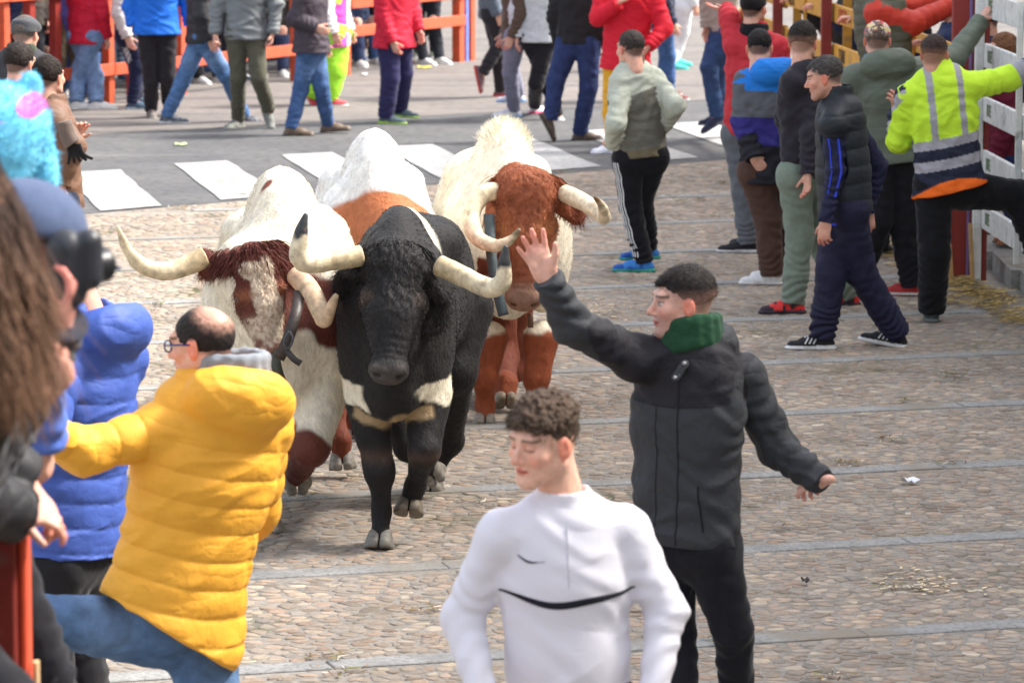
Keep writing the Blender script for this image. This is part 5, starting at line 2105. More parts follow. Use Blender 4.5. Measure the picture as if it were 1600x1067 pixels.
def ex_wave(i):
    TL = i['TL']
    decals('storm_flap_edge', i, [[(.03, u) for u in np.linspace(-.03, TL * .86, 30)]], .005, srgb(38, 39, 42))
    decals('zip_seam', i, [[(-.055, u) for u in np.linspace(-.03, TL * .7, 26)]], .003, srgb(42, 43, 46))
    decals('pocket_zip', i, [[(.12 - .02 * t, .02 + .16 * t) for t in np.linspace(0, 1, 10)]], .008, srgb(36, 37, 40))
    decals('yoke_seam', i, [[(x, TL * .70 + .06 * abs(x)) for x in np.linspace(-.15, .15, 24)]], .003, srgb(36, 36, 40))
    scarf(i, srgb(38, 74, 52), r=.092, hgt=.085, turns=6, up=.038)
    # press studs and storm flap
    L, Fw, U, nk = i['L'], i['Fw'], i['U'], i['nk']
    f = Field(.004, 0)
    f.cone(nk + Fw * .135 + L * .05 - U * .04, nk + Fw * .165 + L * .03 - U * .085, .016, .016, sq=(Fw, .5))
    V, Q, _ = f.mesh()
    mesh_obj('collar_tab', V, Q, M_NYLON, np.array(DK2), i['root'])
    for p in (nk + Fw * .148 + L * .055 - U * .035, nk + Fw * .176 + L * .034 - U * .082):
        e = Field(.003, 0)
        e.ell(p, (.007, .007, .007))
        V, Q, _ = e.mesh()
        mesh_obj('press_stud', V, Q, M_METAL, (.4, .4, .42), i['root'])


YW = 14.4
person('man in dark grey hooded jacket and green neck warmer raising his arm to the cattle', YW, -28, pelvis=(1072, 828), neck=(1076, 542), head=(1066, 474, -.02), hyaw=-78, hpitch=2,
       armR=dict(sh=(992, 560, -.06), el=(893, 508, -.22), wr=(856, 437, -.28), hand=dict(dir=(-.42, 0.0, .92), n=(.1, -1, .1), th=(1, 0, .3), curl=.12, spread=.24, s=1.1, tho=.55)),
       armL=dict(sh=(1160, 588, .06), el=(1215, 700, .1), wr=(1284, 752, -.02), hand=dict(dir=(-.45, .85, -.3), n=(-.2, .2, -1), th=(-.9, -.3, -.3), curl=.9, s=.9)),
       legL=dict(kn=(1145, 985, -.02), heel=(1165, 1240, .3), yaw=-40), legR=dict(kn=(1058, 1020, .05), heel=(1075, 1225, -.1), yaw=-30),
       top=dict(col=DK2, t=.022, hem=.04, hood=1.0, collar=.03, mat=M_NYLON, fn=fn_coat_grey, wrinkle=.007, fold=.004, hemw=.01),
       bottom=dict(col=srgb(34, 34, 40), bag=.6, t=.008), shoes=dict(col=BLACK),
       hair=dict(col=srgb(46, 40, 38), style='fade', t=.01, rough=.0012, strands=900), skin=srgb(222, 172, 152), face=dict(stubble=.35), extra=ex_wave, res=.85, hres=.003, fat=1.08)


def ex_boy(i):
    TL = i['TL']
    xs = np.linspace(-.195, .195, 44)
    decals('chest_piping', i, [[(x, TL * .59 - .034 * math.cos(x / .195 * np.pi / 2) ** 1.1 + .004 * math.sin(x * 28), .019 * (1 - (abs(x) / .205) ** 2) + .003) for x in xs]], .012, srgb(38, 38, 46))
    t_ = np.linspace(0, 1, 14)
    tick = [(-.14 + .075 * t, TL * .76 + .016 * (1 - t) ** 3 - .009 * math.sin(min(t * 1.4, 1) * np.pi * .75) + .004 * t, .006 * math.sin(np.pi * min(t * 1.2 + .08, 1)) + .0012) for t in t_]
    decals('chest_tick', i, [tick], .004, srgb(84, 84, 92))
    decals('zip', i, [[(0.0, u) for u in np.linspace(TL * .62, TL * .93, 14)]], .003, srgb(196, 194, 202))


YBoy = 11.8
person('teenage boy in white sports top with thin black chest piping and curly hair', YBoy, 4, pelvis=(888, 1085), neck=(880, 792), head=(850, 690, -.06), hyaw=-48, hpitch=10, hroll=-4,
       armR=dict(sh=(784, 838, -.02), el=(722, 965, .02), wr=(752, 1078, -.12), hand=dict(curl=.5)),
       armL=dict(sh=(977, 831, .02), el=(1042, 955, .0), wr=(1022, 1078, -.1), hand=dict(curl=.5)),
       legL=dict(heel=(930, 1590, .25)), legR=dict(heel=(850, 1610, -.15)),
       top=dict(name='sports_top', col=srgb(232, 230, 238), t=.016, hem=.10, collar=.036, open=-.015, mat=M_JERSEY, fine=.75, wrinkle=.0035, fold=.002, afold=.002),
       bottom=dict(col=srgb(30, 30, 36)), shoes=dict(col=BLACK),
       hair=dict(col=srgb(104, 86, 72), style='curly', t=.02, rough=.0015, strands=1200, sl=.013), skin=srgb(236, 186, 162), face=dict(eyes='down', blush=1.0), res=.8, hres=.0027, fat=1.03, sc=1.0, extra=ex_boy)


def fn_yellow(loc, ci, c, d):
    return c


def ex_yellow(i):
    scarf(i, srgb(138, 142, 148), r=.1, hgt=.09, turns=5, up=.055, wide=1.08)
    glasses(i, srgb(48, 48, 110))


YEL_ = 13.4
person('balding man with glasses in bright yellow puffer jacket and grey scarf', YEL_, -150, pelvis=(270, 940), neck=(350, 614), head=(316, 538, -.04), hyaw=-112, hpitch=8,
       armL=dict(sh=(255, 672, -.1), el=(130, 706, -.25), wr=(30, 655, -.45), hand=dict(dir=(-.7, 0, .6), n=(.5, .3, .4), th=(0, -1, .2), curl=.9)),
       armR=dict(sh=(415, 665, .1), el=(400, 800, .25), wr=(330, 880, .3), hand=dict(curl=.9)),
       legL=dict(hip=(245, 985, .06), kn=(56, 968, -.2), heel=(60, 1160, -.3), yaw=-100), legR=dict(hip=(318, 1015, .12), kn=(330, 1180, .0), heel=(345, 1345, .1), yaw=-130),
       top=dict(name='puffer_jacket', col=srgb(238, 172, 58), t=.032, hem=.095, hood=1.3, collar=.05, mat=M_PUFF, quilt=(.013, .092), fine=.75, wrinkle=.006, hemw=.035, hemroll=.38),
       bottom=dict(col=srgb(84, 112, 150), fade=srgb(120, 148, 184), mat=M_DENIM, t=.016, seat=.85), shoes=dict(col=BLACK),
       hair=dict(col=srgb(52, 46, 44), style='bald', t=.006, rough=.001, strands=0), skin=srgb(226, 172, 148), extra=ex_yellow, res=.8, hres=.003, fat=1.25)

YBl = 14.7
person('person in royal blue puffer jacket with hood down, standing at the left fence', YBl, -118, pelvis=(110, 850), neck=(142, 512), head=(104, 424, 0), hyaw=-100, hpitch=10,
       armL=dict(sh=(95, 560, -.15), el=(70, 660, -.35), wr=(20, 690, -.45), hand=dict(curl=.8)),
       armR=dict(sh=(190, 560, .15), el=(150, 640, .3), wr=(60, 600, .3), hand=dict(curl=.8)),
       top=dict(name='puffer_jacket', col=srgb(66, 92, 170), t=.042, hem=.02, hood=1.2, mat=M_PUFF, quilt=(.014, .09), fine=.8, wrinkle=.006, hemw=.02),
       bottom=dict(col=srgb(40, 40, 44), bag=1.5, t=.03), shoes=dict(col=BLACK), hair=dict(col=BLACK, style='short'), res=1.0, fat=1.12)


# stand behind the near left fence
pf = thing('wooden_platform', 'raised wooden standing platform behind the near left fence', 'platform', (-2.2, 8.2, 0))
for i in range(17):
    beam('plank', (-3.6, 6.6 + i * .26, 1.02), (-1.35, 6.6 + i * .26, 1.02), .25, .04, M_PAINT, pf, col=np.array(TIMB) * .6 * (.8 + .4 * RS.rand()))
for x_ in (-3.5, -1.5):
    for y_ in (6.7, 9.4, 10.9):
        beam('leg', (x_, y_, 0), (x_, y_, 1.0), .09, .09, M_PAINT, pf, up=(0, 1, 0), col=np.array(TIMB) * .6)


def standing(label, px, py, Y, hgt_sole, yaw, name='person', **kw):
    """someone standing on the platform with head centre at this pixel"""
    sc = kw.get('sc', 1.0)
    hd = at(px, py, Y)
    pel = A(hd[0], Y, hgt_sole + .93 * sc)
    nk = pel + A(0, 0, (hd[2] - pel[2]) - .205 * sc)
    zz = hgt_sole
    lg = lambda sg: dict(kn=A(hd[0] + sg * .1 * math.cos(math.radians(yaw)), Y + sg * .1 * math.sin(math.radians(yaw)), zz + .5))
    return person(label, Y, yaw, pelvis=pel, neck=nk, head=hd, legL=dict(hl=1, **lg(1)), legR=dict(hl=1, **lg(-1)), **kw)


def J3(v):
    return A(*v)


def lift_legs(zz):
    return zz


# woman with long hair, very near
def ex_hair(i):
    rs = np.random.RandomState(5)
    hd, HM = i['hd'], i['HM']
    V, Q, C = [], [], []
    for k_ in range(5200):
        a = rs.uniform(-2.7, 2.7)
        top_ = HM @ A(math.sin(a) * .085, -math.cos(a) * .10 - .01 if abs(a) < 2.4 else -.08, .02 + rs.rand() * .09)
        p0 = hd + top_
        ln = .24 + rs.rand() * .22
        out = HM @ A(math.sin(a), -math.cos(a), 0)
        p1 = p0 + out * (.04 + .03 * rs.rand()) - A(0, 0, ln * .4)
        p2 = p1 + out * rs.uniform(-.01, .04) + A(rs.randn() * .02, 0, -ln * .35)
        p3 = p2 + A(rs.randn() * .03, 0, -ln * .3)
        sd_ = nrm(np.cross(out, A(0, 0, 1))) * .0028
        o_ = len(V)
        for p, w in ((p0, .6), (p1, 1), (p2, .9), (p3, .3)):
            V += [p - sd_ * w, p + sd_ * w]
        Q += [[o_, o_ + 1, o_ + 3, o_ + 2], [o_ + 2, o_ + 3, o_ + 5, o_ + 4], [o_ + 4, o_ + 5, o_ + 7, o_ + 6]]
        cc = np.array(srgb(66, 48, 40)) * rs.uniform(.7, 1.3)
        tipc = np.array(srgb(122, 90, 68)) * rs.uniform(.7, 1.2)
        C += [cc, cc, cc, cc, cc * .5 + tipc * .5, cc * .5 + tipc * .5, tipc, tipc]
    o = mesh_obj('loose_hair', np.array(V), np.array(Q), M_HAIR, np.array(C), i['root'], smooth_sh=False)
    o['kind'] = 'stuff'


def raised(label, px, py, Y, zs, yaw, hyaw=None, hpitch=0, arms=(None, None), **kw):
    hd = at(px, py, Y)
    sc = kw.get('sc', 1.0)
    L, Fw, Z = frame(yaw)
    pel = kw.pop('pelvis', A(hd[0], Y, max(hd[2] - .745 * sc, zs + .3)))
    nk = kw.pop('neck', hd - A(0, 0, .205 * sc) - frame(hyaw if hyaw is not None else yaw)[1] * .02)
    lgs = []
    for sg in (1, -1):
        an = A(hd[0], Y, zs) + L * sg * .11
        lgs.append(an)
    return person(label, Y, yaw, pelvis=pel, neck=nk, head=hd, hyaw=hyaw, hpitch=hpitch, armL=arms[0], armR=arms[1],
                  legL=dict(heel3=lgs[0]), legR=dict(heel3=lgs[1]), **kw)


raised('woman with long brown hair at the left edge, nearest to the camera', -72, 330, 8.2, 1.04, -170, hyaw=-165,
       top=dict(col=srgb(30, 30, 32), t=.01, hem=.15, mat=M_CLOTH), bottom=dict(col=BLACK), shoes=dict(col=BLACK), fat=.85, neck=at(-95, 490, 8.25), pelvis=at(-230, 950, 8.3),
       hair=dict(col=srgb(92, 68, 52), style='long', hl=srgb(140, 104, 76), rough=.006, strands=500), extra=ex_hair,
       arms=(None, dict(el=(-60, 760, .25), wr=(48, 626, .5), hand=dict(dir=(.5, .1, .5), n=(-.3, .9, 0), th=(0, -.4, 1), curl=1.0))))


def capcol(V):
    c = np.tile(np.array(srgb(82, 94, 122)), (len(V), 1))
    return c


CAMP = raised('person in a grey blue cap looking at the street through a camera at the left', 46, 398, 9.2, 1.04, 160, hyaw=120, hpitch=16,
       top=dict(col=srgb(60, 60, 70), t=.03, hem=.1, mat=M_CLOTH), bottom=dict(col=BLACK), shoes=dict(col=BLACK),
       hair=dict(col=srgb(96, 66, 48), style='short'), skin=srgb(222, 160, 150), face=dict(blush=1.1), sc=.98, neck=at(-20, 520, 9.3), pelvis=at(-170, 900, 9.4), fat=.85,
       extra=lambda i: cap(i, capcol, 'baseball', s=1.25),
       arms=(dict(sh=at(-60, 600, 9.25), el=(0, 660, .1), wr=(98, 505, -.12), hand=dict(dir=(.35, -.1, 1), n=(-1, .2, 0), th=(-.3, -.6, .5), curl=.9, skin=srgb(232, 160, 146))),
             dict(sh=at(-60, 600, 9.6), el=(10, 660, .4), wr=(90, 520, .3), hand=dict(dir=(.0, -.1, 1), n=(-1, 0, 0), th=(0, -.6, .5), curl=.8, skin=srgb(232, 160, 146)))))
# the camera that person holds
cbase = at(118, 418, 9.08)
cm = thing('camera', 'black camera held up to the face of the person in the grey blue cap', 'camera', cbase)
f = Field(.004, .01)
f.cone(cbase + A(-.02, 0, -.05), cbase + A(-.02, 0, .04), .045, .045, sq=((0, 1, 0), .9))
f.cone(cbase + A(.03, 0, .055), cbase + A(.03, 0, -.02), .03, .03)
f.cone(cbase + A(.005, 0, .045), cbase + A(-.02, 0, .05), .02, .02)
V, Q, _ = f.mesh()
mesh_obj('camera_body', V, Q, M_PLASTIC, np.array(srgb(48, 50, 56)), cm)
tube_obj('lens', [cbase + A(0, 0, .0), cbase + A(.03, .03, .0), cbase + A(.055, .06, 0)], [.034, .036, .04], M_PLASTIC, np.array(srgb(34, 34, 38)), cm, seg=16)
tube_obj('neck_strap', [cbase + A(-.05, 0, -.05), cbase + A(-.09, 0, -.14), cbase + A(-.1, 0, -.25)], [.008, .008, .008], M_LEATHER, np.array(srgb(30, 30, 30)), cm)


def plushcol(V):
    c = np.tile(np.array(srgb(120, 206, 236)), (len(V), 1))
    x, y, z = V.T
    m = ((x - .02) ** 2 + (z - .085) ** 2 < .04 ** 2) & (y < 0)
    c[m] = srgb(206, 110, 206)
    m = (((x - .02) ** 2 + (z - .04) ** 2) < .036 ** 2) & (y < 0)
    c[m] = srgb(206, 222, 244)
    m = (((x - .02) ** 2 + (z - .04) ** 2) < .018 ** 2) & (y < 0)
    c[m] = srgb(110, 150, 210)
    c[z < -.16] = srgb(230, 222, 214)
    m = ((x + .09) ** 2 + (z - .12) ** 2 < .03 ** 2)
    c[m] = srgb(214, 130, 200)
    return c


def ex_plush(i):
    o = cap(i, plushcol, 'plush', name='plush_hat', s=1.0)
    f_ = Field(.01, .012)
    me = o.data
    V = np.zeros(len(me.vertices) * 3)
    me.vertices.foreach_get('co', V)
    V = V.reshape(-1, 3) + np.array(i['root'].location)
    N_ = np.zeros(len(me.vertices) * 3)
    me.vertices.foreach_get('normal', N_)
    C_ = np.zeros(len(me.vertices) * 4)
    me.color_attributes['Col'].data.foreach_get('color', C_)
    a, b, c = blades(V, N_.reshape(-1, 3), C_.reshape(-1, 4)[:, :3], 14000, .022, .0022, seed=4, jit=.7)
    q = mesh_obj('plush_pile', a, b, M_FUR, c, i['root'], smooth_sh=False)
    q['kind'] = 'stuff'


raised('child in a fluffy light blue plush animal hat with pink patches', 2, 235, 10.5, 1.04, 175, hyaw=178,
       top=dict(col=srgb(90, 120, 200), t=.02, hem=.1, mat=M_CLOTH), bottom=dict(col=BLACK), shoes=dict(col=BLACK), sc=.9, fat=.8, neck=at(-35, 340, 10.5), pelvis=at(-130, 640, 10.5),
       hair=dict(col=BLACK, style='short'), extra=ex_plush)


def ex_none(i):
    return


raised('person in a black padded coat resting clasped hands on the red fence', -215, 560, 9.3, 1.04, 140, hyaw=100,
       top=dict(name='padded_coat', col=srgb(38, 38, 42), t=.05, hem=.2, mat=M_PUFF, quilt=(.008, .09)), bottom=dict(col=BLACK), shoes=dict(col=BLACK),
       hair=dict(col=BLACK, style='short'),
       arms=(dict(el=(-60, 780, .3), wr=(20, 800, .45), hand=dict(dir=(.8, .1, -.15), n=(0, .2, -1), th=(.3, -.5, .4), curl=.8, s=1.0)),
             dict(el=(-50, 700, .5), wr=(38, 752, .55), hand=dict(dir=(.6, 0, -.75), n=(-.6, .2, -.5), th=(.2, -.6, .5), curl=.6, s=1.05))))

# three people standing further along the left side
person('boy in a brown padded jacket holding a dark knitted glove, by the left fence', 24.5, 95, pelvis=(92, 300), neck=(80, 170), head=(77, 122), hyaw=150, sc=.95,
       armL=dict(el=(104, 240, .1), wr=(116, 218, .1), hand=dict(curl=.8)), armR=dict(el=(112, 230, -.2), wr=(94, 286, -.2), hand=dict(curl=.5, th=(1, 0, 0))),
       top=dict(col=srgb(118, 88, 70), t=.04, hem=.1, mat=M_PUFF, quilt=(.01, .09)), bottom=dict(col=srgb(40, 44, 60)), shoes=dict(col=BLACK),
       hair=dict(col=srgb(44, 34, 30), style='short', t=.016), res=1.3)
person('man with short dark hair and a bright blue collar at the left edge', 25.6, 172, pelvis=(20, 300), neck=(22, 150), head=(32, 101), hyaw=150, hpitch=5,
       top=dict(col=srgb(40, 110, 220), t=.03, hem=.1, collar=.06), bottom=dict(col=BLACK), shoes=dict(col=BLACK),
       hair=dict(col=srgb(56, 48, 44), style='short', t=.012), res=1.3)
person('man in a dark grey flat cap and charcoal coat near the top left corner', 29.5, 175, pelvis=(32, 205), neck=(32, 96), head=(40, 55), hyaw=160, hpitch=8,
       top=dict(name='coat', col=srgb(66, 66, 70), t=.045, hem=.25, collar=.05, mat=M_CLOTH), bottom=dict(col=BLACK), shoes=dict(col=BLACK),
       hair=dict(col=srgb(120, 110, 104), style='short'), extra=lambda i: (cap(i, srgb(84, 86, 90), 'flat', name='flat_cap'), scarf(i, srgb(74, 80, 66), r=.085)), res=1.3, fat=1.15)
# the knitted glove in the boy's hand
g0 = at(100, 190, 24.2)
gl = thing('knitted_glove', 'grey brown knitted glove with fringed dark fingers hanging from a hand', 'glove', g0)
tube_obj('cuff', [g0, g0 + A(.02, 0, -.08), g0 + A(.05, 0, -.13)], [.045, .05, .055], M_CLOTH, np.array(srgb(112, 98, 90)), gl)
for i in range(5):
    d = A(-.02 + i * .03, 0, -.12 + .012 * abs(i - 1))
    tube_obj('finger', [g0 + A(.02 + i * .016, 0, -.13), g0 + A(.03 + i * .02, 0, -.19), g0 + A(.02 + i * .036, 0, -.25 + i * .008)], [.012, .011, .008], M_CLOTH, np.array(srgb(40, 38, 40)), gl)

bb = at(52, 588, 8.75)
bt = thing('binoculars', 'small black binoculars held low by the long haired woman at the left edge', 'binoculars', bb)
for sg in (-1, 1):
    tube_obj('barrel', [bb + A(sg * .022, 0, -.03), bb + A(sg * .024, .02, .01), bb + A(sg * .026, .05, .045)], [.018, .02, .025], M_PLASTIC, np.array(srgb(36, 40, 42)), bt, seg=14)
tube_obj('bridge', [bb + A(-.02, .01, 0), bb + A(.02, .01, 0)], [.012, .012], M_PLASTIC, np.array(srgb(30, 32, 34)), bt)

# ------------------------------------------------------------------ people in the middle and at the right


def fn_m1(loc, ci, c, d):
    l, f_, u = loc.T
    TL = d['TL']
    pale = np.array(srgb(186, 190, 174))
    dark = np.array(srgb(112, 110, 100))
    c[:] = pale
    m = (ci == 0) & (u < TL * .74 - .25 * (l + .02)) & (f_ < .10)
    c[m] = dark
    c[(ci == 0) & (u < .02)] = srgb(110, 100, 78)
    c[(ci == 3)] = srgb(104, 94, 80)
    return c


def fn_stripes(loc, ci, c, d):
    V = d['V']
    for sgn, hp, kn, an, hl, fF2, fU2, l in d['legs']:
        ax_ = nrm(an - hp)
        L = d['L'] * sgn
        q = V - hp
        side = q @ L - (q @ ax_) * (L @ ax_)
        fr = q @ d['Fw']
        m = (ci == (1 if sgn > 0 else 2)) & (side > .03)
        cr = fr + (q @ ax_) * 0.0
        cr = cr - (kn - hp) @ d['Fw'] * np.clip((q @ ax_) / .45, 0, 1.6) * .6
        c[m & ((np.abs(cr) < .006) | (np.abs(cr - .02) < .006) | (np.abs(cr + .02) < .006))] = srgb(225, 225, 225)
    return c


def leg_ribbons(i, k, frm, offs, w, col, nm='side_stripe', start=.05):
    sg, hp, kn, an = i['legs'][k][:4]
    frm = nrm(frm)
    side = nrm(np.cross(frm, A(0, 0, 1)))
    pts = [hp + (kn - hp) * t for t in np.linspace(start, 1, 12)] + [kn + (an - kn) * t for t in np.linspace(.08, .95, 11)]
    for o_ in offs:
        decals(nm, i, [[p + side * o_ for p in pts]], w, col, which='bot', frm=frm)


def ex_side_stripes(i):
    leg_ribbons(i, 0, A(-.75, -.66, 0), (-.022, 0, .022), .010, srgb(226, 226, 226))


person('man in pale green and olive jacket with striped black track pants, hands on hips', ground(1000, 425)[1], 196, pelvis=(1000, 236), neck=(990, 108), head=(985, 77), hyaw=215, hpitch=6,
       armL=dict(sh=(972, 130, -.05), el=(962, 195, -.22), wr=(958, 226, -.05), hand=dict(dir=(.9, .2, -.2), n=(0, 1, 0), th=(0, .3, 1), curl=.4)),
       armR=dict(sh=(1022, 126, .05), el=(1055, 165, -.1), wr=(1036, 200, .08), hand=dict(dir=(-.8, .3, -.4), curl=.5)),
       legL=dict(kn=(985, 320, 0), heel=(1010, 425, 'g'), yaw=-95), legR=dict(kn=(1003, 315, .1), heel=(1018, 405, .2), yaw=-70),
       top=dict(col=srgb(186, 190, 174), t=.024, hem=.04, collar=.06, fn=fn_m1, wrinkle=.006, hemw=.01, mat=M_NYLON), bottom=dict(col=srgb(30, 30, 34), bag=1.2), extra=ex_side_stripes,
       shoes=dict(col=srgb(60, 130, 205), sole=srgb(60, 150, 130), trim=srgb(40, 90, 170)), hair=dict(col=srgb(74, 66, 62), style='short', t=.006, strands=200), res=.9)

YV = ground(1262, 545)[1]


def fn_vestman(loc, ci, c, d):
    l, f_, u = loc.T
    c[:] = srgb(34, 36, 62)
    c[(ci == 0) & (u < .06)] = srgb(44, 72, 210)
    return c


def fn_piping(loc, ci, c, d):
    return c


vest_col = srgb(34, 40, 46)
# under-jacket (blue and navy) and the padded vest over it
def ex_vest(i):
    for k_ in (0, 1):
        sg, hp, kn, an, hl, fF2, fU2, l_ = i['legs'][k_]
        for q in (.055, .08, .105):
            decals('shoe_stripe', i, [[hl + fF2 * (q + .022 * t) + fU2 * (.032 + .04 * (1 - t)) for t in np.linspace(0, 1, 6)]], .009, srgb(226, 226, 226), which='shoe%d' % k_, frm=A(0, -1, .15))
    L, Fw, U, pel, nk, TL = (i[k_] for k_ in ('L', 'Fw', 'U', 'pel', 'nk', 'TL'))
    f = Field(.008, .03)
    q = (.012, .105, pel, U, 'puff')
    f.cone(pel - U * .10, pel + U * TL * .3, .205, .2, sq=(Fw, .8), quilt=q)
    f.cone(pel + U * TL * .3, nk - U * .12, .205, .195, sq=(Fw, .78), quilt=q)
    for sg, sh, el, wr, a in i['arms']:
        f.cone(nk - U * .03, sh - L * sg * .03, .085, .094, quilt=q)
        f.cone(sh + L * sg * .05 - U * .02, el, .074, .07, op='sub', k=.01)
    f.cone(nk - U * .03, nk + U * .075, .094, .088, k=.02)
    f.cone(nk + U * .03, nk + U * .2, .073, .085, op='sub', k=.008)
    f.plane(pel - U * .075, -U)
    V, Q, _ = f.mesh()
    mesh_obj('padded_vest', V, Q, M_PUFF, np.array(vest_col), i['root'])
    for sg, sh, el, wr, a in i['arms']:
        d1 = nrm(el - sh)
        off = -L * 0 + nrm(np.cross(d1, L)) * .0
        fr = Fw * .066
        tc_ = A(0, -1, 0)
        for ff in (-.028, .028):
            pts_ = [sh + A(ff, 0, -.06), (sh + el) / 2 + A(ff, 0, 0), el + A(ff, 0, 0), (el + wr) / 2 + A(ff * .8, 0, 0)]
            pp = [pts_[0] + (pts_[1] - pts_[0]) * t for t in np.linspace(0, 1, 6)] + [pts_[1] + (pts_[2] - pts_[1]) * t for t in np.linspace(.2, 1, 5)] + [pts_[2] + (pts_[3] - pts_[2]) * t for t in np.linspace(.2, 1, 5)]
            if sg < 0:
                decals('sleeve_piping', i, [pp], .014 if ff > 0 else .008, srgb(58, 78, 220), which='top', frm=tc_)


person('man walking in black padded vest over a blue and navy tracksuit', YV, -78, pelvis=(1320, 312), neck=(1312, 160), head=(1288, 122), hyaw=-98, hpitch=14,
       armR=dict(sh=(1300, 195, -.16), el=(1306, 268, -.2), wr=(1290, 346, -.24), hand=dict(dir=(-.1, 0, -1), n=(.5, .8, 0), th=(-1, -.2, 0), curl=.5)),
       armL=dict(sh=(1330, 190, .17), el=(1372, 260, .22), wr=(1356, 330, .2), hand=dict(dir=(.1, 0, -1), curl=.5)),
       legR=dict(kn=(1298, 430, -.02), heel=(1290, 546, 'g'), yaw=-92, pitch=0), legL=dict(kn=(1345, 425, .03), heel=(1402, 543, .12), yaw=-100, pitch=-10),
       top=dict(name='track_jacket', col=srgb(44, 72, 210), t=.012, hem=.14, mat=M_NYLON, fn=fn_vestman, wrinkle=.005), bottom=dict(col=srgb(34, 34, 58), bag=1.8, t=.016, stack=.009, mat=M_NYLON),
       shoes=dict(col=srgb(34, 34, 38), sole=srgb(226, 226, 226), lace=srgb(210, 206, 216), sole_t=.03), hair=dict(col=srgb(84, 80, 78), style='short', t=.007, strands=300),
       face=dict(stubble=.25), skin=srgb(214, 160, 138), extra=ex_vest, res=.8)


def fn_r2(loc, ci, c, d):
    l, f_, u = loc.T
    TL = d['TL']
    c[:] = srgb(92, 94, 100)
    uu = u / TL
    c[(uu < .52)] = srgb(52, 46, 120)
    c[(uu < .22)] = srgb(34, 34, 42)
    top_ = (ci == 0) & (uu > .80)
    c[top_] = srgb(38, 128, 220)
    c[(ci == 4) | (ci == 3)] = srgb(38, 128, 220)
    V = d['V']
    for sg, sh, el, wr, a in d['arms']:
        m = ci == (1 if sg > 0 else 2)
        w = (V - el) @ nrm(wr - el)
        c[m & (w > .12)] = srgb(34, 34, 42)
    return c


Y2 = ground(1205, 445)[1]
person('man in blue, grey and purple hooded jacket with brown trousers and white shoes', Y2, 192, pelvis=(1200, 258), neck=(1205, 112), head=(1187, 76), hyaw=170, hpitch=12,
       armL=dict(sh=(1166, 130, 0), el=(1160, 190, -.05), wr=(1178, 246, -.16), hand=dict(dir=(.5, .2, -.7), n=(0, 1, 0), th=(1, 0, .3), curl=.9)),
       armR=dict(sh=(1245, 130, .02), el=(1258, 190, .05), wr=(1240, 250, 0), hand=None),
       legL=dict(kn=(1200, 340, 0), heel=(1210, 445, 'g'), yaw=-95), legR=dict(kn=(1222, 340, .2), heel=(1225, 437, .25), yaw=-100),
       top=dict(col=srgb(92, 94, 100), t=.034, hem=.12, hood=1.15, fn=fn_r2, mat=M_NYLON, hemw=.015, wrinkle=.006), bottom=dict(col=srgb(84, 62, 54), bag=1.5, t=.02),
       shoes=dict(col=srgb(226, 224, 222), sole=srgb(214, 212, 210)), hair=dict(col=srgb(40, 36, 36), style='short', t=.005, strands=150), res=.9)

Y3 = ground(1235, 490)[1]
person('young man in charcoal hoodie, sage cargo trousers and red running shoes', Y3, 205, pelvis=(1262, 262), neck=(1262, 112), head=(1255, 68), hyaw=160, hpitch=2,
       armL=dict(sh=(1240, 130, -.12), el=(1228, 185, .1), wr=(1236, 225, .2), hand=None),
       armR=dict(sh=(1272, 138, .0), el=(1268, 210, -.16), wr=(1262, 272, -.22), hand=dict(dir=(0, 0, -1), curl=.5)),
       legL=dict(kn=(1250, 370, 0), heel=(1244, 490, 'g'), yaw=-88), legR=dict(kn=(1272, 365, .3), heel=(1330, 478, .45), yaw=-80),
       top=dict(name='hoodie', col=srgb(50, 47, 54), t=.026, hem=.06, hood=.95, collar=.06, mat=M_CLOTH, wrinkle=.006), bottom=dict(col=srgb(124, 136, 122), bag=1.3, t=.02),
       shoes=dict(col=srgb(222, 54, 52), sole=srgb(52, 50, 58), trim=srgb(60, 44, 52)), hair=dict(col=srgb(46, 40, 38), style='fade', t=.018, strands=400), res=.85, sc=1.02)


def fn_r5(loc, ci, c, d):
    l, f_, u = loc.T
    return c


def capplaid(V):
    x, y, z = V.T
    c = np.tile(np.array(srgb(216, 190, 172)), (len(V), 1))
    c[(np.sin(x * 75 + z * 30) > .35)] = srgb(196, 96, 92)
    c[(np.sin(z * 90 - x * 20) > .55)] = srgb(224, 206, 150)
    c[(np.sin(x * 60 - z * 55 + 1) > .8)] = srgb(120, 110, 120)
    c[z < .048] = srgb(150, 130, 112)
    return c


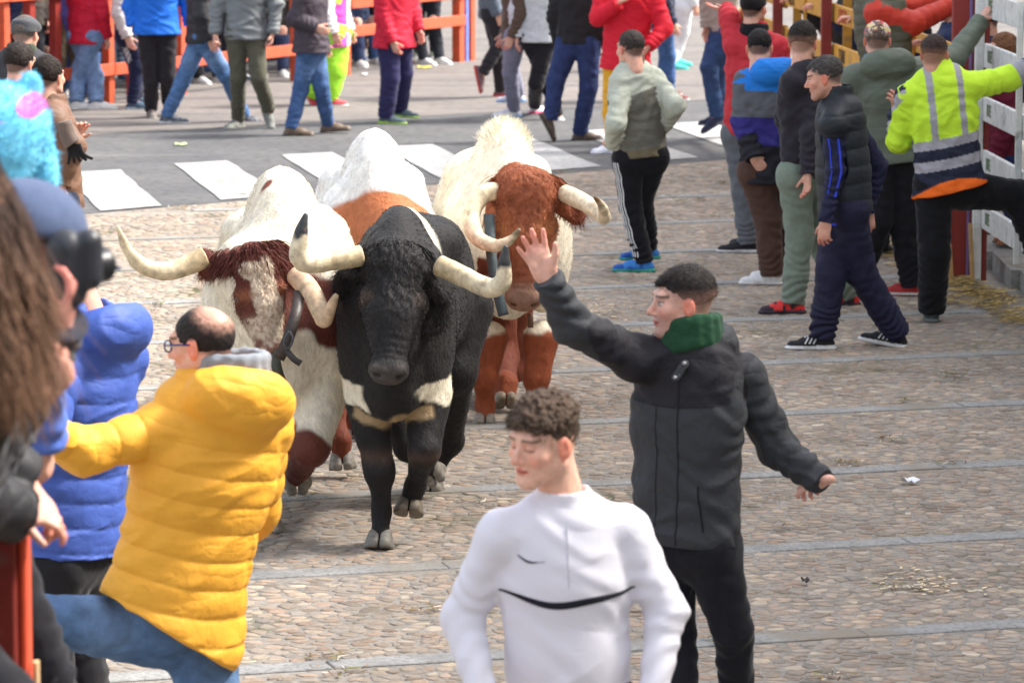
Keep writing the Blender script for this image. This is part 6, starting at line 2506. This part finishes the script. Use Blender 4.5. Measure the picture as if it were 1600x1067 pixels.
Y5 = ground(1420, 462)[1]
person('man in olive green quilted jacket with teal hood lining and patchwork cap', Y5, 178, pelvis=(1398, 236), neck=(1386, 100), head=(1371, 64), hyaw=172, hpitch=4,
       armL=dict(sh=(1336, 122, 0), el=(1328, 190, .05), wr=(1345, 240, .1), hand=None),
       armR=dict(sh=(1432, 112, 0), el=(1490, 92, .35), wr=(1532, 34, .55), hand=dict(dir=(.35, .1, .6), n=(.8, .4, -.3), th=(-.2, -1, .2), curl=.9, s=1.0)),
       legL=dict(kn=(1372, 345, -.05), heel=(1352, 448, .0), yaw=-130, pitch=15), legR=dict(kn=(1412, 350, .0), heel=(1430, 462, 'g'), yaw=-100),
       top=dict(name='quilted_jacket', col=srgb(102, 110, 96), t=.036, hem=.07, hood=1.2, mat=M_PUFF, quilt=(.007, .085), wrinkle=.005, hemw=.02), bottom=dict(col=srgb(36, 35, 40), bag=1.6, t=.02),
       shoes=dict(col=srgb(190, 60, 60), sole=srgb(228, 222, 218), under=srgb(190, 40, 50)), hair=dict(col=srgb(120, 100, 90), style='buzz', t=.004, strands=60),
       extra=lambda i: (cap(i, capplaid, 'baseball', rev=False, name='patchwork_cap'), scarf(i, srgb(62, 112, 134), r=.1, hgt=.05, up=.02)), res=.85, fat=1.1)


def fn_hivis(loc, ci, c, d):
    l, f_, u = loc.T
    TL = d['TL']
    uu = u / TL
    gy = srgb(168, 166, 172)
    nv = srgb(38, 42, 60)
    tors = ci == 0
    tl = uu + .14 * l
    c[tors & (np.abs(np.abs(l + .01) - .095) < .021) & (tl > .36)] = gy
    c[tors & (tl < .40)] = gy
    c[tors & (tl < .31)] = nv
    c[tors & (tl < .20)] = gy
    c[tors & (tl < .10)] = nv
    c[tors & (u < -.005 - .10 * l - 1.2 * l * l)] = srgb(250, 112, 34)
    V = d['V']
    for sg, sh, el, wr, a in d['arms']:
        m = ci == (1 if sg > 0 else 2)
        w = (V - el) @ nrm(wr - el) / np.linalg.norm(wr - el)
        if sg < 0:
            c[m & (w > .12)] = gy
            c[m & (w > .42)] = nv
        else:
            c[m & (w > .35)] = gy
            c[m & (w > .6)] = nv
    return c


Y6 = ground(1455, 505)[1]
person('man in fluorescent yellow jacket with grey bands, one foot raised on the fence', Y6, 184, pelvis=(1483, 276), neck=(1468, 118), head=(1461, 86), hyaw=158, hpitch=0,
       armL=dict(sh=(1420, 152, 0), el=(1404, 222, .1), wr=(1402, 178, .25), hand=dict(dir=(-.15, -.1, 1), n=(-.6, .6, 0), th=(.4, .7, .4), curl=.5, spread=.2)),
       armR=dict(sh=(1516, 136, 0), el=(1578, 122, .12), wr=(1640, 90, .2), hand=dict(curl=.9)),
       legL=dict(hip=(1458, 288, -.0), kn=(1460, 395, -.02), heel=(1456, 503, 'g'), yaw=176), legR=dict(hip=(1500, 296, .05), kn=(1590, 306, .15), heel=(1612, 398, .15), yaw=110),
       top=dict(name='hi_vis_jacket', col=srgb(206, 246, 62), t=.032, hem=.085, collar=.06, fn=fn_hivis, mat=M_NYLON, wrinkle=.006, hemw=.035, hemroll=-.12),
       bottom=dict(col=srgb(30, 30, 33), bag=1.6, t=.022), shoes=dict(col=srgb(56, 66, 66), sole=srgb(96, 102, 100)),
       hair=dict(col=srgb(72, 58, 54), style='fade', t=.006, strands=150), skin=SKIN2, res=.85, fat=1.08)

Y1 = ground(1165, 395)[1]
person('man in red jacket and grey trousers seen from behind at the far right group', Y1, 165, pelvis=(1172, 200), neck=(1180, 56), head=(1178, 14), hyaw=150,
       armL=dict(sh=(1150, 72, 0), el=(1140, 30, .1), wr=(1136, 16, .3), hand=dict(dir=(-1, 0, .2), n=(0, 0, 1), th=(0, -.6, .6), curl=.2)),
       armR=dict(sh=(1214, 75, 0), el=(1226, 130, 0), wr=(1215, 180, 0), hand=dict(curl=.5)),
       legL=dict(kn=(1162, 300, 0), heel=(1172, 395, 'g'), yaw=-98), legR=dict(kn=(1180, 290, .2), heel=(1190, 385, .25), yaw=-98),
       top=dict(col=srgb(196, 52, 62), t=.032, hem=.05, collar=.07, mat=M_NYLON, hemw=.015), bottom=dict(col=srgb(104, 108, 114), bag=1.3, t=.016),
       shoes=dict(col=srgb(32, 32, 36), sole=srgb(214, 214, 214)), hair=dict(col=srgb(34, 30, 30), style='short', t=.01), extra=lambda i: (scarf(i, srgb(30, 30, 34), r=.08, hgt=.05), cap(i, srgb(40, 38, 40), 'beanie', name='beanie')), res=.95)

# man hanging on the fence in orange red sleeves and an olive vest
Y7 = fence_Y_px(1440) - .35


def fn_r7(loc, ci, c, d):
    c[(ci == 1) | (ci == 2)] = srgb(200, 60, 44)
    return c


person('man in olive padded vest with orange red sleeves leaning on the yellow fence', Y7, 140, pelvis=(1392, 150), neck=(1372, -10), head=(1385, -55), hyaw=110,
       armL=dict(sh=(1366, 6, .1), el=(1420, 12, .3), wr=(1478, -2, .45), hand=dict(dir=(1, .2, .2), n=(0, .5, -1), th=(0, -.6, .5), curl=.8)),
       armR=dict(sh=(1372, 22, -.12), el=(1424, 38, -.1), wr=(1484, 10, .1), hand=dict(dir=(1, .2, .3), n=(0, .5, -1), th=(0, -.6, .5), curl=.8)),
       top=dict(name='padded_vest', col=srgb(92, 92, 76), t=.042, hem=.1, fn=fn_r7, mat=M_PUFF, quilt=(.009, .075)), bottom=dict(col=srgb(56, 58, 60), bag=1.4, t=.02), shoes=dict(col=BLACK),
       hair=dict(col=BLACK, style='short'), res=1.0, fat=1.05)

# ------------------------------------------------------------------ people on the road at the back


def bk(label, feet, yaw, top, bottom, shoes, hair=None, legs=None, **kw):
    """a person on the road; feet = ((px,py,[pitch]) left, right) heels on the ground unless raised"""
    Y = ground(*feet['base'])[1]
    lgs = {}
    for k_ in ('L', 'R'):
        d = dict(feet[k_])
        lgs[k_] = d
    return person(label, Y, yaw, foot=feet['base'], legL=lgs['L'], legR=lgs['R'], top=top, bottom=bottom, shoes=shoes,
                  hair=hair or dict(col=BLACK, style='short', strands=80), res=1.35, **kw)


JEAN = srgb(104, 134, 172)
JEAND = srgb(52, 72, 112)
G1 = 'people walking on the road behind the cattle'


def fn_b1(loc, ci, c, d):
    c[(ci == 1)] = srgb(108, 98, 168)
    return c


bk('man in red jacket with lilac sleeve, pale jeans and white trainers at the far left', dict(base=(148, 170), L=dict(heel=(147, 172, 'g'), yaw=95, kn=(148, 120, 0)), R=dict(heel=(117, 172, 'g'), yaw=100, kn=(121, 120, 0))), 150,
   dict(col=srgb(196, 34, 60), t=.03, hem=.12, fn=fn_b1, hemw=.02), dict(col=srgb(116, 142, 178), mat=M_DENIM, bag=1.5, t=.018), dict(col=srgb(236, 236, 232), sole=srgb(230, 230, 226)), pelvis=(134, 50))
bk('person in cream jacket and dark navy track pants behind the blue jacket', dict(base=(208, 172), L=dict(heel=(205, 172, 'g'), yaw=80), R=dict(heel=(212, 166, .4), yaw=60)), 70,
   dict(col=srgb(206, 196, 192), t=.03, hem=.08), dict(col=srgb(36, 40, 66), fn=fn_stripes), dict(col=srgb(70, 90, 110), sole=srgb(190, 205, 215)), pelvis=(203, 48))
bk('man in bright blue jacket and black track pants standing at the back left', dict(base=(236, 186), L=dict(heel=(262, 172, .3), yaw=20, kn=(262, 120, 0)), R=dict(heel=(236, 184, 'g'), yaw=10, kn=(236, 128, 0))), 15,
   dict(col=srgb(36, 112, 218), t=.035, hem=.1, hemw=.03), dict(col=srgb(48, 44, 48), bag=1.3), dict(col=srgb(120, 112, 108), sole=srgb(150, 144, 136)), pelvis=(245, 38), fat=1.1,
   armR=dict(el=(203, 10, .0), wr=(207, 40, -.05), hand=dict(dir=(.5, 0, -.8), curl=.4)), armL=dict(el=(292, 0, .1), wr=(296, 40, .1)))
bk('man in black jacket and blue jeans striding to the right at the back left', dict(base=(270, 194), L=dict(heel=(258, 194, 'g'), yaw=95, kn=(284, 130, 0)), R=dict(heel=(376, 192, .25), yaw=98, kn=(352, 118, 0), pitch=8)), 100,
   dict(col=srgb(50, 50, 54), t=.04, hem=.1, mat=M_PUFF, quilt=(.008, .09), hemw=.02), dict(col=srgb(84, 116, 160), mat=M_DENIM, fade=srgb(130, 160, 198)), dict(col=srgb(112, 116, 124), sole=srgb(206, 208, 212), trim=srgb(66, 70, 80)), pelvis=(314, 52))
bk('man in grey crinkled jacket and olive trousers walking towards the camera', dict(base=(365, 204), L=dict(heel=(415, 176, .25), yaw=25, pitch=48, kn=(404, 122, -.1)), R=dict(heel=(374, 200, 'g'), yaw=-30, kn=(372, 122, 0))), 8,
   dict(col=srgb(126, 130, 132), t=.03, hem=.1, hemw=.03, wrinkle=.012), dict(col=srgb(92, 90, 76), bag=1.2), dict(col=srgb(132, 134, 128), sole=srgb(150, 150, 142)), pelvis=(384, 45),
   armR=dict(el=(340, 12, 0), wr=(336, 52, -.05), hand=dict(curl=.7)), armL=dict(el=(432, 8, 0), wr=(426, 52, -.05), hand=dict(curl=.7)))
bk('man in dark plum jacket, blue jeans and brown boots with a hand in his pocket', dict(base=(462, 212), L=dict(heel=(510, 207, .2), yaw=92, pitch=-4, kn=(502, 135, 0)), R=dict(heel=(452, 213, 'g'), yaw=95, kn=(470, 140, 0))), 80,
   dict(col=srgb(72, 64, 72), t=.038, hem=.12, hemw=.03), dict(col=srgb(70, 96, 140), mat=M_DENIM, fade=srgb(104, 132, 172)), dict(col=srgb(106, 88, 72), sole=srgb(80, 68, 58), mat=M_LEATHER), pelvis=(486, 62), fat=1.1,
   armR=dict(el=(462, 30, -.2), wr=(494, 44, -.22), hand=dict(curl=.9)))


def fn_clown(loc, ci, c, d):
    c[:] = srgb(240, 238, 236)
    c[(loc[:, 0] < -.02) & (ci == 0)] = srgb(232, 90, 190)
    c[(vnoise(loc, 7, 3) > .3)] = srgb(200, 240, 90)
    return c


bk('person in a pink, white and lime costume with red shoes behind the plum jacket', dict(base=(515, 166), L=dict(heel=(508, 166, 'g'), yaw=80, kn=(522, 110, 0)), R=dict(heel=(478, 152, .1), yaw=60, pitch=50, kn=(508, 108, 0))), 70,
   dict(name='costume_top', col=srgb(240, 238, 236), t=.035, hem=.2, fn=fn_clown, mat=M_CLOTH), dict(col=srgb(168, 236, 66), bag=2.2, t=.03, short=.05), dict(col=srgb(232, 84, 92), sole=srgb(240, 236, 232)), pelvis=(524, 42))
bk('man in long red jacket and navy track pants standing with arms down at the back', dict(base=(612, 194), L=dict(heel=(622, 184, .3), yaw=60), R=dict(heel=(600, 194, 'g'), yaw=70)), 50,
   dict(col=srgb(214, 42, 66), t=.034, hem=.14, hemw=.04), dict(col=srgb(56, 54, 92), bag=1.4, t=.02), dict(col=srgb(94, 110, 116), sole=srgb(190, 232, 100)), pelvis=(616, 52), fat=1.08,
   armR=dict(el=(598, 30, -.15), wr=(613, 66, -.2), hand=dict(curl=.6)), armL=dict(el=(645, 20, .1), wr=(654, 48, .05)))
bk('runner in slate puffer and black trousers with one red soled shoe kicked up', dict(base=(785, 155), L=dict(heel=(779, 152, 'g'), yaw=100, kn=(778, 80, .1)), R=dict(heel=(742, 112, 0), yaw=80, pitch=78, kn=(782, 66, 0))), 90,
   dict(name='puffer_jacket', col=srgb(92, 102, 116), t=.04, hem=.1, mat=M_PUFF, quilt=(.01, .09)), dict(col=srgb(50, 48, 54)), dict(col=srgb(110, 84, 88), sole=srgb(200, 60, 66)), pelvis=(768, 14))
bk('person in brown checked shirt and lilac grey joggers at the back centre', dict(base=(798, 188), L=dict(heel=(806, 184, 'g'), yaw=-80), R=dict(heel=(812, 160, .6), yaw=-80)), -80,
   dict(col=srgb(92, 76, 66), t=.02, hem=.08, mat=M_CLOTH), dict(col=srgb(136, 136, 156), bag=1.2), dict(col=srgb(226, 230, 240), sole=srgb(120, 170, 220)), pelvis=(804, 48))
bk('person in pale grey hoodie and slim black trousers walking at the back centre', dict(base=(836, 190), L=dict(heel=(862, 188, .2), yaw=60, pitch=30), R=dict(heel=(834, 178, 'g'), yaw=150, kn=(838, 130, 0))), 170,
   dict(name='hoodie', col=srgb(204, 206, 210), t=.032, hem=.1, hood=1.0, mat=M_CLOTH, hemw=.02), dict(col=srgb(42, 40, 44)), dict(col=srgb(232, 226, 232), sole=srgb(226, 90, 130)), pelvis=(842, 50),
   armL=dict(el=(806, 16, 0), wr=(807, 58, -.05)))
bk('man in black fleece, dark blue jeans and brown boots striding at the back centre', dict(base=(908, 222), L=dict(heel=(846, 188, -.05), yaw=100, pitch=62, kn=(868, 128, 0)), R=dict(heel=(903, 220, 'g'), yaw=95, kn=(920, 135, 0))), 160,
   dict(col=srgb(44, 42, 44), t=.03, hem=.06, mat=M_CLOTH), dict(col=srgb(50, 62, 102), mat=M_DENIM, t=.018, bag=1.2), dict(col=srgb(88, 76, 66), sole=srgb(64, 56, 50), mat=M_LEATHER), pelvis=(904, 58), fat=1.12)
bk('man in red softshell jacket holding a hand to his mouth, in mustard trousers', dict(base=(950, 238), L=dict(heel=(968, 230, .2), yaw=-30), R=dict(heel=(962, 240, 'g'), yaw=-70, kn=(955, 175, 0))), -5,
   dict(name='softshell_jacket', col=srgb(220, 34, 54), t=.035, hem=.1, collar=.06, hemw=.02), dict(col=srgb(232, 170, 52), bag=1.2), dict(col=srgb(226, 228, 238), sole=srgb(224, 226, 236)), pelvis=(978, 92), neck=(985, -38), head=(985, -68), fat=1.12,
   armR=dict(sh=(945, -12, 0), el=(935, 28, -.1), wr=(966, 6, -.22), hand=dict(dir=(.6, 0, .6), curl=.7)), armL=dict(sh=(1020, -10, 0), el=(1038, 45, -.1), wr=(1014, 74, -.25), hand=dict(dir=(-.5, -.2, -.6), curl=.6)))
bk('person in navy top and blue jeans hidden behind the red softshell jacket', dict(base=(1040, 160), L=dict(heel=(1042, 158, 'g'), yaw=100), R=dict(heel=(1030, 150, .3), yaw=100)), 100,
   dict(col=srgb(46, 52, 70), t=.03, hem=.1), dict(col=srgb(72, 100, 148), mat=M_DENIM), dict(col=srgb(120, 60, 60)), pelvis=(1034, 28))
bk('person dressed all in white with turquoise shoes at the top centre right', dict(base=(1050, 112), L=dict(heel=(1044, 110, 'g'), yaw=90), R=dict(heel=(1050, 104, .3), yaw=90)), 120,
   dict(col=srgb(238, 238, 244), t=.03, hem=.1), dict(col=srgb(236, 236, 244), bag=1.5), dict(col=srgb(80, 190, 180), sole=srgb(60, 170, 160)), pelvis=(1062, 0))
bk('person in beige jacket and jeans stepping up on the far end of the yellow fence', dict(base=(1110, 225), L=dict(heel=(1125, 195, .4), yaw=-60, kn=(1122, 100, 0)), R=dict(heel=(1128, 190, 0), yaw=-62, pitch=28, kn=(1108, 106, -.1))), -60,
   dict(col=srgb(168, 158, 148), t=.03, hem=.04), dict(col=srgb(58, 80, 120), mat=M_DENIM, t=.018), dict(col=srgb(46, 52, 78), sole=srgb(90, 90, 104)), pelvis=(1132, 40), neck=(1110, -95), head=(1108, -130),
   armR=dict(el=(1102, -20, 0), wr=(1104, 42, 0)), armL=dict(el=(1120, -30, .1), wr=(1126, 30, .1), hand=dict(curl=.7)))

# spectators behind the fences: each their own clothes
cols_t = [srgb(48, 50, 58), srgb(60, 66, 52), srgb(40, 50, 84), srgb(90, 84, 78), srgb(52, 46, 50), srgb(120, 56, 52), srgb(66, 92, 132), srgb(70, 74, 66), srgb(38, 38, 42), srgb(150, 146, 140)]
names_t = ['slate', 'moss green', 'navy', 'taupe', 'plum black', 'brick red', 'denim blue', 'olive grey', 'black', 'pale grey']
cols_b = [srgb(44, 46, 54), srgb(70, 96, 140), srgb(40, 40, 44), srgb(96, 88, 74), srgb(52, 62, 92)]
names_b = ['charcoal trousers', 'blue jeans', 'black trousers', 'khaki trousers', 'dark jeans']
rs = np.random.RandomState(21)
hcols = [srgb(40, 34, 32), srgb(84, 62, 46), srgb(120, 112, 108), srgb(56, 46, 40)]
k_ = 0
for px, dd, place in ((-40, .5, 'beyond the left end of the orange fence'), (28, .45, 'behind the first orange post'), (66, .5, 'between the two left orange posts'), (108, .45, 'beside the red jacket'),
                      (178, .5, 'left of the blue jacket'), (222, .8, 'half hidden by the blue jacket'), (292, .5, 'between the blue and black jackets'), (345, .8, 'beyond the black jacket'),
                      (440, .5, 'beside the grey jacket'), (545, .5, 'behind the costume'), (580, .6, 'left of the long red jacket'), (672, .45, 'right of the long red jacket'),
                      (700, .9, 'near the blue and orange post'), (752, .6, 'past the blue and orange post')):
    s_ = s_of_px(px)
    p = fence_pt(s_, 0, -dd - rs.rand() * .3)
    a, b = k_ % len(cols_t), (k_ * 3 + 1) % len(cols_b)
    person('spectator in %s jacket and %s %s' % (names_t[a], names_b[b], place), p[1], rs.uniform(-30, 60), pelvis=A(p[0], p[1], .93),
           legL=dict(heel3=p + A(.1, 0, 0)), legR=dict(heel3=p + A(-.1, 0, 0)),
           top=dict(col=cols_t[a], t=.035, hem=.1, hemw=.02), bottom=dict(col=cols_b[b], bag=1.3), shoes=dict(col=cols_t[(a + 4) % 10], sole=srgb(180, 180, 180)),
           hair=dict(col=hcols[k_ % 4], style='short', strands=0), res=1.7, group='spectators behind the orange fence', fat=1.1)
    k_ += 1
for px, dd, place in ((-10, 1.5, 'far left at the back'), (50, 1.4, 'second row behind the first posts'), (92, 1.6, 'second row beside the dark post'), (130, 1.4, 'second row behind the red jacket'), (160, 1.7, 'second row left of the thin orange post'),
                      (200, 1.6, 'second row behind the cream jacket'), (262, 1.5, 'second row behind the blue jacket'), (320, 1.6, 'second row behind the striding man'), (395, 1.6, 'second row behind the grey jacket'), (430, 1.3, 'second row above the low rail'),
                      (505, 1.5, 'second row behind the plum jacket'), (600, 1.6, 'second row behind the long red jacket'), (655, 1.5, 'second row right of the long red jacket'), (705, 1.7, 'second row by the blue post')):
    s_ = s_of_px(px)
    p = fence_pt(s_, 0, -dd - rs.rand() * .3)
    a, b = (k_ * 7 + 4) % len(cols_t), (k_ * 2) % len(cols_b)
    person('spectator in %s jacket and %s %s' % (names_t[a], names_b[b], place), p[1], rs.uniform(-30, 60), pelvis=A(p[0], p[1], .93),
           legL=dict(heel3=p + A(.1, 0, 0)), legR=dict(heel3=p + A(-.1, 0, 0)),
           top=dict(col=cols_t[a], t=.035, hem=.1, hemw=.02), bottom=dict(col=cols_b[b], bag=1.3), shoes=dict(col=cols_t[(a + 4) % 10], sole=srgb(180, 180, 180)),
           hair=dict(col=hcols[k_ % 4], style='short', strands=0), res=1.9, group='spectators behind the orange fence', fat=1.1)
    k_ += 1
# people sitting low behind the orange fence
for px, dd, col_, nm in ((560, 1.1, srgb(42, 44, 52), 'black'), (640, 1.0, srgb(58, 84, 124), 'blue'), (690, .5, srgb(120, 118, 122), 'grey'), (250, 1.0, srgb(46, 46, 50), 'charcoal'), (420, 1.1, srgb(70, 56, 46), 'brown'), (140, 1.0, srgb(52, 56, 50), 'moss'), (180, 1.2, srgb(60, 54, 60), 'plum'), (300, 1.2, srgb(50, 60, 80), 'slate blue'), (350, 1.1, srgb(48, 48, 48), 'dark grey'), (390, 1.3, srgb(84, 64, 52), 'rust brown'), (470, 1.2, srgb(44, 52, 64), 'ink blue'), (520, .9, srgb(46, 46, 46), 'soot black'), (600, 1.2, srgb(64, 60, 56), 'umber'), (670, 1.1, srgb(56, 70, 100), 'navy'), (100, 1.2, srgb(40, 40, 44), 'jet black'), (20, 1.1, srgb(60, 66, 60), 'grey green')):
    s_ = s_of_px(px)
    p = fence_pt(s_, 0, -dd)
    yw = rs.uniform(-20, 50)
    L_, F_, Z_ = frame(yw)
    person('seated spectator in %s clothes low down behind the orange fence rails' % nm, p[1], yw, pelvis=p + A(0, 0, .32), neck=p + A(0, 0, .86) - F_ * .05,
           legL=dict(kn=p + F_ * .35 + L_ * .14 + A(0, 0, .52), heel3=p + F_ * .45 + L_ * .12, yaw=yw), legR=dict(kn=p + F_ * .35 - L_ * .14 + A(0, 0, .52), heel3=p + F_ * .45 - L_ * .12, yaw=yw),
           top=dict(col=col_, t=.035, hem=.1), bottom=dict(col=cols_b[k_ % 5], bag=1.3), shoes=dict(col=srgb(214, 214, 210), sole=srgb(230, 230, 226)),
           hair=dict(col=hcols[k_ % 4], style='short', strands=0), res=1.7, group='seated spectators behind the orange fence')
    k_ += 1
# behind the yellow and white fences
for px, dx, a, b, hy, desc, zz in ((1235, .5, 8, 2, -90, 'at the far end of the yellow fence', 0), (1270, .55, 2, 1, -90, 'with hand on the yellow top board', 0), (1325, .5, 8, 2, -80, 'by the third red post', 0),
                               (1372, .55, 2, 4, -100, 'beside the olive vest', 0), (1440, .45, 2, 3, -90, 'in a hood behind the olive jacket', 0), (1478, .7, 1, 2, -80, 'just left of the big red end post', 0)):
    Y = fence_Y_px(px)
    p = rpt(Y, 0, dx)
    L_, F_, Z_ = frame(hy)
    person('spectator in %s jacket and %s %s' % (names_t[a], names_b[b], desc), Y, hy, pelvis=p + A(0, 0, .93), legL=dict(heel3=p + L_ * .1), legR=dict(heel3=p - L_ * .1),
           armR=dict(el=p + L_ * -.2 + F_ * .15 + A(0, 0, 1.2), wr=p + L_ * -.12 + F_ * (dx - .05) + A(0, 0, 1.5), hand=dict(dir=tuple(F_), n=(0, 0, -1), curl=.6)),
           top=dict(col=cols_t[a], t=.035, hem=.1), bottom=dict(col=cols_b[b], bag=1.3), shoes=dict(col=cols_t[(a + 4) % 10]),
           hair=dict(col=hcols[k_ % 4], style='short', strands=0), res=1.5, group='spectators behind the yellow fence', fat=1.1)
    k_ += 1
for Y, dx, col_, desc, hd_, hc_, sc_, ex_ in (
        (27.6, .55, srgb(40, 46, 78), 'person in a navy jacket behind the white fence beside its end post', None, hcols[0], 1.0, None),
        (29.2, .5, srgb(112, 34, 58), 'woman with auburn hair and glasses in maroon behind the white boards', (1566, 78), srgb(140, 96, 66), .9, 'g'),
        (25.6, .5, srgb(214, 120, 50), 'person in orange behind the top white board at the right edge', None, hcols[1], 1.03, None)):
    p = wd(Y, .14, dx)
    L_, F_, Z_ = frame(-90)
    kw = {}
    if hd_:
        h3 = at(hd_[0], hd_[1], Y)
        kw = dict(head=h3, neck=h3 - A(0, 0, .2), pelvis=h3 - A(0, 0, .73))
    else:
        kw = dict(pelvis=p + A(0, 0, .93 * sc_))
    person(desc, Y, -90, hyaw=-70, legL=dict(heel3=p + L_ * .1), legR=dict(heel3=p - L_ * .1), top=dict(col=col_, t=.035, hem=.15), bottom=dict(col=srgb(44, 58, 100), bag=1.3),
           shoes=dict(col=srgb(150, 84, 44), sole=srgb(90, 80, 70)), hair=dict(col=hc_, style='long' if ex_ else 'short', strands=0), res=1.3, extra=glasses if ex_ else None, sc=sc_, **kw)

# crumpled blue anorak hung over the low white board
an0 = wd(26.4, 1.0, .1)
f = Field(.012, .06)
rs = np.random.RandomState(8)
for i in range(16):
    p = an0 + A(rs.uniform(0, .16), rs.uniform(-.35, .3), rs.uniform(-.16, .16))
    f.cone(p, p + A(rs.randn() * .05, rs.randn() * .1, rs.randn() * .06), .07, .05)
V, Q, _ = f.mesh()
V = V + vnormals(V, Q) * (.012 * (1 - 2 * np.abs(vnoise(V, 11, 4, 2))))[:, None]
o = mesh_obj('folded_anorak', V, Q, M_NYLON, np.array(srgb(44, 104, 190)), None, origin=tuple(an0))
tag(o, 'crumpled bright blue anorak bundled behind the white fence boards', 'anorak')
